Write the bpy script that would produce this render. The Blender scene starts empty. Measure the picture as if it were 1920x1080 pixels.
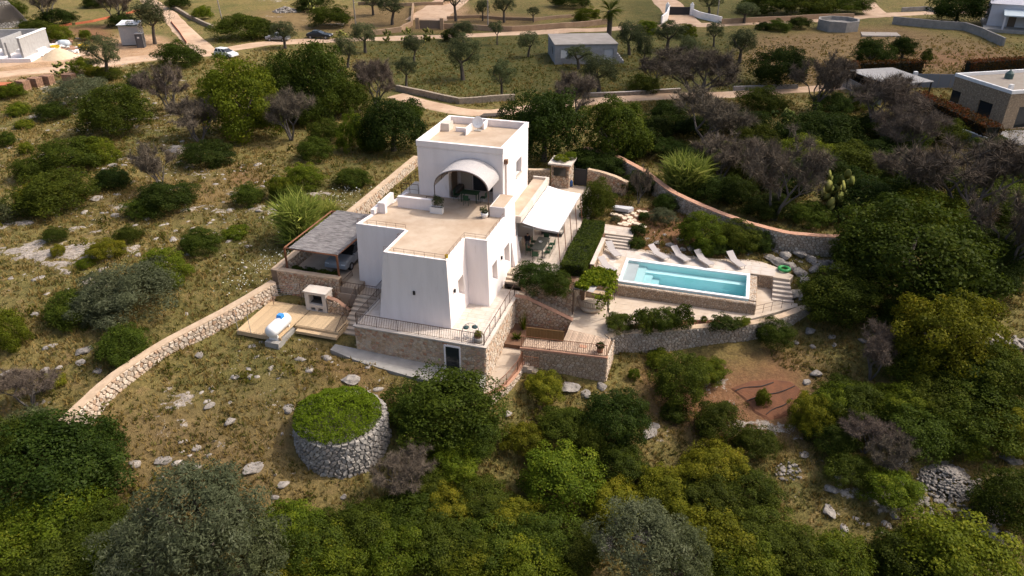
import bpy, bmesh, math, random
import numpy as np
from mathutils import Vector, Matrix
R = math.radians
S = bpy.context.scene
COL = S.collection

# ---------------------------------------------------------------- camera, sky, sun, exposure
FPX, PITCH, CAMH = 1400.0, R(29.0), 27.0
cam_d = bpy.data.cameras.new('camera'); cam = bpy.data.objects.new('camera', cam_d); COL.objects.link(cam)
cam.location = (0, 0, CAMH); cam.rotation_euler = (R(90) - PITCH, 0, 0)
cam_d.sensor_width = 36.0; cam_d.lens = FPX / 1920 * 36.0; cam_d.clip_start = 0.5; cam_d.clip_end = 8000
S.camera = cam
SUN_AZ, SUN_EL = R(78), R(50)          # azimuth clockwise from +Y (straight ahead of the camera)
W = bpy.data.worlds.new('World'); S.world = W; W.use_nodes = True
wn = W.node_tree.nodes; wl = W.node_tree.links
sky = wn.new('ShaderNodeTexSky'); sky.sky_type = 'NISHITA'; sky.sun_disc = False
sky.sun_elevation = SUN_EL; sky.sun_rotation = SUN_AZ; sky.air_density = 1.0; sky.dust_density = 7.0; sky.ozone_density = 1.0
bg = wn['Background']; bg.inputs['Strength'].default_value = 0.15
wl.new(sky.outputs[0], bg.inputs['Color'])
sd = bpy.data.lights.new('sun', 'SUN'); sd.energy = 2.1; sd.angle = R(0.53); sd.color = (1.0, 0.945, 0.87)
sun = bpy.data.objects.new('sun', sd); COL.objects.link(sun)
SDIR = Vector((math.sin(SUN_AZ) * math.cos(SUN_EL), math.cos(SUN_AZ) * math.cos(SUN_EL), math.sin(SUN_EL)))
sun.rotation_euler = SDIR.to_track_quat('Z', 'Y').to_euler(); sun.location = SDIR * 200
S.view_settings.view_transform = 'Standard'; S.view_settings.look = 'None'
S.view_settings.exposure = 0.64; S.view_settings.gamma = 1.0
S.cycles.max_bounces = 8; S.cycles.transparent_max_bounces = 16

# ---------------------------------------------------------------- frames of reference
cP, sP = math.cos(PITCH), math.sin(PITCH)
YAW = math.atan(480 / (FPX / cP)); cY, sY = math.cos(YAW), math.sin(YAW)
O = (-14 * cY + 39 * sY, 14 * sY + 39 * cY)        # origin of the villa's own axes (u to the right, v to the back)
def w_at(px, py, z):
    x = (px - 960) / FPX; y = -(py - 540) / FPX
    d = (x, cP + y * sP, -sP + y * cP); t = (z - CAMH) / d[2]
    return d[0] * t, d[1] * t
def to_uv(x, y):
    x -= O[0]; y -= O[1]; return x * cY - y * sY, x * sY + y * cY
def to_xy(u, v): return O[0] + u * cY + v * sY, O[1] - u * sY + v * cY
def UV(px, py, z): return to_uv(*w_at(px, py, z))

# ---------------------------------------------------------------- materials
MATS = {}
def _nt(name):
    m = bpy.data.materials.new(name); m.use_nodes = True
    nt = m.node_tree; return m, nt, nt.nodes, nt.links, nt.nodes['Principled BSDF']
def ramp(n, pts):
    r = n.new('ShaderNodeValToRGB'); e = r.color_ramp.elements
    while len(e) < len(pts): e.new(0.5)
    for k, (p, c) in zip(e, pts): k.position = p; k.color = (*c, 1)
    return r
def mix(n, l, a, b, fac, mode='MIX'):
    m = n.new('ShaderNodeMix'); m.data_type = 'RGBA'; m.blend_type = mode
    for s, v in ((m.inputs[0], fac), (m.inputs[6], a), (m.inputs[7], b)):
        if isinstance(v, (int, float)): s.default_value = v
        elif isinstance(v, tuple): s.default_value = (*v, 1)
        else: l.new(v, s)
    return m.outputs[2]
def noise(n, l, scale, detail=5, rough=0.6, vec=None, dist=0.0):
    t = n.new('ShaderNodeTexNoise'); t.inputs['Scale'].default_value = scale; t.inputs['Detail'].default_value = detail
    t.inputs['Roughness'].default_value = rough; t.inputs['Distortion'].default_value = dist
    if vec is not None: l.new(vec, t.inputs['Vector'])
    return t
def maprange(n, l, v, a, b, c=0.0, d=1.0):
    m = n.new('ShaderNodeMapRange'); l.new(v, m.inputs[0])
    for i, x in enumerate((a, b, c, d)): m.inputs[1 + i].default_value = x
    return m.outputs[0]
def M(name, c1, c2=None, scale=2.0, rough=0.85, bump=0.0, bscale=20, island=0.0, spec=0.25, metal=0.0, objr=0.0,
      lo=0.35, hi=0.65, c3=None, s3=9.0, a3=(0.55, 0.7), stretch=None):
    if name in MATS: return MATS[name]
    m, nt, n, l, b = _nt(name)
    b.inputs['Roughness'].default_value = rough; b.inputs['Metallic'].default_value = metal
    b.inputs['Specular IOR Level'].default_value = spec
    tc = n.new('ShaderNodeTexCoord').outputs['Object']
    if stretch:
        mp = n.new('ShaderNodeMapping'); mp.inputs['Scale'].default_value = stretch; l.new(tc, mp.inputs[0]); tc = mp.outputs[0]
    col = None
    if c2 is not None:
        f = maprange(n, l, noise(n, l, scale, 6, 0.65, tc).outputs['Fac'], lo, hi)
        col = mix(n, l, c1, c2, f)
    if c3 is not None:
        f = maprange(n, l, noise(n, l, s3, 4, 0.6, tc).outputs['Fac'], a3[0], a3[1])
        col = mix(n, l, col if col is not None else c1, c3, f)
    if island or objr:
        src = n.new('ShaderNodeNewGeometry').outputs['Random Per Island'] if island else n.new('ShaderNodeObjectInfo').outputs['Random']
        a = island or objr
        v = maprange(n, l, src, 0, 1, 1 - a, 1 + a)
        cc = n.new('ShaderNodeCombineColor'); [l.new(v, cc.inputs[i]) for i in range(3)]
        col = mix(n, l, col if col is not None else c1, cc.outputs[0], 1.0, 'MULTIPLY')
    if col is None: b.inputs['Base Color'].default_value = (*c1, 1)
    else: l.new(col, b.inputs['Base Color'])
    if bump:
        bp = n.new('ShaderNodeBump'); bp.inputs['Strength'].default_value = bump; bp.inputs['Distance'].default_value = 0.05
        l.new(noise(n, l, bscale, 6, 0.65, tc).outputs['Fac'], bp.inputs['Height']); l.new(bp.outputs[0], b.inputs['Normal'])
    MATS[name] = m; return m
def M_stone(name, cols, mul=0.25):
    """rubble stones: every stone (mesh island) takes a colour of its own out of the quarry's range"""
    m, nt, n, l, b = _nt(name); b.inputs['Roughness'].default_value = 0.9; b.inputs['Specular IOR Level'].default_value = 0.15
    g = n.new('ShaderNodeNewGeometry').outputs['Random Per Island']
    oi = n.new('ShaderNodeObjectInfo').outputs['Random']
    ad = n.new('ShaderNodeMath'); ad.operation = 'ADD'; l.new(g, ad.inputs[0]); l.new(oi, ad.inputs[1])
    fr = n.new('ShaderNodeMath'); fr.operation = 'FRACT'; l.new(ad.outputs[0], fr.inputs[0])
    r = ramp(n, [(i / (len(cols) - 1), c) for i, c in enumerate(cols)]); l.new(fr.outputs[0], r.inputs[0])
    tc = n.new('ShaderNodeTexCoord').outputs['Object']
    f = maprange(n, l, noise(n, l, 5.0, 6, 0.7, tc).outputs['Fac'], 0.3, 0.7, 1 - mul, 1 + mul * 0.6)
    cc = n.new('ShaderNodeCombineColor'); [l.new(f, cc.inputs[i]) for i in range(3)]
    l.new(mix(n, l, r.outputs[0], cc.outputs[0], 1.0, 'MULTIPLY'), b.inputs['Base Color'])
    bp = n.new('ShaderNodeBump'); bp.inputs['Strength'].default_value = 0.6; bp.inputs['Distance'].default_value = 0.04
    l.new(noise(n, l, 14, 5, 0.7, tc).outputs['Fac'], bp.inputs['Height']); l.new(bp.outputs[0], b.inputs['Normal'])
    MATS[name] = m; return m
def M_leaf(name, c1, c2, c3=None, tr=0.42, objv=0.22):
    g_ = lambda c: (c[0] * 1.14, c[1] * 1.12, c[2] * .46)
    if name.startswith('leaf') and 'olive' not in name and 'grey' not in name: c1, c2, c3 = g_(c1), g_(c2), (g_(c3) if c3 else None)
    m, nt, n, l, b = _nt(name); n.remove(b)
    out = n['Material Output']
    at = n.new('ShaderNodeAttribute'); at.attribute_name = 'lv'
    pts = [(0.0, c1), (0.65, c2)] + ([(1.0, c3)] if c3 else [])
    r = ramp(n, pts); l.new(at.outputs['Fac'], r.inputs[0])
    oi = n.new('ShaderNodeObjectInfo').outputs['Random']
    hs = n.new('ShaderNodeHueSaturation'); l.new(r.outputs[0], hs.inputs['Color'])
    l.new(maprange(n, l, oi, 0, 1, 1 - objv, 1 + objv), hs.inputs['Value'])
    w = n.new('ShaderNodeTexWhiteNoise'); w.noise_dimensions = '1D'; l.new(oi, w.inputs['W'])
    l.new(maprange(n, l, w.outputs['Value'], 0, 1, 0.487, 0.513), hs.inputs['Hue'])
    d = n.new('ShaderNodeBsdfDiffuse'); t = n.new('ShaderNodeBsdfTranslucent'); mx = n.new('ShaderNodeMixShader')
    l.new(hs.outputs[0], d.inputs[0]); l.new(hs.outputs[0], t.inputs[0]); mx.inputs[0].default_value = tr
    gl = n.new('ShaderNodeBsdfGlossy'); gl.inputs['Roughness'].default_value = 0.55; gl.inputs[0].default_value = (1, 1, 1, 1)
    m2 = n.new('ShaderNodeMixShader'); m2.inputs[0].default_value = 0.004
    l.new(d.outputs[0], mx.inputs[1]); l.new(t.outputs[0], mx.inputs[2])
    l.new(mx.outputs[0], m2.inputs[1]); l.new(gl.outputs[0], m2.inputs[2]); l.new(m2.outputs[0], out.inputs[0])
    MATS[name] = m; return m

stucco = M('white_stucco', (0.78, 0.715, 0.695), (0.69, 0.625, 0.60), 1.3, 0.9, 0.12, 30, lo=0.42, hi=0.8, c3=(0.60, 0.53, 0.49), s3=5.0, a3=(0.62, 0.85), stretch=(1, 1, 0.16))
stucco2 = M('cream_stucco', (0.58, 0.515, 0.45), (0.47, 0.405, 0.345), 0.9, 0.9, 0.12, 30)
rooftile = M('roof_tile', (0.47, 0.375, 0.285), (0.36, 0.265, 0.185), 0.5, 0.85, 0.08, 12, c3=(0.36, 0.27, 0.18), s3=0.9, a3=(0.60, 0.80))
pavemat = M('limestone_paving', (0.50, 0.425, 0.36), (0.41, 0.34, 0.28), 1.5, 0.8, 0.1, 25, objr=0.10)
joint = M('joint_mortar', (0.40, 0.32, 0.25), (0.30, 0.23, 0.17), 2.0)
sandyfloor = M('beaten_tuff', (0.50, 0.415, 0.33), (0.40, 0.315, 0.235), 0.8, 0.9, 0.1, 20, c3=(0.36, 0.31, 0.26), s3=0.7, a3=(0.6, 0.75))
concrete = M('grey_concrete', (0.33, 0.31, 0.285), (0.25, 0.235, 0.215), 1.2, 0.9, 0.15, 25)
mortar = M('ochre_mortar', (0.24, 0.165, 0.11), (0.17, 0.115, 0.075), 2.5, 0.95, 0.2, 25)
capm = M('ochre_capping', (0.50, 0.375, 0.26), (0.38, 0.275, 0.185), 1.4, 0.95, 0.25, 18)
brickcap = M('brick_coping', (0.46, 0.26, 0.17), (0.38, 0.2, 0.13), 3, 0.9, 0.2, 30)
warmstone = M_stone('warm_rubble', [(0.38, 0.26, 0.16), (0.50, 0.35, 0.23), (0.56, 0.44, 0.32), (0.42, 0.22, 0.13), (0.52, 0.43, 0.33), (0.46, 0.31, 0.19)])
palestone = M_stone('pale_rubble', [(0.52, 0.43, 0.34), (0.58, 0.50, 0.41), (0.45, 0.30, 0.20), (0.56, 0.47, 0.37), (0.48, 0.37, 0.27)])
greystone = M_stone('grey_dry_stone', [(0.22, 0.20, 0.18), (0.32, 0.295, 0.265), (0.27, 0.24, 0.21), (0.39, 0.36, 0.32), (0.19, 0.175, 0.155)], 0.4)
brownstone = M_stone('brown_rubble', [(0.34, 0.235, 0.15), (0.44, 0.33, 0.23), (0.38, 0.27, 0.175), (0.50, 0.40, 0.30), (0.32, 0.225, 0.15)])
greyrubble = M_stone('grey_tan_rubble', [(0.33, 0.27, 0.21), (0.43, 0.37, 0.30), (0.37, 0.30, 0.23), (0.50, 0.44, 0.37), (0.30, 0.24, 0.185)], 0.35)
darkgap = M('dark_gap_earth', (0.09, 0.075, 0.06))
rockmat = M('limestone_rock', (0.31, 0.275, 0.24), (0.18, 0.16, 0.14), 1.1, 0.95, 1.0, 5, c3=(0.13, 0.12, 0.11), s3=4.5, a3=(0.52, 0.68), objr=0.2)
iron = M('rusty_iron', (0.10, 0.055, 0.035), (0.06, 0.04, 0.03), 6, 0.7)
rust = M('rust_steel', (0.22, 0.085, 0.04), (0.13, 0.06, 0.035), 5, 0.75)
darkmetal = M('dark_metal', (0.025, 0.025, 0.027), rough=0.5)
greymetal = M('grey_metal', (0.33, 0.33, 0.34), rough=0.45, metal=0.3)
glass = M('dark_glass', (0.02, 0.024, 0.028), rough=0.12, spec=0.6)
carglass = M('car_glass', (0.015, 0.018, 0.02), rough=0.08, spec=0.7)
tyre = M('tyre_rubber', (0.018, 0.018, 0.018), rough=0.8)
shutter = M('pale_shutter', (0.50, 0.44, 0.37), (0.44, 0.38, 0.31), 8, 0.8, stretch=(12, 12, 0.5))
winframe = M('window_frame', (0.16, 0.12, 0.09), rough=0.6)
thatch = M('reed_thatch', (0.20, 0.185, 0.18), (0.10, 0.09, 0.088), 1.6, 0.95, 0.8, 9, c3=(0.26, 0.24, 0.235), s3=2.2, a3=(0.5, 0.62), stretch=(0.8, 5.0, 1.0), lo=.42, hi=.58)
canopyweave = M('grey_cane_weave', (0.46, 0.43, 0.42), (0.36, 0.335, 0.325), 7, 0.95, 0.4, 40, stretch=(1.0, 5.0, 5.0))
awncloth = M('white_awning_cloth', (0.80, 0.80, 0.82), rough=0.7)
bamboo = M('bamboo_cane', (0.47, 0.36, 0.27), (0.36, 0.26, 0.19), 5, 0.8, objr=0.25)
reedscreen = M('brown_reed_mat', (0.21, 0.12, 0.045), (0.15, 0.085, 0.035), 5, 0.9, 0.4, 40, stretch=(8, 8, 0.6))
plank = M('larch_plank', (0.52, 0.385, 0.235), (0.43, 0.30, 0.175), 3, 0.8, 0.15, 30, objr=0.10, stretch=(6, 0.6, 1))
soil = M('garden_soil', (0.19, 0.10, 0.06), (0.12, 0.07, 0.045), 1.5, 1.0, 0.5, 15)
redsoil = M('red_bed_soil', (0.155, 0.066, 0.034), (0.105, 0.048, 0.027), 1.2, 1.0, 0.6, 10)
sling = M('taupe_sling', (0.37, 0.335, 0.32), rough=0.8)
bark = M('bark', (0.10, 0.08, 0.065), (0.06, 0.05, 0.04), 4, 0.95)
deadbark = M('dead_grey_bark', (0.12, 0.105, 0.092), (0.085, 0.073, 0.064), 4, 0.95)
whitepaint = M('white_paint', (0.78, 0.77, 0.76), (0.70, 0.69, 0.67), 1.5, 0.6)
terracotta = M('terracotta', (0.34, 0.16, 0.09), (0.26, 0.12, 0.07), 3)
white_ceramic = M('white_planter', (0.72, 0.69, 0.66), rough=0.6)

# leaves
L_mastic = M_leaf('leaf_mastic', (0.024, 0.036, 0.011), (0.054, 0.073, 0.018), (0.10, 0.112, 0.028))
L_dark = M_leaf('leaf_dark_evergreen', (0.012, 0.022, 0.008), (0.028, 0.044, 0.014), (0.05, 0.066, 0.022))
L_bright = M_leaf('leaf_bright', (0.040, 0.060, 0.011), (0.098, 0.126, 0.02), (0.165, 0.168, 0.032))
L_yellow = M_leaf('leaf_yellow_green', (0.06, 0.068, 0.013), (0.14, 0.138, 0.023), (0.21, 0.165, 0.034))
L_olive = M_leaf('leaf_olive', (0.040, 0.050, 0.020), (0.088, 0.102, 0.042), (0.15, 0.160, 0.078))
L_grey = M_leaf('leaf_grey_green', (0.050, 0.059, 0.027), (0.10, 0.112, 0.056), (0.155, 0.165, 0.098))
L_reed = M_leaf('leaf_reed', (0.10, 0.125, 0.05), (0.20, 0.225, 0.10), (0.32, 0.31, 0.19))
L_cactus = M_leaf('leaf_cactus', (0.06, 0.075, 0.045), (0.14, 0.15, 0.095), (0.27, 0.26, 0.18), tr=0.0)
L_agave = M_leaf('leaf_agave', (0.10, 0.12, 0.09), (0.18, 0.20, 0.15), (0.27, 0.28, 0.21), tr=0.05)
L_red = M_leaf('leaf_photinia', (0.018, 0.016, 0.009), (0.05, 0.03, 0.018), (0.12, 0.04, 0.028))
L_vine = M_leaf('leaf_vine', (0.05, 0.085, 0.010), (0.11, 0.16, 0.02), (0.18, 0.21, 0.035), tr=0.4)
L_hedge = M_leaf('leaf_hedge', (0.018, 0.03, 0.010), (0.04, 0.06, 0.018), (0.07, 0.09, 0.028))
L_twig = M_leaf('dead_twigs', (0.085, 0.066, 0.048), (0.125, 0.098, 0.074), (0.17, 0.138, 0.105), tr=0.0, objv=0.12)
L_grass = M_leaf('dry_grass', (0.18, 0.13, 0.035), (0.28, 0.20, 0.065), (0.40, 0.285, 0.11), tr=0.35)
L_ggrass = M_leaf('green_grass', (0.08, 0.085, 0.02), (0.15, 0.14, 0.035), (0.24, 0.19, 0.06), tr=0.35)

# ---------------------------------------------------------------- mesh building
class MB:
    def __init__(s): s.v = []; s.f = []
    def add(s, V, F):
        o = len(s.v); s.v += [tuple(p) for p in V]; s.f += [tuple(i + o for i in f) for f in F]; return s
    def box(s, u0, u1, v0, v1, z0, z1):
        V = [(u0, v0, z0), (u1, v0, z0), (u1, v1, z0), (u0, v1, z0), (u0, v0, z1), (u1, v0, z1), (u1, v1, z1), (u0, v1, z1)]
        return s.add(V, [(3, 2, 1, 0), (4, 5, 6, 7), (0, 1, 5, 4), (1, 2, 6, 5), (2, 3, 7, 6), (3, 0, 4, 7)])
    def prism(s, base, z0, z1, top=None):
        top = top or base; n = len(base)
        g = lambda p, z: (p[0], p[1], p[2] if len(p) > 2 else z)
        V = [g(p, z0) for p in base] + [g(p, z1) for p in top]
        return s.add(V, [tuple(range(n))[::-1], tuple(range(n, 2 * n))] + [(i, (i + 1) % n, n + (i + 1) % n, n + i) for i in range(n)])
    def tube(s, pts, r, n=6, cap=True):
        pts = [Vector(p) for p in pts]; rr = r if isinstance(r, (list, tuple)) else [r] * len(pts)
        V = []; up = Vector((0, 0, 1))
        for i, p in enumerate(pts):
            d = (pts[min(i + 1, len(pts) - 1)] - pts[max(i - 1, 0)])
            d = d.normalized() if d.length > 1e-9 else up
            a = d.cross(up) if abs(d.z) < 0.95 else d.cross(Vector((1, 0, 0)))
            a.normalize(); b = a.cross(d)
            V += [p + (a * math.cos(2 * math.pi * k / n) + b * math.sin(2 * math.pi * k / n)) * rr[i] for k in range(n)]
        F = []
        for i in range(len(pts) - 1):
            F += [(i * n + k, i * n + (k + 1) % n, (i + 1) * n + (k + 1) % n, (i + 1) * n + k) for k in range(n)]
        if cap: F += [tuple(range(n))[::-1], tuple(range((len(pts) - 1) * n, len(pts) * n))]
        return s.add(V, F)
    def lathe(s, prof, c=(0, 0, 0), n=16, a0=0.0, a1=2 * math.pi, axis='z'):
        full = abs(a1 - a0 - 2 * math.pi) < 1e-6; m = n if full else n + 1; V = []
        for r, z in prof:
            for k in range(m):
                a = a0 + (a1 - a0) * k / n; p = (r * math.cos(a), r * math.sin(a), z)
                if axis == 'y': p = (p[0], p[2], p[1])
                if axis == 'x': p = (p[2], p[0], p[1])
                V.append((p[0] + c[0], p[1] + c[1], p[2] + c[2]))
        F = []
        for i in range(len(prof) - 1):
            for k in range(n): F.append((i * m + k, i * m + (k + 1) % m, (i + 1) * m + (k + 1) % m, (i + 1) * m + k))
        return s.add(V, F)
    def mesh(s, name, off=(0, 0, 0), smooth=False):
        me = bpy.data.meshes.new(name)
        me.from_pydata([(a - off[0], b - off[1], c - off[2]) for a, b, c in s.v], [], s.f); me.update()
        if smooth: me.polygons.foreach_set('use_smooth', [True] * len(me.polygons))
        return me
HROT = -YAW
BASE = {}
def thing(name, label, cat, base=(0, 0, 0), group=None, frame='H', rot=None):
    """Empty at the thing's base. frame H: base and parts are given in the villa's axes; rot given: parts are given locally"""
    o = bpy.data.objects.new(name, None); COL.objects.link(o); o.empty_display_size = 0.3
    if frame == 'H':
        x, y = to_xy(base[0], base[1]); o.location = (x, y, base[2]); o.rotation_euler = (0, 0, HROT + (rot or 0))
    else:
        o.location = base; o.rotation_euler = (0, 0, rot or 0)
    BASE[o.name] = (0, 0, 0) if rot is not None else tuple(base)
    o['label'] = label; o['category'] = cat
    if group: o['group'] = group
    return o
def tag(o, label, cat, group=None):
    o['label'] = label; o['category'] = cat
    if group: o['group'] = group
    return o
def part(name, mb, mat, parent, smooth=False, kind=None, label=None):
    b = BASE[parent.name]; me = mb.mesh(name, b, smooth); me.materials.append(mat)
    o = bpy.data.objects.new(name, me); COL.objects.link(o); o.parent = parent; BASE[o.name] = b
    if kind: o['kind'] = kind
    if label: o['label'] = label
    return o
def solo(name, mb, mat, label, cat, base=None, group=None, smooth=False, frame='H', rot=0):
    """a thing that is one mesh"""
    b = base or mb.v[0]; me = mb.mesh(name, b, smooth); me.materials.append(mat)
    o = bpy.data.objects.new(name, me); COL.objects.link(o)
    if frame == 'H': x, y = to_xy(b[0], b[1]); o.location = (x, y, b[2]); o.rotation_euler = (0, 0, HROT + rot)
    else: o.location = b; o.rotation_euler = (0, 0, rot)
    return tag(o, label, cat, group)
def struct(name, mb, mat, frame='H', smooth=False):
    me = mb.mesh(name, (0, 0, 0), smooth); me.materials.append(mat)
    o = bpy.data.objects.new(name, me); COL.objects.link(o); o['kind'] = 'structure'
    if frame == 'H': o.location = (O[0], O[1], 0); o.rotation_euler = (0, 0, HROT)
    BASE[o.name] = (0, 0, 0); return o
def copy_tree(src, loc=None, rotz=None, scale=None, parent=None):
    c = src.copy(); COL.objects.link(c); c.parent = parent
    if loc is not None: c.location = loc
    if rotz is not None: c.rotation_euler = (0, 0, rotz)
    if scale is not None: c.scale = scale
    BASE[c.name] = (0, 0, 0)
    for ch in src.children: copy_tree(ch, parent=c)
    return c
def instance(name, me, parent, loc, rot=(0, 0, 0), scale=(1, 1, 1)):
    o = bpy.data.objects.new(name, me); COL.objects.link(o); o.parent = parent
    o.location = loc; o.rotation_euler = rot; o.scale = scale; return o
# ---------------------------------------------------------------- terrain
rng = np.random.default_rng(7)
_lat = np.random.default_rng(3).random((256, 256))
def vnoise(x, y, s):
    x = np.asarray(x, float) / s + 1000.3; y = np.asarray(y, float) / s + 1000.7
    xi = np.floor(x).astype(int); yi = np.floor(y).astype(int); fx = x - xi; fy = y - yi
    fx = fx * fx * (3 - 2 * fx); fy = fy * fy * (3 - 2 * fy)
    a = _lat[xi & 255, yi & 255]; b = _lat[(xi + 1) & 255, yi & 255]; c = _lat[xi & 255, (yi + 1) & 255]; d = _lat[(xi + 1) & 255, (yi + 1) & 255]
    return (a * (1 - fx) + b * fx) * (1 - fy) + (c * (1 - fx) + d * fx) * fy
def fbm(x, y, s, o=4, g=0.5):
    t = 0; a = 1; n = 0
    for k in range(o): t = t + a * vnoise(x + 17 * k, y - 31 * k, s); n += a; a *= g; s *= 0.5
    return t / n
CP = [  # survey points: picture column, picture row, height
 (0,0,.6),(480,0,.6),(960,0,.6),(1440,0,.6),(1920,0,.6),(0,110,.3),(425,105,.3),(960,70,.4),(1500,60,.4),(1920,100,.3),
 (250,200,.1),(700,180,.1),(1200,180,.2),(1600,230,.1),(1920,260,0),(100,300,-.3),(450,300,-.1),(620,330,.1),(740,300,.1),
 (0,420,-.7),(300,450,-.5),(500,430,-.3),(0,560,-1.2),(250,560,-1.0),(440,520,-.9),(0,680,-2.2),(150,690,-2.0),(330,590,-1.5),
 (0,820,-3.8),(120,800,-3.4),(0,950,-5.2),(0,1070,-6.4),(250,1070,-6.6),
 (480,590,-1.75),(440,640,-2.0),(520,650,-2.15),(640,655,-2.4),(330,710,-2.6),(250,790,-3.2),(450,720,-2.7),(560,700,-2.6),(700,690,-2.6),(800,690,-2.7),(860,700,-2.75),
 (300,870,-4.1),(540,830,-3.8),(560,890,-4.5),(640,905,-4.75),(740,850,-4.4),(730,760,-3.4),(640,700,-2.7),(640,960,-5.5),(450,930,-4.9),(500,1050,-6.6),(760,1060,-7.0),
 (920,735,-3.9),(860,800,-4.4),(960,800,-4.7),(1000,745,-4.1),(1090,720,-3.95),(1145,712,-3.7),(950,900,-5.8),(960,1060,-7.3),
 (1200,675,-3.7),(1300,665,-3.7),(1410,662,-3.6),(1200,760,-4.4),(1420,740,-4.2),(1300,860,-5.6),(1200,980,-6.8),(1200,1070,-7.6),(1450,1070,-7.6),
 (1470,640,-3.1),(1530,590,-2.4),(1560,640,-2.9),(1500,700,-3.8),(1600,760,-4.4),(1550,850,-5.4),(1700,850,-5.0),(1800,900,-5.4),(1900,1000,-6.3),(1700,1070,-7.2),
 (1920,1070,-7.0),(1920,850,-4.8),(1700,670,-3.2),(1900,650,-2.8),(1800,600,-2.2),(1600,560,-1.7),(1520,530,-1.0),(1700,520,-1.2),(1900,500,-1.0),(1600,460,-.5),(1800,400,-.3),
 (1500,470,-.65),(1400,470,-.6),(1300,460,-.45),(1230,430,-.2),(1160,400,-.1),(1200,370,-.05),(1300,400,-.2),(1400,440,-.4),(1100,330,.0),(1000,330,.05),(1350,370,-.1)]
CX = np.array([(*w_at(a, b, c), c) for a, b, c in CP] + [(-400, 60, -1), (400, 60, -1), (-400, 300, .6), (400, 300, .6), (0, 400, .6), (0, 5, -10.5), (-80, 5, -9), (80, 5, -9.5), (0, -60, -14), (-300, -60, -12), (300, -60, -12)])
def _tps(r2): return 0.5 * r2 * np.log(r2 + 1e-9)
_n = len(CX); _A = np.zeros((_n + 3, _n + 3)); _b = np.zeros(_n + 3)
_d2 = ((CX[:, None, :2] - CX[None, :, :2]) / 50) ** 2; _A[:_n, :_n] = _tps(_d2.sum(2)) + np.eye(_n) * 0.012
_A[:_n, _n] = 1; _A[:_n, _n + 1:] = CX[:, :2] / 50; _A[_n:, :_n] = _A[:_n, _n:].T; _b[:_n] = CX[:, 2]
_w = np.linalg.solve(_A, _b)
def h0(x, y):
    if np.ndim(x) == 0:
        o_ = _w[_n] + _w[_n + 1] * x / 50 + _w[_n + 2] * y / 50 + float(_w[:_n] @ _tps(((x - CX[:, 0]) ** 2 + (y - CX[:, 1]) ** 2) / 2500)); f = min(max((math.hypot(x, y - 80) - 200) / 250, 0), 1); return [o_ * (1 - f) + .5 * f]
    x = np.asarray(x, float); y = np.asarray(y, float); out = np.full(x.shape, 0.0) + _w[_n] + _w[_n + 1] * x / 50 + _w[_n + 2] * y / 50
    for k in range(_n): out += _w[k] * _tps(((x - CX[k, 0]) / 50) ** 2 + ((y - CX[k, 1]) / 50) ** 2)
    d = np.hypot(x, y - 80); f = np.clip((d - 200) / 250, 0, 1)
    return out * (1 - f) + 0.5 * f
def ground_px(px, py, it=14):
    z = -1.0
    for _ in range(it): x, y = w_at(px, py, z); z = 0.4 * z + 0.6 * float(h0(x, y)[0])
    x, y = w_at(px, py, z); return x, y, float(h0(x, y)[0])
# floors that lie above or in the terrain: (u0,u1,v0,v1,z)
PADS = [(-11.4, .45, .2, 12.6, -.5), (-9.2, 3.0, 8.0, 29.8, 0.0), (-17.4, -11.0, 4.2, 13, 0.0), (-12.5, -9.3, 2.6, 12, -.5), (.2, 5.2, 8.3, 20, -.1),
        (5.0, 20.0, 12.0, 18.1, -.72), (4.6, 18.9, 7.6, 17.0, -1.8), (7.0, 17.7, 11.9, 16.6, -2.4), (17.5, 20.6, 12.0, 16.8, -1.85), (2.2, 8.0, 2.9, 8, -1.85),
        (.4, 4.8, 2.6, 7.6, -2.65), (.45, 2.4, -1.0, 4.6, -3.35), (-14.3, -10.7, .1, 3.1, -1.75), (-17.9, -14.3, -1.2, 3.2, -1.7), (-9.4, -7.0, 12.4, 20, 0.0), (13.5, 17.5, 10.8, 12.1, -1.8), (2.7, 7.4, 19.0, 21.6, -.05), (-10.9, -6, -1.0, .2, -2.35), (-6.2, .45, -1.45, .2, -2.55)]
def spaced(edges):
    o = []
    for a, b, st in edges: o += list(np.arange(a, b, st))
    return np.array(o + [edges[-1][1]])
gx = spaced([(-4000, -400, 300), (-400, -140, 20), (-140, -62, 1.0), (-62, 62, .34), (62, 140, 1.0), (140, 400, 20), (400, 4000, 300)])
gy = spaced([(-800, -40, 60), (-40, 20, 5), (20, 26, 1), (26, 92, .34), (92, 130, .6), (130, 210, 1.0), (210, 420, 15), (420, 5000, 350)])
GX, GY = np.meshgrid(gx, gy)
HH = h0(GX.ravel(), GY.ravel()).reshape(GX.shape)
HH += (fbm(GX, GY, 6, 3) - .5) * .35 * np.clip((GY - 15) / 20, 0, 1)
UU = (GX - O[0]) * cY - (GY - O[1]) * sY; VV = (GX - O[0]) * sY + (GY - O[1]) * cY
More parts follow.
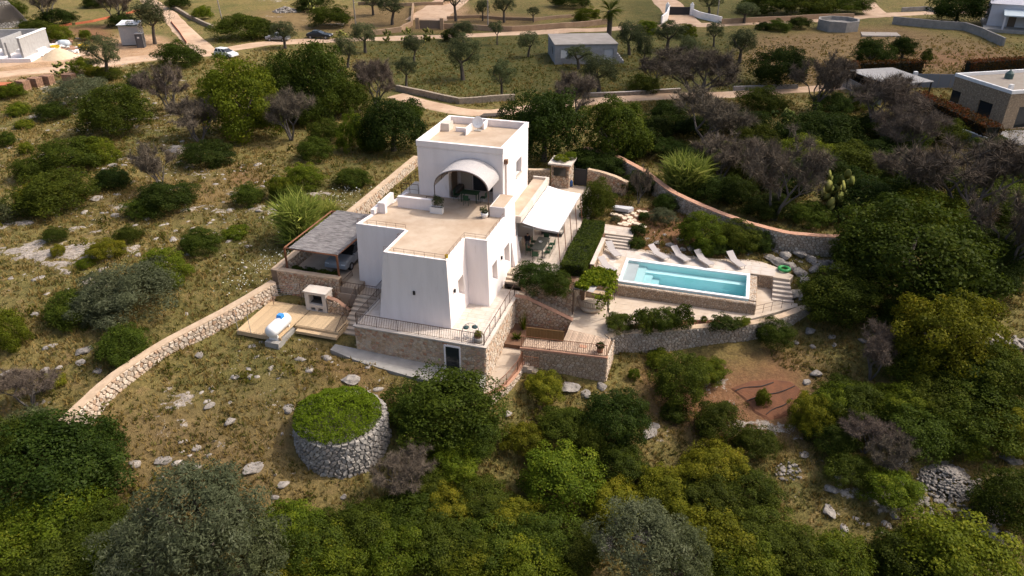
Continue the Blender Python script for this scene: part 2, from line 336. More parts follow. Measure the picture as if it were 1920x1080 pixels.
def poly_mask(px_poly, z=0.0, soft=2.0, jag=1.0):
    """0..1 inside a surveyed outline, with a wandering edge"""
    P = np.array([w_at(a, b, z) for a, b in px_poly]); X = GX + (fbm(GX, GY, 5, 3) - .5) * 4 * jag; Y = GY + (fbm(GX + 90, GY, 5, 3) - .5) * 4 * jag
    ins = np.zeros(GX.shape, bool); dmin = np.full(GX.shape, 1e9)
    for i in range(len(P)):
        a, b = P[i], P[(i + 1) % len(P)]
        c = (a[1] > Y) != (b[1] > Y)
        with np.errstate(divide='ignore', invalid='ignore'): xc = (b[0] - a[0]) * (Y - a[1]) / (b[1] - a[1] + 1e-12) + a[0]
        ins ^= c & (X < xc)
        e = b - a; t = np.clip(((X - a[0]) * e[0] + (Y - a[1]) * e[1]) / (e @ e), 0, 1)
        dmin = np.minimum(dmin, np.hypot(X - a[0] - t * e[0], Y - a[1] - t * e[1]))
    return np.clip(.5 + np.where(ins, dmin, -dmin) / soft, 0, 1)
# limestone showing through: rocky ground on the left slope, round the ruin and on the right flank
rk = poly_mask([(0,150),(330,190),(420,300),(620,330),(640,400),(500,470),(440,520),(250,560),(0,540)], -.3, 6)
rk = np.maximum(rk, .75 * poly_mask([(200,110),(330,110),(360,200),(0,230),(0,170)], 0, 4))
rk = np.maximum(rk, poly_mask([(330,690),(560,650),(720,690),(800,720),(780,900),(700,960),(560,980),(480,880),(340,880)], -3, 5) * .95)
rk = np.maximum(rk, .55 * poly_mask([(0,560),(250,600),(180,720),(0,760)], -2, 4))
rk = np.maximum(rk, .9 * poly_mask([(1420,470),(1600,470),(1560,560),(1500,570)], -.7, 2))
rk = np.maximum(rk, .9 * poly_mask([(1200,430),(1260,450),(1330,480),(1210,478),(1180,430)], -.4, 2))
rk = np.maximum(rk, .45 * poly_mask([(1000,740),(1140,700),(1420,660),(1560,620),(1600,720),(1480,830),(1300,820),(1200,900),(1020,800)], -4, 4))
rk = np.maximum(rk, .7 * poly_mask([(1450,880),(1760,830),(1920,860),(1920,1040),(1700,980),(1480,960)], -5.5, 4))
rk = np.maximum(rk, .5 * poly_mask([(450,0),(700,0),(700,60),(450,40)], .5, 6))
rk = np.maximum(rk, .6 * poly_mask([(1780,560),(1920,560),(1920,690),(1800,640)], -2.5, 3))
frag = fbm(GX * .6 - GY * .15, GY * 1.2 + GX * .12, 2.6, 4, .68); rock = np.clip((frag - .615 + .06 * rk) * 11, 0, 1) * np.clip(rk * 1.7, 0, 1) * np.clip((fbm(GX, GY, 8, 2) - .38) * 5, 0, 1)
HH += rock * (.10 + .38 * (fbm(GX, GY, .9, 3) - .25)) * np.clip(rk * 1.3, 0, 1)
for (u0, u1, v0, v1, z) in PADS:
    ins = (UU > u0 - .05) & (UU < u1 + .05) & (VV > v0 - .05) & (VV < v1 + .05)
    HH = np.where(ins, np.minimum(HH, z - .32), HH)
# ground kinds
green = np.maximum.reduce([poly_mask([(640,60),(1420,60),(1480,170),(980,190),(700,180)], .2, 8), .85 * poly_mask([(1160,0),(1620,0),(1600,40),(1180,40)], .5, 6),
    .55 * poly_mask([(560,330),(780,290),(700,370),(560,450),(430,520),(250,600),(150,680),(330,560)], -.4, 6), .35 * poly_mask([(430,640),(560,650),(640,720),(480,800),(300,760)], -2.5, 6)])
straw = np.maximum.reduce([poly_mask([(1400,70),(1680,50),(1920,100),(1920,150),(1480,170),(1390,120)], .3, 6), .9 * poly_mask([(480,20),(800,10),(1000,30),(1000,55),(690,60),(480,60)], .5, 6),
    .8 * poly_mask([(200,800),(560,780),(560,930),(420,960),(220,930)], -4.4, 6)])
red = np.maximum.reduce([.9 * poly_mask([(130,55),(210,50),(215,75),(165,80)], .3, 4), .8 * poly_mask([(1150,385),(1260,380),(1400,470),(1190,470),(1140,410)], -.2, 2), .55 * poly_mask([(420,320),(480,310),(500,340),(430,350)], -.2, 3),
    .85 * poly_mask([(1180,700),(1440,680),(1520,700),(1500,800),(1330,790),(1200,740)], -4, 4), .5 * poly_mask([(1700,95),(1860,100),(1900,125),(1690,125)], .3, 4), .5 * poly_mask([(560,660),(720,690),(740,760),(640,720)], -2.7, 3), .35*poly_mask([(200,350),(420,330),(480,390),(220,420)], -.5, 6)])
dirt = np.maximum.reduce([.9 * poly_mask([(0,100),(60,95),(150,105),(250,60),(330,80),(370,100),(300,112),(160,135),(0,150)], .3, 3), .5 * poly_mask([(780,10),(880,0),(870,35),(800,40)], .5, 2)])
nv = GX.size; idx = np.arange(nv).reshape(GX.shape)
quads = np.stack([idx[:-1, :-1], idx[:-1, 1:], idx[1:, 1:], idx[1:, :-1]], -1).reshape(-1, 4)
def np_mesh(name, verts, faces, attrs=None, smooth=True, mat=None):
    k = faces.shape[1]; me = bpy.data.meshes.new(name)
    me.vertices.add(len(verts)); me.vertices.foreach_set('co', np.ascontiguousarray(verts, np.float32).ravel())
    me.loops.add(faces.size); me.loops.foreach_set('vertex_index', faces.ravel().astype(np.int32))
    me.polygons.add(len(faces)); me.polygons.foreach_set('loop_start', np.arange(0, faces.size, k, dtype=np.int32))
    me.polygons.foreach_set('loop_total', np.full(len(faces), k, np.int32))
    if smooth: me.polygons.foreach_set('use_smooth', np.ones(len(faces), bool))
    for an, av in (attrs or {}).items():
        a = me.attributes.new(an, 'FLOAT', 'POINT'); a.data.foreach_set('value', np.ascontiguousarray(av, np.float32).ravel())
    me.update(); me.validate()
    if mat: me.materials.append(mat)
    return me
def M_ground():
    m, nt, n, l, b = _nt('open_ground'); b.inputs['Roughness'].default_value = 0.95; b.inputs['Specular IOR Level'].default_value = 0.1
    tc = n.new('ShaderNodeTexCoord').outputs['Object']
    A = lambda nm: (lambda a: (setattr(a, 'attribute_name', nm), a.outputs['Fac'])[1])(n.new('ShaderNodeAttribute'))
    big = noise(n, l, 0.10, 5, .6, tc).outputs['Fac']; mid = noise(n, l, 0.75, 6, .7, tc).outputs['Fac']; fine = noise(n, l, 6.0, 6, .75, tc).outputs['Fac']
    c = mix(n, l, (.205, .155, .055), (.118, .110, .034), maprange(n, l, big, .35, .65))
    c = mix(n, l, c, (.225, .150, .068), maprange(n, l, mid, .52, .70))
    c = mix(n, l, c, (.062, .058, .02), maprange(n, l, noise(n, l, 1.7, 5, .7, tc).outputs['Fac'], .48, .68))
    g = mix(n, l, (.060, .066, .018), (.105, .088, .028), maprange(n, l, mid, .4, .62))
    c = mix(n, l, c, g, A('green'))
    s = mix(n, l, (.215, .145, .068), (.15, .10, .046), maprange(n, l, mid, .38, .62)); c = mix(n, l, c, s, A('straw'))
    r = mix(n, l, (.24, .115, .062), (.17, .085, .048), maprange(n, l, mid, .4, .6)); c = mix(n, l, c, r, A('red'))
    d = mix(n, l, (.47, .31, .19), (.36, .22, .13), maprange(n, l, mid, .4, .6)); c = mix(n, l, c, d, A('dirt'))
    dk = maprange(n, l, fine, .3, .7, .62, 1.32); cc = n.new('ShaderNodeCombineColor'); [l.new(dk, cc.inputs[i]) for i in range(3)]
    c = mix(n, l, c, cc.outputs[0], 1.0, 'MULTIPLY')
    # limestone with weathering
    rn = noise(n, l, 2.3, 7, .75, tc).outputs['Fac']
    rc = mix(n, l, (.45, .39, .33), (.25, .21, .175), maprange(n, l, rn, .40, .60)); rc = mix(n, l, rc, (.16, .14, .12), maprange(n, l, noise(n, l, 5, 5, .7, tc).outputs['Fac'], .52, .62))
    ad = n.new('ShaderNodeMath'); ad.operation = 'MULTIPLY_ADD'; l.new(noise(n, l, 2.4, 6, .75, tc).outputs['Fac'], ad.inputs[0]); ad.inputs[1].default_value = 1.7; rs_ = n.new('ShaderNodeMath'); rs_.operation = 'MULTIPLY'; rs_.inputs[1].default_value = .50; l.new(A('rock'), rs_.inputs[0]); l.new(rs_.outputs[0], ad.inputs[2])
    c = mix(n, l, c, rc, maprange(n, l, ad.outputs[0], 1.16, 1.24))
    # loose stones and chippings
    vo = n.new('ShaderNodeTexVoronoi'); vo.inputs['Scale'].default_value = 3.2; l.new(tc, vo.inputs['Vector'])
    st = n.new('ShaderNodeMath'); st.operation = 'LESS_THAN'; l.new(vo.outputs['Distance'], st.inputs[0])
    l.new(maprange(n, l, noise(n, l, .5, 4, .6, tc).outputs['Fac'], .48, .72, 0, .30), st.inputs[1])
    mm = n.new('ShaderNodeMath'); mm.operation = 'MULTIPLY'; l.new(st.outputs[0], mm.inputs[0]); l.new(A('chips'), mm.inputs[1])
    c = mix(n, l, c, rc, mm.outputs[0])
    l.new(c, b.inputs['Base Color'])
    bp = n.new('ShaderNodeBump'); bp.inputs['Strength'].default_value = .9; bp.inputs['Distance'].default_value = .25
    l.new(noise(n, l, 3.0, 7, .75, tc).outputs['Fac'], bp.inputs['Height']); l.new(bp.outputs[0], b.inputs['Normal'])
    MATS['ground'] = m; return m
gm = np_mesh('ground', np.stack([GX, GY, HH], -1).reshape(-1, 3), quads, dict(green=green, straw=straw, red=red, dirt=dirt, rock=rock, chips=np.clip(rk, .05, 1)), True, M_ground())
ground = bpy.data.objects.new('ground', gm); COL.objects.link(ground); ground['kind'] = 'structure'
def hg(x, y):
    """height of the finished ground (grid lookup)"""
    i = int(np.clip(np.searchsorted(gx, x) - 1, 0, len(gx) - 2)); j = int(np.clip(np.searchsorted(gy, y) - 1, 0, len(gy) - 2))
    fx = (x - gx[i]) / (gx[i + 1] - gx[i]); fy = (y - gy[j]) / (gy[j + 1] - gy[j])
    return float((HH[j, i] * (1 - fx) + HH[j, i + 1] * fx) * (1 - fy) + (HH[j + 1, i] * (1 - fx) + HH[j + 1, i + 1] * fx) * fy)
def grid_lookup(arr, x, y):
    i = np.clip(np.searchsorted(gx, x) - 1, 0, len(gx) - 2); j = np.clip(np.searchsorted(gy, y) - 1, 0, len(gy) - 2)
    fx = (x - gx[i]) / (gx[i + 1] - gx[i]); fy = (y - gy[j]) / (gy[j + 1] - gy[j])
    return (arr[j, i] * (1 - fx) + arr[j, i + 1] * fx) * (1 - fy) + (arr[j + 1, i] * (1 - fx) + arr[j + 1, i + 1] * fx) * fy

# ---------------------------------------------------------------- roads (draped on the terrain)
roadm = M('pale_dirt', (.50, .36, .25), (.38, .255, .165), 0.35, .95, .35, 6, c3=(.30, .19, .12), s3=1.3, a3=(.58, .74))
ROADS = []
def road(name, pts, width, z=.3):
    P = [Vector((*w_at(a, b, z), 0)) for a, b in pts]; D = []
    for i in range(len(P) - 1):
        k = max(2, int((P[i + 1] - P[i]).length / 1.2)); D += [P[i].lerp(P[i + 1], t / k) for t in range(k)]
    D.append(P[-1])
    for _ in range(6): D = [D[0]] + [(D[i - 1] + D[i] * 2 + D[i + 1]) / 4 for i in range(1, len(D) - 1)] + [D[-1]]
    ROADS.append((np.array([(p.x, p.y) for p in D]), width * .62))
    mb = MB(); V = []; NW = 9
    for i, p in enumerate(D):
        t = (D[min(i + 1, len(D) - 1)] - D[max(i - 1, 0)]).normalized(); nrm = Vector((-t.y, t.x, 0))
        wl_ = width * (.9 + .35 * float(vnoise(p.x, p.y, 7))) ; wr_ = width * (.9 + .35 * float(vnoise(p.x + 50, p.y, 7)))
        for k in range(NW):
            f = k / (NW - 1) * 2 - 1; q = p + nrm * f * (wl_ if f < 0 else wr_) / 2
            V.append((q.x, q.y, hg(q.x, q.y) + (.05 if abs(f) < .95 else -.12)))
    F = [(i * NW + k, i * NW + k + 1, (i + 1) * NW + k + 1, (i + 1) * NW + k) for i in range(len(D) - 1) for k in range(NW - 1)]
    mb.add(V, F); o = struct(name, mb, roadm, 'W', True); return o
road('dirt_road', [(255,-14),(275,0),(318,32),(352,66),(385,98),(440,90),(500,82),(600,77),(720,73),(850,69),(960,64),(1060,59),(1150,56),(1250,50),(1400,45),(1560,38),(1660,30),(1800,24),(1960,16)], 4.4)
road('side_track', [(395,100),(330,106),(240,112),(140,128),(60,133),(-40,142)], 5.0)
road('back_lane', [(742,176),(800,192),(850,207),(905,212),(960,207),(1060,192),(1180,182),(1330,178),(1490,168),(1600,160)], 3.4)
road('gravel_drive', [(800,40),(825,20),(850,0),(870,-14)], 9.0)
road('paved_entrance', [(1292,50),(1272,30),(1255,12),(1235,-8)], 6.5)
road('red_track', [(1650,34),(1632,20),(1615,0)], 5.0)
road('construction_yard', [(-30,120),(40,112),(100,105),(150,108)], 9.0)

# ---------------------------------------------------------------- rubble stones
def clip(poly, mx, my, nx, ny):
    out = []; k = len(poly)
    for i in range(k):
        a, b = poly[i], poly[(i + 1) % k]; da = (a[0] - mx) * nx + (a[1] - my) * ny; db = (b[0] - mx) * nx + (b[1] - my) * ny
        if da <= 0: out.append(a)
        if (da < 0 < db) or (db < 0 < da): t = da / (da - db); out.append((a[0] + (b[0] - a[0]) * t, a[1] + (b[1] - a[1]) * t))
    return out
def voro(w, h, sz, seed=1, aspect=.72, jit=.42):
    r = random.Random(seed); nx = max(1, round(w / sz)); ny = max(1, round(h / (sz * aspect))); dx, dy = w / nx, h / ny
    P = {(i, j): ((i + .5 + (.25 if j % 2 else -.25) + r.uniform(-jit, jit)) * dx, (j + .5 + r.uniform(-jit, jit) * .8) * dy) for i in range(nx) for j in range(ny)}
    out = []
    for (i, j), c in P.items():
        poly = [(max(0, c[0] - 1.6 * dx), max(0, c[1] - 1.6 * dy)), (min(w, c[0] + 1.6 * dx), max(0, c[1] - 1.6 * dy)), (min(w, c[0] + 1.6 * dx), min(h, c[1] + 1.6 * dy)), (max(0, c[0] - 1.6 * dx), min(h, c[1] + 1.6 * dy))]
        for a in range(-2, 3):
            for b in range(-2, 3):
                q = P.get((i + a, j + b))
                if (a or b) and q:
                    nxx, nyy = q[0] - c[0], q[1] - c[1]; poly = clip(poly, (q[0] + c[0]) / 2, (q[1] + c[1]) / 2, nxx, nyy)
                    if len(poly) < 3: break
            if len(poly) < 3: break
        if len(poly) >= 3: out.append(poly)
    return out
def stone_mb(mb, poly, fmap, depth, r, gap=.86, inset=.66):
    cx = sum(p[0] for p in poly) / len(poly); cy = sum(p[1] for p in poly) / len(poly); n = len(poly)
    d = depth * r.uniform(.45, 1.15); tx, ty = r.uniform(-.35, .35), r.uniform(-.35, .35)
    V = [fmap(cx + (p[0] - cx) * gap, cy + (p[1] - cy) * gap, -.02) for p in poly] + [fmap(cx + (p[0] - cx) * gap * .97, cy + (p[1] - cy) * gap * .97, d * .55) for p in poly]
    V += [fmap(cx + (p[0] - cx) * inset, cy + (p[1] - cy) * inset, d * (1 + tx * (p[0] - cx) / .2 + ty * (p[1] - cy) / .2)) for p in poly]
    F = [(i, (i + 1) % n, n + (i + 1) % n, n + i) for i in range(n)] + [(n + i, n + (i + 1) % n, 2 * n + (i + 1) % n, 2 * n + i) for i in range(n)] + [tuple(range(2 * n, 3 * n))]
    mb.add(V, F)
def stones(parent, w, h, sz, fmap, mat, singles=0, depth=.07, seed=1, keep=None, name='stone', aspect=.72):
    r = random.Random(seed); ps = voro(w, h, sz, seed, aspect)
    if keep: ps = [p for p in ps if keep(sum(a for a, _ in p) / len(p), sum(b for _, b in p) / len(p))]
    ar = lambda p: abs(sum(p[i][0] * p[(i + 1) % len(p)][1] - p[(i + 1) % len(p)][0] * p[i][1] for i in range(len(p))))
    ps.sort(key=lambda p: -ar(p)); rest = MB()
    for k, p in enumerate(ps):
        if k < singles: mb = MB(); stone_mb(mb, p, fmap, depth, r); part(name, mb, mat, parent)
        else: stone_mb(rest, p, fmap, depth, r)
    if rest.v: part('rubble_stones', rest, mat, parent, kind='stuff')
def resample(P, step):
    P = [Vector(p) for p in P]; out = [P[0]]
    for a, b in zip(P, P[1:]):
        k = max(1, int((b - a).length / step)); out += [a.lerp(b, (i + 1) / k) for i in range(k)]
    return out
def smooth_path(P, it=4):
    for _ in range(it): P = [P[0]] + [(P[i - 1] + P[i] * 2 + P[i + 1]) / 4 for i in range(1, len(P) - 1)] + [P[-1]]
    return P
def rubble_wall(name, label, cat, path, height, thick, mat, core, cap=None, size=.30, singles=0, faces=(1,), group=None, sm=4, seed=1, depth=.07, capover=.04):
    """free-standing or retaining wall. path: (u,v,ztop) along its front face; +1 is the face on the right-hand side of the path"""
    P = smooth_path(resample(path, .5), sm); hs = height if callable(height) else (lambda t: height)
    t = thing(name, label, cat, tuple(path[0][:2]) + (path[0][2] - hs(0),), group)
    L = [0]
    for a, b in zip(P, P[1:]): L.append(L[-1] + (b - a).length)
    N = []
    for i in range(len(P)):
        d = (P[min(i + 1, len(P) - 1)] - P[max(i - 1, 0)]); d.z = 0; d.normalize(); N.append(Vector((d.y, -d.x, 0)))
    def sample(s):
        s = min(max(s, 0), L[-1]); i = max(0, min(len(L) - 2, int(np.searchsorted(L, s)) - 1)); f = (s - L[i]) / (L[i + 1] - L[i] + 1e-9)
        return P[i].lerp(P[i + 1], f), N[i].lerp(N[i + 1], f), s / L[-1]
    cb = MB(); V = []
    for i, p in enumerate(P):
        hh = hs(L[i] / L[-1]); b_ = p - N[i] * thick
        V += [(p.x, p.y, p.z - hh), (p.x, p.y, p.z), (b_.x, b_.y, p.z), (b_.x, b_.y, p.z - hh)]
    F = [(4 * i + a, 4 * i + b, 4 * i + 4 + b, 4 * i + 4 + a) for i in range(len(P) - 1) for a, b in ((0, 1), (1, 2), (2, 3))]
    m = len(P) - 1; F += [(0, 3, 2, 1), (4 * m, 4 * m + 1, 4 * m + 2, 4 * m + 3)]
    cb.add(V, F); part('core', cb, core, t)
    hm = max(hs(k / 10) for k in range(11))
    for fc in faces:
        def fmap(s, z, d, fc=fc):
            p, n_, f = sample(s); hh = hs(f); q = p + (n_ * d if fc > 0 else -n_ * (thick + d)); return (q.x, q.y, p.z - hh + z / hm * hh)
        stones(t, L[-1], hm, size, fmap, mat, singles if fc > 0 else 0, depth, seed + fc)
    if cap:
        V = []
        for i, p in enumerate(P):
            a = p + N[i] * capover; b_ = p - N[i] * (thick + capover); w = (float(vnoise(L[i], 3, .8)) - .5) * .05
            V += [(a.x, a.y, p.z - .02), (a.x, a.y, p.z + .05 + w), (b_.x, b_.y, p.z + .05 + w), (b_.x, b_.y, p.z - .02)]
        cb = MB(); cb.add(V, F); part('capping', cb, cap, t)
    return t
# ---------------------------------------------------------------- the villa
def inside(p, poly):
    c = False; n = len(poly)
    for i in range(n):
        a, b = poly[i], poly[(i + 1) % n]
        if (a[1] > p[1]) != (b[1] > p[1]) and p[0] < (b[0] - a[0]) * (p[1] - a[1]) / (b[1] - a[1]) + a[0]: c = not c
    return c
def carve(mb, cutters):
    def tmp(m):
        bm = bmesh.new(); me = m.mesh('tmp'); bm.from_mesh(me); bmesh.ops.recalc_face_normals(bm, faces=bm.faces); bm.to_mesh(me); bm.free()
        o = bpy.data.objects.new('tmp', me); COL.objects.link(o); return o
    a = tmp(mb); cs = [tmp(c) for c in cutters]
    for c in cs:
        m = a.modifiers.new('b', 'BOOLEAN'); m.operation = 'DIFFERENCE'; m.object = c; m.solver = 'EXACT'
    dg = bpy.context.evaluated_depsgraph_get(); dg.update()
    me = bpy.data.meshes.new_from_object(a.evaluated_get(dg))
    out = MB(); out.add([tuple(v.co) for v in me.vertices], [tuple(p.vertices) for p in me.polygons])
    for o in [a] + cs: bpy.data.objects.remove(o, do_unlink=True)
    return out
_tile = MB(); _tile.prism([(-.5, -.5), (.5, -.5), (.5, .5), (-.5, .5)], 0, 1, [(-.485, -.485), (.485, -.485), (.485, .485), (-.485, .485)])
def tiles(parent, poly, z, sx, sy, mat=None, seed=1, name='paving_slab', gap=.018, h=.012, along='u', maxn=300):
    r = random.Random(seed); mat = mat or pavemat
    me = _tile.mesh('slab'); me.materials.append(mat); b = BASE[parent.name]
    A = [(p if along == 'u' else (p[1], p[0])) for p in poly]; u0, u1 = min(p[0] for p in A), max(p[0] for p in A); v0, v1 = min(p[1] for p in A), max(p[1] for p in A)
    k = 0; v = v0; rest = []
    while v < v1 - .05:
        w = sy * r.uniform(.8, 1.2); u = u0 - r.uniform(0, sx)
        while u < u1:
            l = sx * r.uniform(.6, 1.5); a0, a1 = max(u, u0), min(u + l, u1); c0, c1 = v, min(v + w, v1)
            if a1 - a0 > .12 and c1 - c0 > .1 and all(inside(q, A) for q in ((a0 + .02, c0 + .02), (a1 - .02, c0 + .02), (a1 - .02, c1 - .02), (a0 + .02, c1 - .02))):
                c = ((a0 + a1) / 2, (c0 + c1) / 2); s_ = (a1 - a0 - gap, c1 - c0 - gap)
                if along == 'v': c = (c[1], c[0]); s_ = (s_[1], s_[0])
                if k < maxn: instance(name, me, parent, (c[0] - b[0], c[1] - b[1], z - b[2] - .004), (0, 0, 0), (s_[0], s_[1], h * r.uniform(.8, 1.25))); k += 1
            u += l
        v += w
def curb(mb, poly, w, z0, z1, closed=True, skip=()):
    n = len(poly)
    for i in range(n if closed else n - 1):
        if i in skip: continue
        a = Vector(poly[i]); b = Vector(poly[(i + 1) % n]); d = (b - a).normalized(); nn = Vector((-d.y, d.x)) * w
        mb.prism([tuple(a), tuple(b), tuple(b + nn), tuple(a + nn)], z0 + .0015 * (i % 3), z1 + .002 * (i % 3))
def railing(name, label, pts, h=.95, bars=.13, post=1.5, group=None, rb=.013, rp=.024, mid=None, mat=None, base_gap=.08):
    mat = mat or iron; P = [Vector(p) for p in pts]; t = thing(name, label, 'railing', tuple(pts[0]), group); b = Vector(pts[0])
    tr = MB(); tr.tube([p + Vector((0, 0, h)) for p in P], rp, 5); part('top_rail', tr, mat, t)
    lr = MB(); lr.tube([p + Vector((0, 0, mid or base_gap)) for p in P], rp * .7, 5); part('bottom_rail', lr, mat, t)
    pm = MB(); pm.tube([(0, 0, 0), (0, 0, h)], rp, 5); pm = pm.mesh('post'); pm.materials.append(mat)
    bm_ = MB(); bm_.tube([(0, 0, base_gap), (0, 0, h)], rb, 4, False); bm_ = bm_.mesh('baluster'); bm_.materials.append(mat)
    for a, c in zip(P, P[1:]):
        L = (c - a).length; k = max(1, round(L / post))
        for i in range(k + 1): instance('post', pm, t, a.lerp(c, i / k) - b)
        if bars:
            k2 = max(1, round(L / bars))
            for i in range(1, k2): instance('baluster', bm_, t, a.lerp(c, i / k2) - b)
    return t

ZR = 4.55
villa = thing('villa', 'white two-storey villa with flat roof terraces and battered walls at the centre', 'house', (-5, 8, -.6))
topP = [(-7.4, 1.95), (-2.82, 1.95), (-2.82, 5.6), (-1.2, 5.6), (-1.2, 12.49), (-10.3, 12.49), (-11.3, 5.65), (-7.4, 5.65)]
botP = [(-8.0, 1.76), (-2.6, 1.76), (-2.6, 5.42), (-1.02, 5.42), (-1.02, 12.49), (-10.3, 12.49), (-11.45, 5.5), (-8.0, 5.5)]
def wcut(u, v0, v1, z0, z1, depth=.5):
    m = MB(); o = u + .6; i = u - depth     # deep opening with a splayed sill
    V = [(o, v0, z0 - .30), (o, v1, z0 - .30), (o, v1, z1), (o, v0, z1), (i, v0, z0 + .12), (i, v1, z0 + .12), (i, v1, z1), (i, v0, z1)]
    return m.add(V, [(0, 1, 2, 3), (7, 6, 5, 4), (0, 4, 5, 1), (1, 5, 6, 2), (2, 6, 7, 3), (3, 7, 4, 0)])
WINS = [(-2.72, 3.68, 4.72, .72, 2.24), (-1.12, 6.45, 7.55, .72, 2.27), (-1.12, 9.4, 10.65, .72, 2.27)]
body = MB().prism(botP, -.6, ZR, topP)
part('lower_wall', carve(body, [wcut(*w) for w in WINS]), stucco, villa)
for (u, v0, v1, z0, z1) in WINS:
    w = part('window', MB().box(u - .5, u - .44, v0 + .01, v1 - .01, z0 + .13, z1 - .01), winframe, villa)
    part('shutter', MB().box(u - .44, u - .40, v0 + .06, (v0 + v1) / 2 - .02, z0 + .16, z1 - .05).box(u - .44, u - .40, (v0 + v1) / 2 + .02, v1 - .06, z0 + .16, z1 - .05), shutter, w)
inner = [(-7.22, 2.13), (-3.0, 2.13), (-3.0, 5.78), (-1.38, 5.78), (-1.38, 12.48), (-10.1, 12.48), (-11.05, 5.83), (-7.22, 5.83)]
part('roof_terrace', MB().prism(inner, ZR - .02, ZR + .012), rooftile, villa)
cb = MB(); curb(cb, topP, .17, ZR - .01, ZR + .10, skip=(4,)); part('roof_curb', cb, stucco, villa)
pp = MB().box(-9.75, -6.8, 9.6, 9.9, ZR, 5.43); part('parapet', pp, stucco, villa)
pl = MB().prism([(-10.62, 10.2), (-11.05, 7.6), (-10.75, 7.6), (-10.32, 10.2)], ZR + .1, 5.4, [(-10.62, 10.2, 5.46), (-11.05, 7.6, 5.0), (-10.75, 7.6, 5.0), (-10.32, 10.2, 5.46)]); part('parapet', pl, stucco, villa)
part('parapet', MB().box(-10.7, -10.1, 8.1, 8.45, ZR, 5.4), stucco, villa)
part('roof_platform', MB().box(-2.4, -1.22, 9.9, 12.47, ZR, 5.36), stucco, villa)
part('roof_platform_top', MB().box(-2.32, -1.3, 9.98, 12.46, 5.35, 5.375), rooftile, villa)
# upper storey with the arched loggia
ub = MB().box(-9.15, -2.17, 12.5, 19.6, -.6, 8.45)
arc = [(-6.62, 4.572), (-2.98, 4.572), (-2.98, 6.2)] + [(-4.8 + 1.82 * math.cos(a), 6.2 + 1.15 * math.sin(a)) for a in [math.pi * k / 14 for k in range(1, 14)]] + [(-6.62, 6.2)]
ac = MB(); n_ = len(arc); ac.add([(u, 12.0, z) for u, z in arc] + [(u, 14.7, z) for u, z in arc], [tuple(range(n_)), tuple(range(n_, 2 * n_))[::-1]] + [(i, (i + 1) % n_, n_ + (i + 1) % n_, n_ + i) for i in range(n_)])
uw = MB().box(-2.6, -1.5, 16.0, 17.65, 5.45, 6.75)
part('upper_wall', carve(ub, [ac, uw]), stucco, villa)
w = part('window', MB().box(-2.6, -2.55, 16.01, 17.64, 5.46, 6.74), glass, villa)
part('shutter', MB().box(-2.55, -2.5, 16.9, 17.6, 5.5, 6.7), greymetal, w); part('sill', MB().box(-2.3, -2.08, 15.95, 17.7, 5.38, 5.45), stucco2, w)
par = MB()
for bx in ((-9.19, -2.13, 12.46, 12.72), (-9.19, -2.13, 19.36, 19.64), (-9.188, -8.92, 12.72, 19.36), (-2.40, -2.132, 12.72, 19.36)): par.box(*bx, 8.58, 9.03)
part('upper_parapet', par, stucco, villa)
pi = MB()
for bx in ((-9.14, -2.18, 12.52, 12.70), (-9.14, -2.18, 19.38, 19.58), (-9.14, -8.94, 12.70, 19.38), (-2.38, -2.18, 12.70, 19.38)): pi.box(*bx, 8.40, 8.58)
part('parapet_base', pi, stucco, villa)
part('upper_roof', MB().box(-8.94, -2.38, 12.72, 19.37, 8.44, 8.462), rooftile, villa)
part('roof_vent_wall', MB().box(-8.2, -7.6, 13.4, 13.55, 8.46, 8.72), stucco, villa)
part('roof_vent_wall', MB().box(-6.6, -6.48, 16.4, 17.9, 8.46, 9.05), stucco, villa)
part('roof_vent_wall', MB().box(-7.7, -6.62, 17.2, 17.35, 8.46, 8.8), stucco, villa)
part('roof_vent_wall', MB().box(-8.92, -8.2, 17.0, 18.0, 8.46, 9.1), stucco2, villa)
part('roof_vent_wall', MB().box(-5.75, -5.6, 18.3, 19.35, 8.46, 9.0), stucco, villa)
part('loggia_back_door', MB().box(-5.35, -3.7, 14.6, 14.68, 4.58, 6.75), glass, villa)
part('loggia_side_door', MB().box(-6.6, -6.52, 13.0, 14.1, 4.58, 6.5), winframe, villa)
part('loggia_panel', MB().box(-6.4, -5.45, 14.62, 14.68, 4.6, 6.6), shutter, villa)
dp = MB().tube([(-2.05, 12.9, 8.0), (-2.05, 12.9, ZR + .1)], .055, 8).box(-2.16, -1.9, 12.75, 13.05, 7.7, 8.05); part('downpipe', dp, M('copper_pipe', (.24, .125, .075), (.16, .09, .06), 3, .6), villa)
# landing beside the upper storey
part('side_landing', MB().box(-10.9, -9.16, 12.5, 15.6, -.6, 4.35), stucco2, villa)
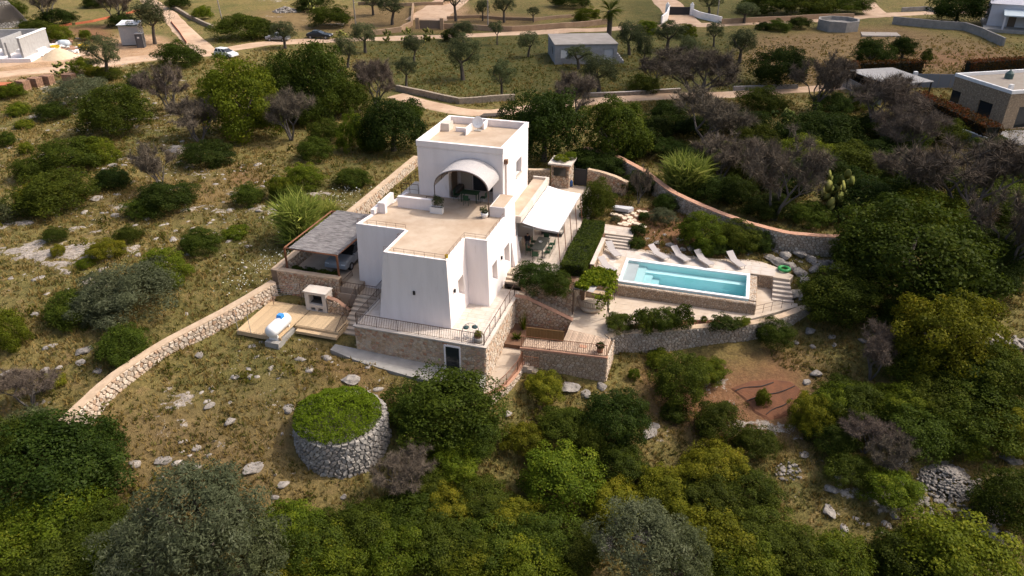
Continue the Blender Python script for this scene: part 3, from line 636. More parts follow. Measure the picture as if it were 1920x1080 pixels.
# single-storey wing over the porch
part('wing_slab', MB().box(-2.16, -.74, 12.55, 21.6, 3.08, 3.42), stucco2, villa)
wp = MB().box(-.96, -.738, 12.55, 21.6, 3.42, 3.64).box(-2.16, -.96, 12.55, 12.76, 3.42, 3.638).box(-2.16, -.96, 21.38, 21.598, 3.42, 3.638); part('wing_parapet', wp, stucco2, villa)
part('wing_roof', MB().box(-2.15, -.96, 12.77, 21.37, 3.41, 3.435), rooftile, villa)
part('porch_pier', MB().box(-2.16, -.8, 16.6, 16.95, 0, 3.08), stucco2, villa)
part('porch_end_wall', MB().box(-2.16, -.78, 21.2, 21.55, 0, 3.08), stucco2, villa)
part('porch_door', MB().box(-2.16, -2.1, 13.4, 15.0, .02, 2.4), glass, villa)
part('porch_door', MB().box(-2.16, -2.1, 18.0, 19.6, .02, 2.4), glass, villa)
bt = MB().prism([(-1.0, 11.0), (-.72, 11.0), (-.72, 12.7), (-1.0, 12.7)], 0, 2.0, [(-1.08, 11.1), (-1.04, 11.1), (-1.04, 12.6), (-1.08, 12.6)]); part('buttress', bt, stucco, villa)
for (u, v, z, n) in ((-5.24, 1.84, 1.9, 'v'), (-2.66, 2.78, 1.95, 'u'), (-1.09, 8.54, 1.95, 'u')):
    lb = MB().box(u - .07, u + .07, v - .11, v - .02, z - .14, z + .14) if n == 'v' else MB().box(u - .02, u + .09, v - .07, v + .07, z - .12, z + .12)
    part('wall_lamp', lb, darkmetal, villa)
# bright daylight wall: low roof-edge rails
def low_rail(lbl, pts): return railing('roof_rail', lbl, pts, .38, 0, .75, 'thin rails along the villa roof edges', rp=.012, mid=.2, mat=M('thin_bronze', (.20, .12, .07), rough=.6))
low_rail('thin low rail along the front edge of the front roof terrace', [(-7.35, 2.0, ZR + .1), (-2.9, 2.0, ZR + .1)])
low_rail('thin low rail along the right edge of the front block roof', [(-2.9, 2.05, ZR + .1), (-2.9, 5.66, ZR + .1), (-1.28, 5.68, ZR + .1), (-1.28, 12.0, ZR + .1)])
low_rail('thin low rail on the roof of the left wing above the carport', [(-11.2, 5.75, ZR + .1), (-7.4, 5.75, ZR + .1)])
railing('balcony_rail', 'dark railing of the landing left of the upper storey', [(-9.3, 12.6, 4.35), (-10.8, 12.6, 4.35), (-10.8, 15.5, 4.35)], .95, 0, 1.0, mid=.5)
railing('balcony_rail', 'dark railing piece between white trough and parapet on the roof terrace', [(-7.6, 10.2, ZR), (-6.75, 10.2, ZR)], .9, 0, .8, mid=.45)
# arched cane canopy
cn = thing('arched_canopy', 'grey woven barrel canopy on posts before the upper loggia', 'canopy', (-4.6, 10, ZR))
def arcp(v, du=0, dz=0): return [(-4.59 + (2.16 + du) * math.cos(a), v, 6.6 + (1.42 + dz) * math.sin(a)) for a in [math.pi * (1 - k / 24) for k in range(25)]]
a, b_ = arcp(9.78), arcp(12.47); a2, b2 = arcp(9.78, -.07, -.07), arcp(12.47, -.07, -.07); cm = MB()
cm.add(a + b_ + a2 + b2, [(i, i + 1, 26 + i, 25 + i) for i in range(24)] + [(50 + i + 1, 50 + i, 75 + i, 76 + i) for i in range(24)] + [(i + 1, i, 50 + i, 51 + i) for i in range(24)] + [(25 + i, 26 + i, 76 + i, 75 + i) for i in range(24)])
part('cane_cover', cm, canopyweave, cn)
for v in (9.74, 11.1, 12.42): part('arch_frame', MB().tube(arcp(v, -.08, -.08), .03, 5), iron, cn)
for u in (-6.72, -2.46): part('post', MB().tube([(u, 9.8, ZR), (u, 9.8, 6.62)], .035, 6), iron, cn); part('side_rail', MB().tube([(u, 9.8, 6.58), (u, 12.45, 6.58)], .025, 5), iron, cn)

# ---------------------------------------------------------------- terrace under the villa
tp = [(-9.2, .15), (.42, .15), (.42, 8.3), (-1.0, 8.3), (-1.0, 9.8), (-9.2, 9.8)]
terr = struct('front_terrace', MB().prism(tp, -3.6, -.52).prism([(-12.6, 4.1), (-9.2, 4.1), (-9.2, 9.8), (-12.6, 9.8)], -1.8, -.522), sandyfloor)
tiles(terr, [(-9.05, .42), (.12, .42), (.12, 8.2), (-9.05, 8.2)], -.52, .75, .5, M('bleached_slab', (.55, .48, .42), (.46, .39, .33), 1.4, .8, .1, 25, objr=.07), 3, maxn=300)
tw = thing('terrace_wall', 'rubble stone retaining wall of the front terrace with a dark cellar door', 'stone wall', (-4.4, .15, -2.8))
stones(tw, 9.62, 2.5, .33, lambda s, z, d: (-9.2 + s, .148 - d, -3.1 + z), warmstone, 300, .05, 11, keep=lambda s, z: not (6.72 < s < 7.86 and z < 2.3))
stones(tw, 7.6, 3.5, .33, lambda s, z, d: (.422 + d, .15 + s, -4.05 + z), palestone, 0, .05, 12)
stones(tw, 4.2, 2.2, .33, lambda s, z, d: (-9.202 - d, 4.35 - s, -2.75 + z), warmstone, 0, .05, 13)
cbm = MB(); curb(cbm, [(-9.28, .07), (.5, .07), (.5, 8.0)], .34, -.53, -.44, False); curb(cbm, [(-9.28, 4.1), (-9.28, .07)], .3, -.53, -.446, False); part('coping', cbm, stucco2, tw)
dr = part('cellar_door', MB().box(-2.4, -1.42, .05, .14, -2.75, -.82), glass, tw, label='dark doorway of the cellar')
part('door_frame', MB().box(-2.52, -2.4, .02, .14, -2.75, -.72).box(-1.42, -1.34, .02, .14, -2.75, -.72).box(-2.4, -1.42, .02, .14, -.82, -.722), stucco, dr)
railing('terrace_rail', 'black barred railing along the front edge of the terrace above the cellar door', [(-9.1, .3, -.45), (.25, .3, -.45)], .9, .13, 1.55)
railing('terrace_rail', 'open two-bar railing along the right edge of the terrace', [(.27, .4, -.45), (.27, 7.4, -.45)], .95, 0, 1.15, mid=.12)
railing('terrace_rail', 'barred railing down the left edge of the terrace beside the outer stair', [(-9.1, .35, -.45), (-9.1, 4.0, -.45)], .9, .13, 1.5)
railing('landing_rail', 'square barred railing round the landing left of the front block', [(-12.3, 6.0, -.5), (-12.3, 4.25, -.5), (-9.45, 4.25, -.5), (-9.45, 5.4, -.5)], .9, .13, 1.4)
# outer stair from the landing down to the deck side
st = thing('outer_stair', 'stone stair running down beside the deck to the path left of the terrace', 'stair', (-10.3, 2, -2.4))
for k in range(10): part('step', MB().box(-11.0, -9.34, 4.08 - .36 * (k + 1), 4.08 - .36 * k, -2.9, -.68 - .185 * k), sandyfloor, st)
railing('stair_rail', 'sloping black railing down the outer stair beside the deck', [(-11.0, 4.0, -.55), (-11.0, .6, -2.3)], .9, .14, 1.1)
# sloping stone flank between barbecue and stair
fl = thing('stair_flank_wall', 'low rubble wall with sloping brick coping between barbecue and outer stair', 'stone wall', (-12.0, 2.8, -1.7))
fb = MB(); fb.add([(-12.75, 2.72, -1.9), (-11.05, 2.72, -1.9), (-11.05, 2.72, -1.1), (-12.0, 2.72, -.45), (-12.75, 2.72, -.3), (-12.75, 3.1, -1.9), (-11.05, 3.1, -1.9), (-11.05, 3.1, -1.1), (-12.0, 3.1, -.45), (-12.75, 3.1, -.3)], [(0, 1, 2, 3, 4), (9, 8, 7, 6, 5), (1, 6, 7, 2), (2, 7, 8, 3), (3, 8, 9, 4), (4, 9, 5, 0)]); part('core', fb, mortar, fl)
stones(fl, 1.7, 1.6, .27, lambda s, z, d: (-12.75 + s, 2.718 - d, -1.9 + z), warmstone, 0, .05, 21, keep=lambda s, z: z < 1.45 - max(0, s - .6) * .62)
part('brick_coping', MB().tube([(-12.75, 2.9, -.28), (-12.0, 2.9, -.42), (-11.02, 2.9, -1.08)], .16, 4), brickcap, fl)

# ---------------------------------------------------------------- patio and porch
pat = struct('patio', MB().prism([(-2.2, 9.85), (2.85, 9.85), (2.85, 21.2), (7.3, 20.9), (7.3, 19.25), (2.85, 19.25), (2.85, 29.6), (-2.2, 29.6)][:0] or [(-2.2, 9.85), (2.85, 9.85), (2.85, 29.6), (-2.2, 29.6)], -1.2, -.01).prism([(2.85, 19.25), (7.25, 19.25), (7.25, 21.0), (2.85, 21.3)], -1.2, -.012), sandyfloor)
tiles(pat, [(-1.0, 10.6), (2.8, 10.0), (2.8, 21.4), (-1.0, 21.4)], -.01, .62, .40, None, 5, along='v')
tiles(pat, [(2.9, 19.3), (7.2, 19.3), (7.2, 20.95), (2.9, 21.2)], -.012, .8, .55, None, 6)
ps = thing('patio_steps', 'two pale stone steps from the terrace up to the patio by the house wall', 'steps', (-.4, 9.5, -.5))
for k in range(2): part('step', MB().box(-1.0, .7, 9.1 + .38 * k, 9.86 + .004 * k, -.52, -.35 + .17 * k), sandyfloor, ps)
gs = thing('pool_steps', 'four wide limestone steps from the garden path down to the pool deck', 'steps', (6, 18.6, -.7))
for k in range(4): part('step', MB().box(4.95 + .002 * k, 7.2, 18.0 + .33 * k, 19.25, -.9, -.56 + .14 * k - .003), pavemat, gs)
# awning
aw = thing('awning', 'white cloth awning over the dining patio on thin rust posts', 'awning', (1, 16, 0))
na = 14; V = []
for j in range(9):
    v = 12.75 + 8.3 * j / 8
    for i in range(na + 1):
        f = i / na; sag = -.10 * math.sin(math.pi * f) + .025 * math.cos(j * math.pi)
        V.append((-.72 + 2.92 * f, v, 3.04 - .42 * f + sag * (.4 if j % 2 else 1)))
V += [(2.24, 12.75 + 8.3 * j / 8, 2.46) for j in range(9)]
F = [(j * (na + 1) + i, j * (na + 1) + i + 1, (j + 1) * (na + 1) + i + 1, (j + 1) * (na + 1) + i) for j in range(8) for i in range(na)] + [(j * (na + 1) + na, 9 * (na + 1) + j, 9 * (na + 1) + j + 1, (j + 1) * (na + 1) + na) for j in range(8)]
cl = MB().add(V, F); o = part('awning_cloth', cl, awncloth, aw, True); md = o.modifiers.new('t', 'SOLIDIFY'); md.thickness = .02; md.offset = -1
for k in range(5):
    v = 12.78 + 2.06 * k; part('post', MB().tube([(2.6, v - .45, 0), (2.2, v, 2.58)], .032, 6), rust, aw)
part('front_bar', MB().tube([(2.2, 12.76, 2.55), (2.2, 21.05, 2.55)], .03, 6), rust, aw); part('side_bar', MB().tube([(-.72, 12.78, 2.75), (2.2, 12.78, 2.5)], .022, 5), greymetal, aw)
# dining table, chairs, sofas
dt = thing('dining_table', 'long grey-green dining table under the white awning', 'table', (.5, 14.2, 0))
part('table_top', MB().box(0.0, .98, 13.0, 15.4, .72, .77), M('grey_green_top', (.13, .135, .115), (.10, .105, .09), 5, .6), dt)
for u in (.08, .9):
    for v in (13.1, 15.3): part('leg', MB().box(u - .035, u + .035, v - .035, v + .035, 0, .72), darkmetal, dt)
greenc = M('dark_green_metal', (.02, .06, .028), rough=.5)
def chair_mb(): return {'seat': MB().box(-.22, .22, -.22, .22, .43, .46), 'backrest': MB().box(-.22, -.19, -.22, .22, .46, .86)}
def make_chair(label, u, v, rot, group, mat=None, z=0):
    t = thing('chair', label, 'chair', (u, v, z), group, rot=rot); mat = mat or greenc
    for k, m in chair_mb().items():
        part(k, m, mat, t)
    for a in (-.2, .2):
        for b in (-.2, .2): part('leg', MB().tube([(a, b, 0), (a * .95, b * .95, .44)], .016, 4), mat, t)
for k, v in enumerate((13.4, 14.2, 15.0)):
    make_chair('dark green metal chair on the left long side of the dining table', -.28, v, 0, 'chairs left of the dining table')
    make_chair('dark green metal chair on the right long side of the dining table', 1.26, v, math.pi, 'chairs right of the dining table')
make_chair('dark green metal chair at the near end of the dining table', .5, 12.6, math.pi / 2, 'chair at table end')
make_chair('dark green metal chair at the far end of the dining table', .5, 15.8, -math.pi / 2, 'chair at table far end')
bw = thing('serving_bowl', 'small pale bowl on the dining table', 'bowl', (.45, 14.3, .77)); part('bowl', MB().lathe([(.02, .77), (.10, .79), (.16, .87)], (.45, 14.3, 0), 12), white_ceramic, bw)
def sofa(label, u, v, rot):
    t = thing('lounge_sofa', label, 'sofa', (u, v, 0), rot=rot); cu = M('cream_cushion', (.50, .46, .41), (.42, .38, .33), 4, .9)
    part('frame', MB().box(-.9, .9, -.4, .4, .1, .28).box(-.9, .9, .34, .4, .28, .75), darkmetal, t)
    for s in (-.45, .45): part('seat_cushion', MB().box(s - .42, s + .42, -.38, .33, .28, .44), cu, t); part('back_cushion', MB().box(s - .42, s + .42, .18, .33, .44, .8), cu, t)
    for a in (-.85, .85):
        for b in (-.35, .35): part('leg', MB().box(a - .03, a + .03, b - .03, b + .03, 0, .1), darkmetal, t)
sofa('cream cushioned sofa under the awning against the porch wall', -1.5, 17.6, math.pi / 2)
sofa('cream cushioned sofa with black frame beyond the dining table', .6, 17.8, 0)
cs = thing('porch_console', 'white console with white vases in the porch by the house wall', 'console', (-1.4, 13.4, 0)); part('cabinet', MB().box(-1.95, -1.25, 13.1, 14.6, 0, .85), stucco2, cs); part('shelf', MB().box(-2.0, -1.2, 13.05, 14.65, .85, .9), whitepaint, cs)
for k, (v, h) in enumerate(((13.4, .5), (13.9, .35), (14.3, .6))): part('vase', MB().lathe([(.07, .9), (.13, .9 + h * .4), (.06, .9 + h)], (-1.6, v, 0), 10), whitepaint, cs, True)
# hut and gate at the back of the patio
hut = thing('stone_kiosk', 'small square rubble kiosk with planted roof by the back gate', 'kiosk', (-1.2, 29.5, 0))
part('wall', MB().box(-2.3, -.5, 28.6, 30.6, 0, 2.3), mortar, hut); part('roof_slab', MB().box(-2.55, -.25, 28.35, 30.85, 2.3, 2.45), stucco2, hut)
part('opening', MB().box(-2.0, -.8, 28.5, 28.62, 1.2, 2.0), glass, hut)
stones(hut, 1.8, 2.3, .3, lambda s, z, d: (-2.3 + s, 28.598 - d, z), warmstone, 0, .05, 31, keep=lambda s, z: not (.25 < s < 1.55 and 1.15 < z < 2.1)); stones(hut, 2.0, 2.3, .3, lambda s, z, d: (-.498 + d, 28.6 + s, z), palestone, 0, .05, 32)
gw = thing('back_gate', 'dark metal gate in the stone wall behind the patio', 'gate', (.5, 29.7, 0)); part('leaf', MB().box(-.1, 1.05, 29.55, 29.62, .05, 1.75), darkmetal, gw); part('post', MB().box(-.16, -.1, 29.52, 29.66, 0, 1.9).box(1.05, 1.11, 29.52, 29.66, 0, 1.9), darkmetal, gw)
rubble_wall('back_patio_wall', 'rubble wall right of the dark gate behind the patio', 'stone wall', [(1.15, 29.55, 1.75), (3.4, 29.2, 1.6), (5.2, 28.3, 1.3)], 1.9, .4, warmstone, mortar, capm, .3, 0, (1,), seed=41)
rubble_wall('back_boundary_wall', 'reddish rubble wall running from kiosk to the left behind the villa', 'stone wall', [(-9.0, 26.5, 1.5), (-5.5, 27.8, 1.6), (-2.4, 28.7, 1.6)], 1.8, .4, brownstone, mortar, capm, .3, 0, (1,), seed=42)
gc = thing('gas_bottle', 'blue gas bottle beside the kiosk and dark gate', 'gas bottle', (-.35, 29.2, 0)); part('body', MB().lathe([(.0, 0), (.15, .02), (.15, .5), (.08, .6), (.03, .66)], (-.35, 29.2, 0), 12), M('blue_paint', (.04, .12, .34), rough=.5), gc, True); part('valve', MB().lathe([(.03, .64), (.03, .72), (0, .73)], (-.35, 29.2, 0), 8), greymetal, gc)

# ---------------------------------------------------------------- pool, decks
dk = [(5.15, 13.0), (7.0, 13.0), (7.0, 12.3), (7.25, 12.3), (7.25, 16.62), (17.7, 16.62), (18.8, 16.62), (18.8, 16.5), (20.05, 16.42)]
back = [UV(*p, -.7) for p in ((1488, 516), (1455, 500), (1430, 491), (1405, 486), (1342, 485), (1255, 475), (1183, 464))]
dkp = dk + back + [(4.95, 18.02)]
deck = struct('pool_deck', MB().prism(dkp, -1.9, -.72), sandyfloor)
tiles(deck, [p for p in dkp], -.72, .85, .6, M('pool_deck_slab', (.54, .475, .42), (.46, .395, .335), 1.3, .8, .08, 25, objr=.06), 8)
pool = thing('swimming_pool', 'rectangular turquoise swimming pool with pale coping and rubble overflow wall', 'swimming pool', (12, 14.3, -1.8))
plaster = M('pool_liner', (.55, .75, .755), (.52, .72, .725), 1.0, .6); shelfm = M('pool_shelf', (.40, .425, .43), (.37, .395, .40), 1.0, .6); stepm = M('pool_step_tile', (.40, .57, .58), (.37, .54, .55), 1.0, .6)
pb = MB()   # basin with shelf, steps and a bench along the back
X0, X1, Y0, Y1, ZT = 7.45, 16.82, 12.52, 16.12, -.74
pb.box(X0 - .02, X1 + .02, Y0 - .02, Y1 + .02, -2.35, -2.2)
for bx in ((X0 - .2, X0, Y0, Y1), (X1, X1 + .2, Y0, Y1), (X0 - .2, X1 + .2, Y0 - .2, Y0), (X0 - .2, X1 + .2, Y1, Y1 + .2)): pb.box(*bx, -2.35, ZT)
part('basin', pb, plaster, pool)
part('beach_shelf', MB().box(X0, 8.35, Y0, Y1, -2.2, -.92), shelfm, pool)
for k, (a, b, z) in enumerate(((8.35, 9.0, -1.15), (9.0, 9.6, -1.45), (9.6, 10.15, -1.75))): part('pool_step', MB().box(a + .001, b, Y0 + .002 * k, Y1 - .001, -2.2, z), stepm, pool)
part('bench', MB().box(8.36, X1 - .002, 15.5, Y1 - .002, -2.2, -1.28), plaster, pool)
cp = MB()
for bx in ((7.22, X0, 12.28, 16.5), (X1, 17.06, 12.28, 16.5), (X0, X1, 12.28, Y0), (X0, X1, Y1, 16.5)): cp.box(*bx, -.76, -.665)
part('coping', cp, whitepaint, pool)
def M_water():
    m, nt, n, l, b = _nt('pool_water'); n.remove(b); out = n['Material Output']
    t = n.new('ShaderNodeBsdfTransparent'); g = n.new('ShaderNodeBsdfGlossy'); g.inputs['Roughness'].default_value = .05
    fr = n.new('ShaderNodeFresnel'); fr.inputs['IOR'].default_value = 1.33
    bp = n.new('ShaderNodeBump'); bp.inputs['Strength'].default_value = .12; bp.inputs['Distance'].default_value = .05
    l.new(noise(n, l, 2.2, 3, .5, n.new('ShaderNodeTexCoord').outputs['Object']).outputs['Fac'], bp.inputs['Height'])
    l.new(bp.outputs[0], g.inputs['Normal']); l.new(bp.outputs[0], fr.inputs['Normal'])
    mx = n.new('ShaderNodeMixShader'); l.new(fr.outputs[0], mx.inputs[0]); l.new(t.outputs[0], mx.inputs[1]); l.new(g.outputs[0], mx.inputs[2]); l.new(mx.outputs[0], out.inputs[0])
    va = n.new('ShaderNodeVolumeAbsorption'); va.inputs['Color'].default_value = (.10, .74, .84, 1); va.inputs['Density'].default_value = .13; l.new(va.outputs[0], out.inputs['Volume'])
    return m
part('water', MB().box(X0 - .004, X1 + .004, Y0 - .004, Y1 + .004, -2.205, -.80), M_water(), pool)
part('overflow_wall', MB().box(7.25, 17.6, 11.98, 12.275, -1.9, -.90).box(17.065, 17.6, 12.275, 16.45, -1.9, -.80), mortar, pool)
stones(pool, 10.35, .95, .19, lambda s, z, d: (7.25 + s, 11.978 - d, -1.85 + z), brownstone, 0, .035, 51); stones(pool, 10.35, .29, .16, lambda s, z, d: (7.25 + s, 11.99 + z, -.90 + d), palestone, 0, .05, 52)
stones(pool, 4.4, 1.0, .19, lambda s, z, d: (17.602 + d, 12.0 + s, -1.85 + z), brownstone, 0, .035, 53); stones(pool, .52, 4.1, .17, lambda s, z, d: (17.07 + s, 12.29 + z, -.80 + d), palestone, 0, .05, 54)
lt = [(4.72, 6.05), (7.7, 5.6), (8.1, 7.6), (12.9, 9.9), (16.6, 11.2), (20.6, 14.3), (20.6, 14.8), (18.85, 14.8), (18.85, 16.7), (17.0, 17.1), (4.6, 17.1), (4.6, 8.3), (4.72, 8.3)]
lot = struct('lower_terrace', MB().prism([(4.72, 6.05), (7.7, 5.6), (8.1, 7.6), (12.9, 9.9), (16.9, 10.92), (20.75, 14.25), (20.75, 14.7), (18.85, 14.7), (18.85, 16.6), (17.62, 16.6), (17.62, 11.97), (7.23, 11.97), (7.23, 12.6), (4.6, 12.6), (4.6, 8.25), (4.72, 8.25)], -3.4, -1.80), sandyfloor)
tiles(lot, [(9.0, 8.6), (12.9, 10.2), (16.6, 11.5), (17.5, 12.0), (7.4, 11.9), (7.4, 8.3)], -1.8, .9, .6, sandyfloor, 9)
dw = thing('deck_flank_wall', 'short rubble wall under the pool deck between pool end and side steps', 'stone wall', (18.2, 16.6, -1.8)); part('core', MB().box(17.7, 18.86, 16.56, 16.64, -1.9, -.74), mortar, dw); stones(dw, 1.1, 1.05, .22, lambda s, z, d: (17.72 + s, 16.558 - d, -1.82 + z), brownstone, 0, .04, 55)
ss = thing('side_steps', 'five pale stone steps beyond the far right end of the pool', 'steps', (19.5, 15.5, -1.8))
for k in range(5): part('step', MB().box(18.86 + .002 * k, 20.1 + .09 * k, 16.5 - .37 * (k + 1), 16.5 - .37 * k, -1.9, -.94 - .195 * k), pavemat, ss)
ds = thing('wall_stair', 'narrow dark stair climbing inside the curved retaining wall right of the pool', 'stair', (19, 12.6, -2.6))
for k in range(10):
    f = k / 10; c = Vector((17.3 + 3.6 * f, 10.95 + 2.95 * f)); d = Vector((3.6, 2.95)).normalized(); nn = Vector((-d.y, d.x)); e = c + d * .47
    part('step', MB().prism([tuple(c - nn * .12), tuple(e - nn * .12), tuple(e + nn * .3), tuple(c + nn * .3)], -3.3, -2.75 + .092 * k), brownstone, ds)
railing('stair_rail', 'thin railing beside the narrow dark stair right of the pool', [(17.0, 11.55, -1.8), (18.8, 13.0, -1.8), (20.3, 14.3, -1.8)], .75, 0, .9, rp=.015, mid=.4)
# curved retaining wall in front of the pool terrace
rubble_wall('curved_retaining_wall', 'long curved rubble retaining wall in front of the pool terrace', 'stone wall', [(7.75, 5.7, -1.78), (8.1, 6.5, -1.8), (10.6, 7.3, -1.82), (13.4, 8.75, -1.82), (15.6, 9.75, -1.8), (17.6, 10.45, -1.78), (19.7, 12.0, -1.70), (21.7, 14.25, -1.65)], lambda t: 2.15 if t < .6 else 2.15 - 1.4 * (t - .6) / .4, .45, greyrubble, mortar, capm, .28, 300, (1,), seed=61, depth=.08)
plb = struct('planting_bed', MB().prism([(8.0, 6.9), (10.6, 7.65), (13.4, 9.1), (17.1, 10.7), (17.0, 10.95), (12.9, 9.86), (8.15, 7.55)], -2.6, -1.82), redsoil)
# ---------------------------------------------------------------- egg patio, pergola, stairs between terrace and lower terrace
sg = thing('garden_stair', 'straight stone stair with brick-edged parapet from terrace down to the shell-seat patio', 'stair', (2.6, 7.8, -1.8))
for k in range(9): part('step', MB().box(.45 + .475 * k, .45 + .475 * (k + 1), 7.42 + .002 * k, 8.28, -2.6, -.52 - .142 * k), sandyfloor, sg)
pv = MB(); pv.add([(.45, 7.1, -2.7), (4.75, 7.1, -2.7), (4.75, 7.1, -1.72), (1.2, 7.1, -.42), (.45, 7.1, -.40), (.45, 7.4, -2.7), (4.75, 7.4, -2.7), (4.75, 7.4, -1.72), (1.2, 7.4, -.42), (.45, 7.4, -.40)], [(0, 1, 2, 3, 4), (9, 8, 7, 6, 5), (1, 6, 7, 2), (2, 7, 8, 3), (3, 8, 9, 4), (4, 9, 5, 0)]); part('parapet', pv, mortar, sg)
stones(sg, 4.3, 2.3, .27, lambda s, z, d: (.45 + s, 7.098 - d, -2.7 + z), warmstone, 0, .05, 71, keep=lambda s, z: z < 2.25 - max(0, s - .7) * .37)
part('brick_coping', MB().tube([(.4, 7.25, -.38), (1.2, 7.25, -.40), (4.8, 7.25, -1.7)], .17, 4), brickcap, sg)
railing('stair_rail', 'thin sloping rail with bars along the straight stair below the dark shrubs', [(1.2, 7.36, -.35), (4.75, 7.36, -1.65)], .8, .3, 1.2, rp=.014, rb=.008)
pw = thing('planter_wall', 'rubble wall below the dark shrubs along the straight stair', 'stone wall', (2.5, 8.4, -1.8)); part('core', MB().box(.5, 4.58, 8.3, 8.62, -2.2, .02).box(4.25, 4.58, 8.62, 12.6, -2.2, .0), mortar, pw)
stones(pw, 4.05, 2.0, .28, lambda s, z, d: (.52 + s, 8.298 - d, -1.95 + z), warmstone, 0, .06, 72, keep=lambda s, z: z > 1.35 - s * .32); stones(pw, 3.9, 1.95, .28, lambda s, z, d: (4.582 + d, 8.62 + s, -1.95 + z), palestone, 0, .05, 73)
part('capping', MB().box(.48, 4.62, 8.26, 8.66, .02, .07), capm, pw)
struct('shrub_bed', MB().prism([(.55, 8.6), (4.3, 8.6), (4.3, 12.6), (4.9, 13.2), (4.9, 19.7), (2.9, 19.7), (2.9, 9.8), (.72, 9.8)], -1.0, -.02), soil)
hw = thing('hedge_bed_wall', 'narrow pale stone wall between hedge and pool deck', 'stone wall', (5.0, 16, -.7)); part('core', MB().box(4.86, 5.14, 12.9, 18.0, -1.9, .12), mortar, hw); stones(hw, 5.1, .9, .24, lambda s, z, d: (5.142 + d, 12.9 + s, -.76 + z), brownstone, 0, .04, 74); part('capping', MB().box(4.84, 5.18, 12.88, 18.0, .12, .17), stucco2, hw)
pg = thing('vine_pergola', 'light iron pergola overgrown with bright vine beside the pool', 'pergola', (6, 9.5, -1.8))
pc = [(4.6, 7.95), (7.25, 7.55), (7.2, 11.2), (5.3, 11.25)]
for (u, v) in pc: part('post', MB().tube([(u, v, -1.8), (u, v, .5)], .03, 6), iron, pg)
for i in range(4): part('beam', MB().tube([(*pc[i], .5), (*pc[(i + 1) % 4], .5)], .028, 5), iron, pg)
for k in range(1, 6):
    f = k / 6; a = Vector(pc[0]).lerp(Vector(pc[3]), f); b = Vector(pc[1]).lerp(Vector(pc[2]), f); part('cross_wire', MB().tube([(*a, .51), (*b, .51)], .012, 4), greymetal, pg)
part('cane_shade', MB().prism([(4.62, 8.0), (6.1, 7.78), (6.3, 9.4), (4.9, 9.9)], .525, .545), M('cane_mat', (.40, .37, .35), (.32, .3, .28), 8, .9, .3, 30, stretch=(12, 1, 1)), pg)
bn = thing('masonry_bench', 'ochre built-in masonry bench under the vine pergola', 'bench', (5.7, 11.4, -1.8)); part('seat', MB().box(4.65, 6.95, 11.1, 11.75, -1.8, -1.38), capm, bn); part('backrest', MB().box(4.65, 6.95, 11.75, 12.0, -1.8, -.95), capm, bn); part('side_wall', MB().box(4.6, 5.0, 10.4, 11.1, -1.8, -.9), mortar, bn)
# woven shell seat
eg = thing('shell_seat', 'rounded woven wicker shell seat open towards the bench below the pergola', 'outdoor sofa', (5.75, 9.3, -1.8), rot=0)
wick = M('wicker', (.36, .28, .215), (.27, .2, .15), 8, .8)
prof = [(.62, .12), (.92, .35), (1.05, .62), (1.08, .85), (1.03, 1.02)]
A0, A1 = R(150), R(395)
for k in range(34):
    a = A0 + (A1 - A0) * k / 33; sc = 1.0 if 4 < k < 29 else .8 + .2 * min(k, 33 - k) / 4
    part('wicker_rib', MB().tube([(r * math.cos(a), r * math.sin(a) * .8, z * sc) for r, z in prof], .022, 4), wick, eg)
for r, z in ((.64, .14), (1.02, .55), (1.04, 1.0)): part('wicker_ring', MB().tube([(r * math.cos(A0 + (A1 - A0) * k / 30), r * math.sin(A0 + (A1 - A0) * k / 30) * .8, z * (1 if 4 < k < 26 else .8 + .2 * min(k, 30 - k) / 4)) for k in range(31)], .03, 5), wick, eg)
part('seat_cushion', MB().lathe([(0, .42), (.85, .40), (.88, .30), (.8, .12), (.0, .1)], (0, 0, 0), 20), M('sand_cushion', (.5, .42, .32), (.44, .36, .27), 3, .9), eg, True)
# bamboo floor with rail, reed screen, lower wall
bf = struct('cane_floor', MB().prism([(2.1, 2.78), (8.05, 3.3), (7.65, 5.62), (4.7, 6.05), (4.8, 4.3), (2.1, 4.05)], -2.0, -1.83), mortar)
cane = MB().tube([(0, -.5, 0), (0, .5, 0)], .048, 6); cane = cane.mesh('cane'); cane.materials.append(bamboo)
for k in range(56):
    u = 2.2 + k * .1035; va = 2.86 + (u - 2.1) * .088; vb = 4.0 + (u - 2.1) * .09 if u < 4.75 else 6.0 - (u - 4.75) * .14
    instance('bamboo_cane', cane, bf, (u, (va + vb) / 2, -1.80), (0, 0, 0), (1, vb - va, 1))
rs = thing('reed_screen', 'upright brown reed mat screen between cane floor and sunken garden', 'screen', (3.4, 4.2, -1.8))
for k in range(13): part('reed_panel', MB().box(2.12 + .207 * k, 2.32 + .207 * k, 4.12 + .02 * (k % 2) + .016 * k, 4.16 + .02 * (k % 2) + .016 * k, -1.8, -.95), reedscreen, rs)
railing('floor_rail', 'barred rusty railing along the front of the cane floor', [(2.15, 2.85, -1.8), (8.0, 3.36, -1.8)], .9, .13, 1.9, mat=rust)
lw = thing('lower_wall', 'rubble wall carrying the cane floor above the rock outcrop', 'stone wall', (5, 3, -3.7))
part('core', MB().prism([(2.1, 2.76), (8.08, 3.28), (8.15, 5.6), (7.6, 5.6), (7.5, 4.0), (2.1, 3.6)], -4.1, -1.9), mortar, lw)
stones(lw, 6.0, 2.1, .27, lambda s, z, d: (2.1 + s * .996, 2.758 + s * .0867 - d, -4.0 + z), brownstone, 300, .05, 81); stones(lw, 2.35, 2.3, .27, lambda s, z, d: (8.09 + s * .03 + d, 3.28 + s, -4.1 + z), palestone, 0, .05, 82)  # right face in paler stones, its sunlit brightness put into the colour
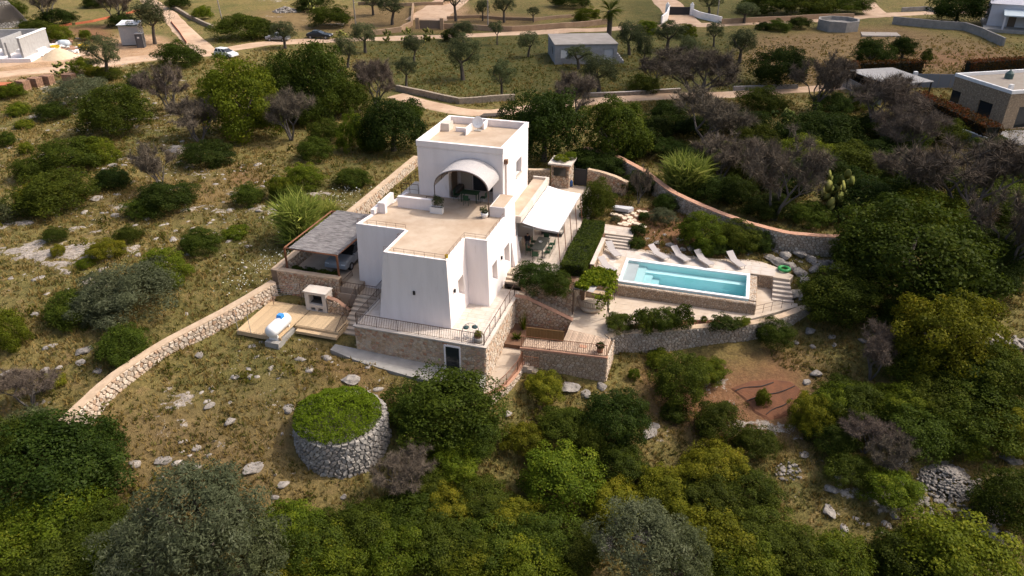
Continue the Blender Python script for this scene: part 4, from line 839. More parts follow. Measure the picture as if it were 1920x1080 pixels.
part('edge_band', MB().prism([(2.05, 2.70), (8.12, 3.22), (8.12, 3.36), (2.05, 2.84)], -1.92, -1.78), brickcap, lw)
part('drain_grate', MB().box(6.0, 6.5, 3.9, 4.25, -1.76, -1.735), brickcap, bf)
# sunken garden and lower path
struct('sunken_garden', MB().prism([(.45, 4.1), (4.85, 4.3), (4.7, 7.1), (.45, 7.1)], -3.6, -2.62), soil)
struct('lower_path', MB().add([(.46, -1.3, -3.62), (1.3, -1.3, -3.62), (2.35, 1.6, -3.35), (2.2, 4.4, -2.9), (.46, 4.4, -2.9), (.46, -1.3, -4.4), (1.3, -1.3, -4.4), (2.35, 1.6, -4.4), (2.2, 4.4, -4.4), (.46, 4.4, -4.4)], [(0, 1, 2, 3, 4), (0, 5, 6, 1), (1, 6, 7, 2), (2, 7, 8, 3), (3, 8, 9, 4), (4, 9, 5, 0)]), sandyfloor)
rubble_wall('path_retaining_wall', 'curved pale rubble wall with red coping holding the lower path', 'stone wall', [(.75, -1.35, -3.45), (1.45, -1.0, -3.4), (2.0, .1, -3.25), (2.38, 1.6, -3.1), (2.4, 2.8, -2.95)], lambda t: 1.3 + .5 * t, .3, palestone, mortar, brickcap, .26, 0, (1,), seed=91)
railing('path_rail', 'curved barred railing on the pale wall of the lower path', [(.8, -1.2, -3.4), (1.4, -.8, -3.35), (1.85, .2, -3.2), (2.2, 1.6, -3.05), (2.25, 2.7, -2.9)], .85, .13, 1.2, mat=rust)
fs = thing('flank_steps', 'small pale steps descending left of the lower rubble wall', 'steps', (3.0, 2.4, -3.4))
for k in range(5): part('step', MB().box(2.45 + .32 * k, 2.78 + .32 * k, 2.2 + .02 * k, 2.74, -4.2, -2.95 - .2 * k), sandyfloor, fs)
railing('step_rail', 'short barred railing above the small steps left of the lower rubble wall', [(2.42, 2.15, -2.85), (3.5, 2.25, -2.85)], .8, .13, 1.0, mat=rust)
struct('cellar_path', MB().prism([(-10.9, .12), (.43, .12), (.43, -.9), (-1.6, -1.5), (-4.0, -1.5), (-8.2, -1.2), (-10.9, -.6)], -3.4, -2.62, [(-10.9, .12, -2.3), (.43, .12, -2.72), (.43, -.9, -2.85), (-1.6, -1.5, -2.82), (-4.0, -1.5, -2.72), (-8.2, -1.2, -2.48), (-10.9, -.6, -2.32)]), concrete)

# ---------------------------------------------------------------- left side: carport, barbecue, timber deck, tank
struct('carport_floor', MB().prism([(-17.2, 4.2), (-11.0, 4.2), (-11.0, 20), (-17.2, 20)], -1.0, -.02), M('carport_earth', (.36, .29, .22), (.27, .21, .16), .8, .95, .2, 12))
cpt = thing('carport', 'rusty steel carport with grey thatch roof left of the villa', 'carport', (-14.8, 8, 0))
for (u, v) in ((-17.05, 4.68), (-12.62, 4.62), (-17.05, 12.0), (-12.3, 12.0)): part('post', MB().box(u - .06, u + .06, v - .06, v + .06, 0, 2.3), rust, cpt)
for a, b in (((-17.05, 4.68), (-12.62, 4.62)), ((-17.05, 12.0), (-12.3, 12.0)), ((-17.05, 4.68), (-17.05, 12.0)), ((-12.62, 4.62), (-12.3, 12.0))): part('beam', MB().tube([(*a, 2.34), (*b, 2.34)], .07, 4), rust, cpt)
V = []; nn_ = 30
for j in range(9):
    for i in range(nn_ + 1): V.append((-16.62 + .02 * j / 8 + 4.05 * j / 8, 4.62 + 7.5 * i / nn_, 2.42 + .02 * math.sin(i * 2.1 + j)))
rf = MB().add(V, [(j * (nn_ + 1) + i, (j + 1) * (nn_ + 1) + i, (j + 1) * (nn_ + 1) + i + 1, j * (nn_ + 1) + i + 1) for j in range(8) for i in range(nn_)]); o = part('thatch_roof', rf, thatch, cpt); md = o.modifiers.new('t', 'SOLIDIFY'); md.thickness = .06
rubble_wall('carport_wall', 'rubble wall below the carport front above the timber deck', 'stone wall', [(-17.6, 4.05, .62), (-14.5, 4.1, .6), (-12.4, 4.15, .58)], 2.4, .45, warmstone, mortar, capm, .28, 0, (1,), sm=1, seed=101)
dkk = thing('timber_deck', 'L-shaped pale timber deck around the white barbecue', 'deck', (-14.4, 1.2, -1.7))
pm = MB().box(-.5, .5, -.5, .5, -.05, 0).mesh('plank'); pm.materials.append(plank)
for k in range(24): instance('plank', pm, dkk, (-17.82 + .148 * k + 14.4, .98 - 1.2 - .02 * (k % 3), .15), (0, 0, 0), (.138, 4.4, 1))
for k in range(23): instance('plank', pm, dkk, (-14.19 + .148 * k + 14.4, 1.74 - 1.2, .15 + .002), (0, 0, 0), (.138, 2.3, 1))
part('fascia', MB().box(-17.9, -14.27, -1.3, -1.24, -1.9, -1.57).box(-14.26, -10.75, .5, .56, -1.9, -1.57), plank, dkk); part('low_step', MB().box(-14.0, -10.75, .1, .48, -1.95, -1.74), plank, dkk); part('side_fascia', MB().box(-10.78, -10.72, .56, 2.88, -1.9, -1.57), plank, dkk)
bq = thing('barbecue', 'white masonry barbecue with dark fire opening on the timber deck', 'barbecue', (-13.7, 3.1, -1.55))
bqb = carve(MB().box(-14.58, -12.82, 2.7, 3.7, -1.545, 0.0), [MB().box(-14.25, -13.15, 2.3, 3.4, -1.0, -.18), MB().box(-14.2, -13.8, 2.3, 3.3, -1.54, -1.25), MB().box(-13.6, -13.2, 2.3, 3.3, -1.54, -1.25)])
part('masonry', bqb, stucco2, bq); part('top_slab', MB().box(-14.66, -12.76, 2.64, 3.74, 0, .07), stucco2, bq); part('soot_lining', MB().box(-14.24, -13.16, 3.3, 3.38, -.99, -.19), M('soot', (.02, .018, .016)), bq); part('fire_box', MB().box(-14.24, -13.16, 2.95, 3.3, -.99, -.9), M('ash', (.08, .07, .06)), bq)
tk = thing('gas_tank', 'white horizontal gas tank with blue cap on a concrete plinth beside the deck', 'gas tank', (-14.85, -.6, -1.9))
part('plinth', MB().box(-15.35, -14.25, -1.75, .55, -2.3, -1.78), concrete, tk)
cyl = [(0, -1.2), (.22, -1.18), (.4, -1.08), (.47, -.92), (.48, -.7), (.48, .7), (.47, .92), (.4, 1.08), (.22, 1.18), (0, 1.2)]
part('vessel', MB().lathe(cyl, (-14.85, -.55, -1.02), 24, axis='y'), whitepaint, tk, True)
for v in (-1.3, .2): part('leg', MB().box(-15.2, -14.5, v - .06, v + .06, -1.78, -1.38), whitepaint, tk)
part('valve_cover', MB().prism([(-15.08, -.4), (-14.62, -.4), (-14.62, .05), (-15.08, .05)], -.62, -.34, [(-15.02, -.34), (-14.68, -.34), (-14.68, 0), (-15.02, 0)]), M('blue_cover', (.05, .25, .62), rough=.5), tk)
for k, (u, v) in enumerate(((-17.75, -1.3), (-16.7, -1.3))): solo('deck_pole', MB().tube([(u, v, -1.7), (u - .05, v + .02, -.05)], .02, 5), greymetal, ['thin bare pole at the near left corner of the timber deck', 'thin bare pole on the near edge of the deck next to the gas tank'][k], 'pole')
dl = thing('drying_lines', 'rack of washing lines strung in front of the carport wall', 'washing line', (-17, 3.4, -1.6))
for u, v in ((-17.3, 2.6), (-15.4, 3.5)): part('upright', MB().tube([(u, v, -1.6), (u, v, .1)], .02, 5), iron, dl)
for k in range(6): part('line', MB().tube([(-17.3, 2.6, .05 - .16 * k), (-15.4, 3.5, .1 - .16 * k)], .009, 4), greymetal, dl)
for k, v in enumerate((-14.9,)): pass
# boundary wall on the left: upper run beside the carport, lower run down the slope
up = [(-17.6, 4.0, .62), (-17.35, 7.0, .85), (-17.1, 10.0, .9), (-16.95, 15.6, .95), (-17.0, 22, 1.0), (-17.1, 30.5, 1.0)]
rubble_wall('boundary_wall_upper', 'upper run of the long boundary wall behind the carport with ochre top', 'stone wall', up, 1.5, .5, palestone, mortar, capm, .34, 0, (1,), seed=111)
lowp = [(*UV(517, 530, -.25), -.25), (*UV(430, 582, -.65), -.65), (*UV(300, 650, -1.15), -1.15), (*UV(205, 715, -1.5), -1.5), (*UV(125, 792, -1.85), -1.85)]
rubble_wall('boundary_wall_lower', 'long pale rubble boundary wall with ochre top descending the slope at left', 'stone wall', lowp[::-1], lambda t: 1.75 - .35 * t, .55, palestone, mortar, capm, .33, 300, (1, -1), seed=112, depth=.10)
# long wall on the right behind the garden
lp = [(*UV(a, b, z), z) for a, b, z in ((1094, 278, 1.5), (1150, 292, 1.5), (1200, 318, 1.4), (1255, 360, 1.35), (1320, 390, 1.3), (1400, 420, 1.2), (1480, 440, 1.1), (1560, 446, 1.0), (1604, 446, .95))]
rubble_wall('garden_boundary_wall', 'long curving rubble wall with brick-red top behind the pool garden', 'stone wall', lp, 2.0, .5, greyrubble, mortar, brickcap, .30, 300, (1,), seed=121, depth=.08)
# ruined trullo
tr = thing('dry_stone_ruin', 'round dry-stone ruin filled with green scrub on the slope in front', 'ruin', (-6.75, -6.9, -4.6))
TC, TR_ = (-6.75, -6.9), 2.72
def tmap(s, z, d): a = -math.pi / 2 + (s - math.pi * TR_) / TR_; rr = TR_ + .22 * (1 - z / 2.7) + d; return (TC[0] + rr * math.cos(a), TC[1] + rr * math.sin(a), -5.0 + z)
part('core', MB().lathe([(TR_ + .2, -5.1), (TR_, -2.42), (TR_ - .7, -2.40), (TR_ - .7, -3.2), (0, -3.1)], (TC[0], TC[1], 0), 48), darkgap, tr)
stones(tr, 2 * math.pi * TR_, 2.62, .31, tmap, greystone, 300, .15, 131, keep=lambda s, z: not (14.2 < s < 15.0 and z < 1.6))
stones(tr, 2 * math.pi * (TR_ - .3), .62, .33, lambda s, z, d: (TC[0] + (TR_ - .62 + z) * math.cos(s / (TR_ - .3)), TC[1] + (TR_ - .62 + z) * math.sin(s / (TR_ - .3)), -2.42 + d), greystone, 0, .13, 132)
# ---------------------------------------------------------------- foliage meshes (unit crowns, shared between plants)
def unit(v): return v / (np.linalg.norm(v, axis=1, keepdims=True) + 1e-9)
def leaf_mesh(name, P, N, size, lv, mat, aspect=.6, rg=None):
    rg = rg or np.random.default_rng(1); n = len(P); N = unit(N); t = unit(np.cross(N, rg.normal(size=(n, 3)))); b = np.cross(N, t)
    s = (size if np.ndim(size) else np.full(n, size))[:, None]
    V = np.stack([P - t * s, P - b * s * aspect, P + t * s, P + b * s * aspect], 1).reshape(-1, 3)
    return np_mesh(name, V, np.arange(4 * n).reshape(-1, 4), dict(lv=np.repeat(np.clip(lv, 0, 1), 4)), False, mat)
def crown_pts(seed, K, n, rc=(.20, .36), flat=-.55, shell=(.45, .88), lump=.15):
    r = np.random.default_rng(seed); C = unit(r.normal(size=(K * 3, 3))); C = C[C[:, 2] > flat][:K]; k = len(C)
    C = C * r.uniform(*shell, size=(k, 1)); C *= (1 + r.normal(size=(k, 1)) * lump).clip(.7, 1.15); R_ = r.uniform(*rc, size=k)
    w = R_ ** 2; ci = r.choice(k, n, p=w / w.sum()); d = unit(r.normal(size=(n, 3)) + unit(C)[ci] * .55 + np.array([0, 0, .35]))
    P = C[ci] + d * R_[ci][:, None] * r.uniform(.62, 1.06, size=(n, 1)); N = d * .75 + unit(P) * .35 + r.normal(size=(n, 3)) * .55
    lv = r.uniform(0, 1, k)[ci] * .5 + r.uniform(0, 1, n) * .5
    e = r.uniform(0, 1, n) < .24; dd = unit(r.normal(size=(n, 3)) + np.array([0, 0, .3])); e &= dd[:, 2] > flat - .1       # loose outer shoots between the clumps
    q = seed * 3.7; rad = .72 + .85 * (fbm(dd[:, 0] * 1.6 + q + dd[:, 2] * .9, dd[:, 1] * 1.6 - q + dd[:, 2] * .7, .62, 4, .6) - .45) + r.exponential(.03, n)
    P = np.where(e[:, None], dd * rad[:, None], P); N = np.where(e[:, None], dd * .8 + r.normal(size=(n, 3)) * .7, N)
    return P, N, lv, r
def make_crown(name, seed, mat, K, n, size, aspect=.6, **kw):
    P, N, lv, r = crown_pts(seed, K, n, **kw); return leaf_mesh(name, P, N, size * r.uniform(.7, 1.35, len(P)), lv, mat, aspect, r)
CR = {}
def variants(key, mat, big, K, n, size, count=3, seed=0, **kw): CR[key] = [make_crown('foliage_' + key, seed + 10 * i + len(CR) * 100, mat, K, n, size, **kw) for i in range(count)]
variants('mastic', L_mastic, 1, 92, 24000, .0235, rc=(.11, .25), lump=.2); variants('mastic_s', L_mastic, 0, 40, 5200, .050)
variants('dark', L_dark, 1, 92, 24000, .0235, rc=(.11, .25), lump=.2); variants('dark_s', L_dark, 0, 40, 5200, .050, 2)
variants('bright', L_bright, 1, 88, 22000, .0245, rc=(.11, .25), lump=.2); variants('bright_s', L_bright, 0, 40, 5000, .050)
variants('yellow', L_yellow, 1, 84, 22000, .0245, 2, rc=(.11, .25), lump=.2); variants('yellow_s', L_yellow, 0, 40, 5000, .050, 2)
variants('olive', L_olive, 1, 60, 11000, .038, aspect=.30, rc=(.10, .24), shell=(.35, .92), flat=-.75, lump=.22); variants('olive_s', L_olive, 0, 24, 1900, .085, aspect=.34, rc=(.18, .32), shell=(.35, .9), flat=-.75, lump=.22)
variants('grey', L_grey, 1, 76, 15000, .033, 2, aspect=.30, rc=(.10, .26), lump=.2)
variants('hedge', L_hedge, 0, 30, 3000, .07, 2)
def sliver_mesh(name, A, B, wd, lv, mat):
    d = B - A; s = unit(np.cross(d, np.random.default_rng(5).normal(size=d.shape))) * wd[:, None]
    V = np.stack([A - s, A + s, B], 1).reshape(-1, 3); return np_mesh(name, V, np.arange(3 * len(A)).reshape(-1, 3), dict(lv=np.repeat(lv, 3)), False, mat)
def bare_tree(seed, ntw=16000):
    """unit bare tree: base at z=-1, limbs as tubes, fine twigs as slivers"""
    r = random.Random(seed); mb = MB(); tips = []
    def grow(p, d, L, rad, lev):
        q = p + d * L * .55 + Vector((r.uniform(-1, 1), r.uniform(-1, 1), 0)) * L * .08; e = q + (d + Vector((r.uniform(-.3, .3), r.uniform(-.3, .3), r.uniform(-.05, .25)))).normalized() * L * .45
        mb.tube([p, q, e], [rad, rad * .8, rad * .6], 5 if lev < 2 else 3, False)
        if lev >= 2: tips.append((q, e))
        if lev < 4:
            for _ in range(3 if lev < 3 else 2):
                a = r.uniform(0, 6.28); dd = (d * .75 + Vector((math.cos(a), math.sin(a), .15)) * .75).normalized(); grow(e if r.random() < .7 else q, dd, L * r.uniform(.62, .82), rad * .55, lev + 1)
    for k in range(3): a = k * 2.1 + r.uniform(0, 1); grow(Vector((.04 * math.cos(a), .04 * math.sin(a), -1.0)), Vector((.45 * math.cos(a), .45 * math.sin(a), 1)).normalized(), .62, .045, 0)
    rg = np.random.default_rng(seed); T = np.array([(*a, *b) for a, b in tips]); i = rg.integers(0, len(T), ntw); f = rg.uniform(0, 1, (ntw, 1)); A = T[i, :3] * (1 - f) + T[i, 3:] * f
    m = np.abs(A).max(0); D = unit(T[i, 3:] - T[i, :3] + rg.normal(size=(ntw, 3)) * .9 + np.array([0, 0, .3])); B = A + D * rg.uniform(.08, .26, (ntw, 1))
    sc = 1 / np.percentile(np.linalg.norm(B[:, :2], axis=1), 96); zt = np.percentile(B[:, 2], 98); z = lambda q: (q + 1) * 2 / (zt + 1) - 1
    A[:, :2] *= sc; B[:, :2] *= sc; A[:, 2] = z(A[:, 2]); B[:, 2] = z(B[:, 2]); mb.v = [(x * sc, y * sc, z(q)) for x, y, q in mb.v]
    tm = mb.mesh('bare_limbs'); tm.materials.append(deadbark); return tm, sliver_mesh('bare_twigs', A, B, rg.uniform(.003, .006, ntw), rg.uniform(0, 1, ntw), L_twig)
BARE = [bare_tree(s) for s in (1, 2, 3, 4)]
def reed_mesh(seed, n=1500):
    r = np.random.default_rng(seed); a = r.uniform(0, 6.283, n); rr = np.sqrt(r.uniform(0, 1, n)) * .6; A = np.stack([rr * np.cos(a), rr * np.sin(a), r.uniform(-1, .3, n)], 1)
    D = np.stack([np.cos(a) * rr * .9 + r.normal(size=n) * .5, np.sin(a) * rr * .9 + r.normal(size=n) * .5, r.uniform(.2, 1.1, n)], 1); B = A + unit(D) * r.uniform(.35, .9, n)[:, None]
    B[:, 2] = np.minimum(B[:, 2], 1.0 + r.normal(size=n) * .12); return sliver_mesh('reed_blades', A, B, r.uniform(.018, .04, n), r.uniform(0, 1, n), L_reed)
REED = [reed_mesh(1), reed_mesh(2)]
def cactus_mesh(seed, n=46):
    r = random.Random(seed); V, F, LV = [], [], []
    for k in range(n):
        a = r.uniform(0, 6.28); rr = r.uniform(0, .75); c = Vector((rr * math.cos(a), rr * math.sin(a), r.uniform(-.85, .75 - .3 * rr))); n1 = Vector((r.uniform(-1, 1), r.uniform(-1, 1), r.uniform(-.2, .5))).normalized()
        up = Vector((r.uniform(-.4, .4), r.uniform(-.4, .4), 1)).normalized(); x = up.cross(n1).normalized(); up = n1.cross(x); s = r.uniform(.16, .25); o = len(V)
        ring = [c + x * s * .62 * math.cos(t) + up * s * math.sin(t) for t in [6.2832 * i / 8 for i in range(8)]]
        V += [tuple(p) for p in ring] + [tuple(c + n1 * s * .13), tuple(c - n1 * s * .13)]; F += [(o + i, o + (i + 1) % 8, o + 8) for i in range(8)] + [(o + (i + 1) % 8, o + i, o + 9) for i in range(8)]; LV += [r.random()] * 10
    return np_mesh('cactus_pads', np.array(V), np.array(F), dict(lv=np.array(LV)), False, L_cactus)
CACT = [cactus_mesh(1), cactus_mesh(2)]
def box_leaves(name, u0, u1, v0, v1, z0, z1, dens, size, mat, seed, wob=.10):
    r = np.random.default_rng(seed); P, N = [], []
    for (n_, ax, val, ra, rb) in (((0, 0, 1), 2, z1, (u0, u1), (v0, v1)), ((1, 0, 0), 0, u1, (v0, v1), (z0, z1)), ((-1, 0, 0), 0, u0, (v0, v1), (z0, z1)), ((0, 1, 0), 1, v1, (u0, u1), (z0, z1)), ((0, -1, 0), 1, v0, (u0, u1), (z0, z1))):
        k = int((ra[1] - ra[0]) * (rb[1] - rb[0]) * dens); a = r.uniform(*ra, k); b = r.uniform(*rb, k); c = np.full(k, val) - r.exponential(.05, k) * (1 if sum(n_) > 0 else -1)
        p = np.stack([c, a, b] if ax == 0 else [a, c, b] if ax == 1 else [a, b, c], 1); P.append(p); N.append(np.tile(n_, (k, 1)) + r.normal(size=(k, 3)) * .6)
    P = np.concatenate(P); N = np.concatenate(N).astype(float); w = (fbm(P[:, 0] * 1.0, P[:, 1] + P[:, 2], .7, 2) - .5) * 2 * wob; P += unit(N) * w[:, None]
    lv = fbm(P[:, 0], P[:, 1] + P[:, 2] * .7, .6, 2) * .6 + r.uniform(0, .5, len(P)); return leaf_mesh(name, P, N, size * r.uniform(.7, 1.3, len(P)), lv, mat, .55, r)

# ---------------------------------------------------------------- plants
prng = random.Random(42)
def slant(x, y, z): return math.sqrt(x * x + y * y + (z - CAMH) ** 2)
def solve_crown(cx, top, bot, w, zf=None):
    """size and place of a crown from its surveyed outline, standing on the ground"""
    x, y, gz = ground_px(cx, bot) if zf is None else (*w_at(cx, bot, zf), zf)
    for _ in range(5):
        sl = slant(x, y, gz); a = math.asin((CAMH - gz) / sl); r = w / 2 * sl / FPX; Hh = (bot - top) / 2 * sl / FPX
        hz = math.sqrt(max(Hh * Hh - (r * math.sin(a)) ** 2, (.45 * r) ** 2)) / math.cos(a); zc = gz + hz * .72
        x, y = w_at(cx, (top + bot) / 2, zc); gz = float(h0(x, y)[0]) if zf is None else zf
    return x, y, gz, r, hz
ADJ = {'mastic': 'dark green', 'bright': 'bright green', 'yellow': 'rusty yellow-green', 'dark': 'blackish green'}
def shrub(sp, cx, top, bot, w, label, group=None, name='shrub', cat='shrub', sink=.72, z=None):
    x, y, gz, r, hz = solve_crown(cx, top, bot, w, z); key = sp
    if r < 1.15 and sp + '_s' in CR: key = sp + '_s'
    me = prng.choice(CR[key]); o = bpy.data.objects.new(name, me); COL.objects.link(o)
    o.location = (x, y, gz + hz * sink); o.rotation_euler = (prng.uniform(-.1, .1), prng.uniform(-.1, .1), prng.uniform(0, 6.28)); o.scale = (r * prng.uniform(1.02, 1.16), r * prng.uniform(.98, 1.12), hz * 1.08)
    return tag(o, label, cat, group)
def trunk_mb(h, rad, spread, seed, top):
    r = random.Random(seed); mb = MB(); k = .5 * h; lean = Vector((r.uniform(-.12, .12) * h, r.uniform(-.12, .12) * h, 0)); j = Vector((0, 0, k)) + lean
    mb.tube([(0, 0, -.3), (lean.x * .3, lean.y * .3, k * .5), tuple(j)], [rad * 1.35, rad, rad * .85], 7)
    for i in range(4):
        a = i * 1.57 + r.uniform(-.5, .5); e = Vector((math.cos(a) * spread * .6, math.sin(a) * spread * .6, k + (top - k) * r.uniform(.6, .85))); m = j.lerp(e, .5) + Vector((0, 0, -.06 * h)); mb.tube([tuple(j), tuple(m), tuple(e)], [rad * .6, rad * .45, rad * .25], 5)
    return mb
def tree(sp, cx, top, bot, w, by, label, group=None, name=None, cat='tree', trunk=None):
    """tree: crown outline (cx, top, bot, w), foot of the trunk at row by"""
    name = name or {'olive': 'olive_tree', 'grey': 'olive_tree'}.get(sp, 'leafy_tree')
    x, y, gz = ground_px(cx, by); sl = slant(x, y, gz); a = math.asin((CAMH - gz) / sl); r = w / 2 * sl / FPX; Hh = (bot - top) / 2 * sl / FPX
    hz = math.sqrt(max(Hh * Hh - (r * math.sin(a)) ** 2, (.5 * r) ** 2)) / math.cos(a); zc = max((by - (top + bot) / 2) * sl / FPX / math.cos(a), hz * .75)
    if sp not in ('olive', 'grey'): hz = math.sqrt(max(((by - top) / 2.02 * sl / FPX) ** 2 - (r * math.sin(a)) ** 2 * .5, (.6 * r) ** 2)) / math.cos(a); zc = hz * .74
    r *= 1.12; hz *= 1.08
    t = thing(name, label, cat, (x, y, gz), group, 'W', rot=prng.uniform(0, 6.28))
    tm = trunk_mb(zc + hz * .3, min(.28, max(.07, r * .09)) if trunk is None else trunk, r, prng.random(), zc + hz * .5).mesh('trunk'); tm.materials.append(bark); instance('trunk', tm, t, (0, 0, 0))
    key = sp + '_s' if r < 1.5 and sp + '_s' in CR else sp; instance('crown', prng.choice(CR[key]), t, (0, 0, zc), (0, 0, 0), (r, r * prng.uniform(.9, 1.05), hz)); return t
def bare(cx, top, by, w, label, group=None):
    x, y, gz = ground_px(cx, by); sl = slant(x, y, gz); a = math.asin((CAMH - gz) / sl); r = w / 2 * sl / FPX; h = max((by - top) * sl / FPX / math.cos(a) * .95, r * .9)
    t = thing('bare_tree', label, 'tree', (x, y, gz), group, 'W', rot=prng.uniform(0, 6.28)); tm, tw = prng.choice(BARE)
    instance('trunk', tm, t, (0, 0, h / 2), (0, 0, 0), (r, r, h / 2)); instance('twigs', tw, t, (0, 0, h / 2), (0, 0, 0), (r, r, h / 2)); return t
def clump(me, nm, cx, top, by, w, label, cat, group=None):
    x, y, gz = ground_px(cx, by); sl = slant(x, y, gz); a = math.asin((CAMH - gz) / sl); r = w / 2 * sl / FPX; h = max((by - top) * sl / FPX / math.cos(a), r * .6)
    o = bpy.data.objects.new(nm, me); COL.objects.link(o); o.location = (x, y, gz + h / 2); o.scale = (r, r, h / 2); o.rotation_euler = (0, 0, prng.uniform(0, 6.28)); return tag(o, label, cat, group)

# left slope
shrub('mastic', 215, 168, 257, 128, 'largest round dark green shrub in the stony field at upper left')
bare(322, 137, 212, 96, 'leafless grey tree right of the large round shrub at upper left')
bare(376, 196, 268, 116, 'wide leafless tree standing over a dark shrub in the left field')
shrub('dark', 385, 266, 315, 92, 'dark shrub at the foot of the wide leafless tree in the left field')
shrub('mastic', 335, 82, 128, 76, 'rounded green shrub in the fork of the dirt tracks')
tree('olive', 203, 80, 132, 58, 150, 'thin half-bare olive beside the side track near the site hut')
shrub('mastic', 203, 128, 152, 44, 'dark shrub round the foot of the half-bare olive by the side track')
tree('olive', 291, 12, 62, 62, 83, 'olive tree just right of the site hut')
bare(222, -8, 48, 56, 'leafless tree behind the site hut'); shrub('dark', 225, 28, 52, 40, 'dark shrub under the leafless tree behind the site hut')
bare(95, -18, 46, 70, 'tall leafless tree above the building site'); shrub('dark', 105, 20, 48, 60, 'dark shrub under the tall leafless tree above the building site')
shrub('mastic', 62, 40, 72, 48, 'green shrub behind the unfinished concrete house, left one'); shrub('bright', 110, 50, 78, 40, 'green shrub behind the rubbish heap on the site'); shrub('mastic', 22, 2, 34, 40, 'green shrub beside the stone mound in the top left corner')
shrub('bright', 160, 58, 76, 22, 'small bush between rubbish heap and orange netting')
shrub('mastic', 450, 32, 76, 92, 'long dark shrub at the bend of the dirt road'); shrub('bright', 378, 14, 38, 36, 'small green bush above the road bend'); shrub('dark', 335, -6, 17, 44, 'dark bush at the top edge beside the road'); shrub('dark', 185, -4, 10, 50, 'dark bush at the top edge behind the site')
clump(CACT[0], 'prickly_pear', 118, 118, 140, 46, 'prickly pear beside the brick pallets', 'cactus'); shrub('bright', 152, 112, 140, 40, 'green bush between prickly pear and half-bare olive'); shrub('yellow', 176, 125, 142, 30, 'yellowish bush left of the half-bare olive')
shrub('grey', 150, 150, 205, 100, 'grey-green scrub behind the large round shrub at upper left'); shrub('bright', 18, 160, 185, 44, 'green shrub below the brick pallets at the left edge'); shrub('mastic', 258, 137, 165, 44, 'small dark shrub above the large round shrub')
shrub('mastic', 95, 196, 226, 56, 'dark low shrub left of the large round shrub'); shrub('bright', 33, 196, 218, 40, 'light green low bush at the left edge of the stony field'); shrub('bright', 45, 226, 242, 26, 'smaller light green bush in the stony field at left'); shrub('mastic', 10, 250, 275, 34, 'green shrub cut by the left picture edge in the stony field')
shrub('mastic', 128, 268, 318, 110, 'upper shrub of the pair of broad green shrubs in the left field'); shrub('mastic', 100, 330, 397, 136, 'broad dark green shrub with pale stones above it in the left field'); shrub('bright', 186, 262, 308, 60, 'bright green shrub right of the upper broad shrub'); shrub('yellow', 72, 345, 392, 60, 'yellow-green shrub at the left side of the broad dark shrub'); shrub('mastic', 55, 300, 338, 60, 'green shrub at the left of the upper broad shrub')
shrub('dark', 212, 315, 357, 62, 'dark shrub left of the small leafless tree in the left field'); bare(300, 278, 355, 84, 'small leafless tree rising from dark scrub in the left field'); shrub('dark', 312, 345, 400, 110, 'dark scrub round the foot of the small leafless tree'); shrub('mastic', 265, 378, 408, 60, 'low green shrub below the small leafless tree')
shrub('mastic', 465, 346, 388, 62, 'compact dark round shrub in the open left field'); shrub('bright', 48, 268, 290, 22, 'small round bush near the left picture edge'); shrub('olive', 14, 385, 420, 34, 'grey-green bush at the left picture edge')
shrub('mastic', 240, 425, 457, 48, 'small dark shrub on the pale rocks of the left field'); shrub('yellow', 200, 452, 487, 66, 'rusty yellow shrub on the pale rocks of the left field'); shrub('mastic', 375, 430, 480, 70, 'green shrub spreading over pale rocks right of the rusty shrub'); shrub('bright', 440, 424, 448, 42, 'bright green low shrub in the middle of the left field'); shrub('bright', 305, 470, 535, 88, 'bright green rounded shrub above the grey scrub'); shrub('mastic', 103, 428, 455, 44, 'small green bush on the left stony slope'); shrub('yellow', 110, 460, 482, 24, 'tiny yellowish bush on the left stony slope'); shrub('bright', 160, 485, 504, 28, 'small green tuft bush on the left stony slope')
shrub('mastic', 135, 552, 612, 94, 'dark green shrub at the left end of the grey scrub'); shrub('grey', 240, 500, 604, 176, 'wide grey-green olive scrub on the left slope'); shrub('grey', 185, 535, 606, 90, 'grey scrub lobe between dark shrub and wide olive scrub'); shrub('bright', 8, 586, 655, 66, 'bright green shrub cut by the left edge at mid height'); shrub('mastic', 232, 614, 684, 92, 'dark green shrub leaning on the lower boundary wall')
shrub('yellow', 100, 700, 727, 36, 'small yellowish bush beside pale boulders at lower left'); bare(58, 705, 765, 100, 'leafless grey brush at the lower left edge'); shrub('mastic', 310, 640, 660, 22, 'little bush growing in the lower boundary wall')
shrub('bright', 525, 330, 378, 46, 'low green shrub left of the reed clump'); shrub('bright', 572, 308, 360, 76, 'light green shrub below the dense trees left of the villa'); shrub('mastic', 540, 345, 380, 62, 'dark low shrub in the grass left of the reed clump'); shrub('mastic', 662, 318, 352, 70, 'low shrub beside the upper boundary wall')
shrub('mastic', 610, 225, 275, 66, 'green shrub in front of the bare tree at centre left'); shrub('bright', 660, 216, 292, 56, 'light green upright shrub left of the dark tree behind the villa'); shrub('mastic', 590, 258, 305, 70, 'dark green shrub below the bare tree at centre left'); shrub('mastic', 700, 250, 290, 50, 'green shrub at the foot of the dark tree behind the villa')
clump(REED[0], 'reed_clump', 566, 358, 452, 100, 'tall light green reed clump behind the carport', 'reeds'); clump(REED[1], 'reed_clump', 612, 372, 420, 60, 'smaller reed clump behind the carport roof', 'reeds')
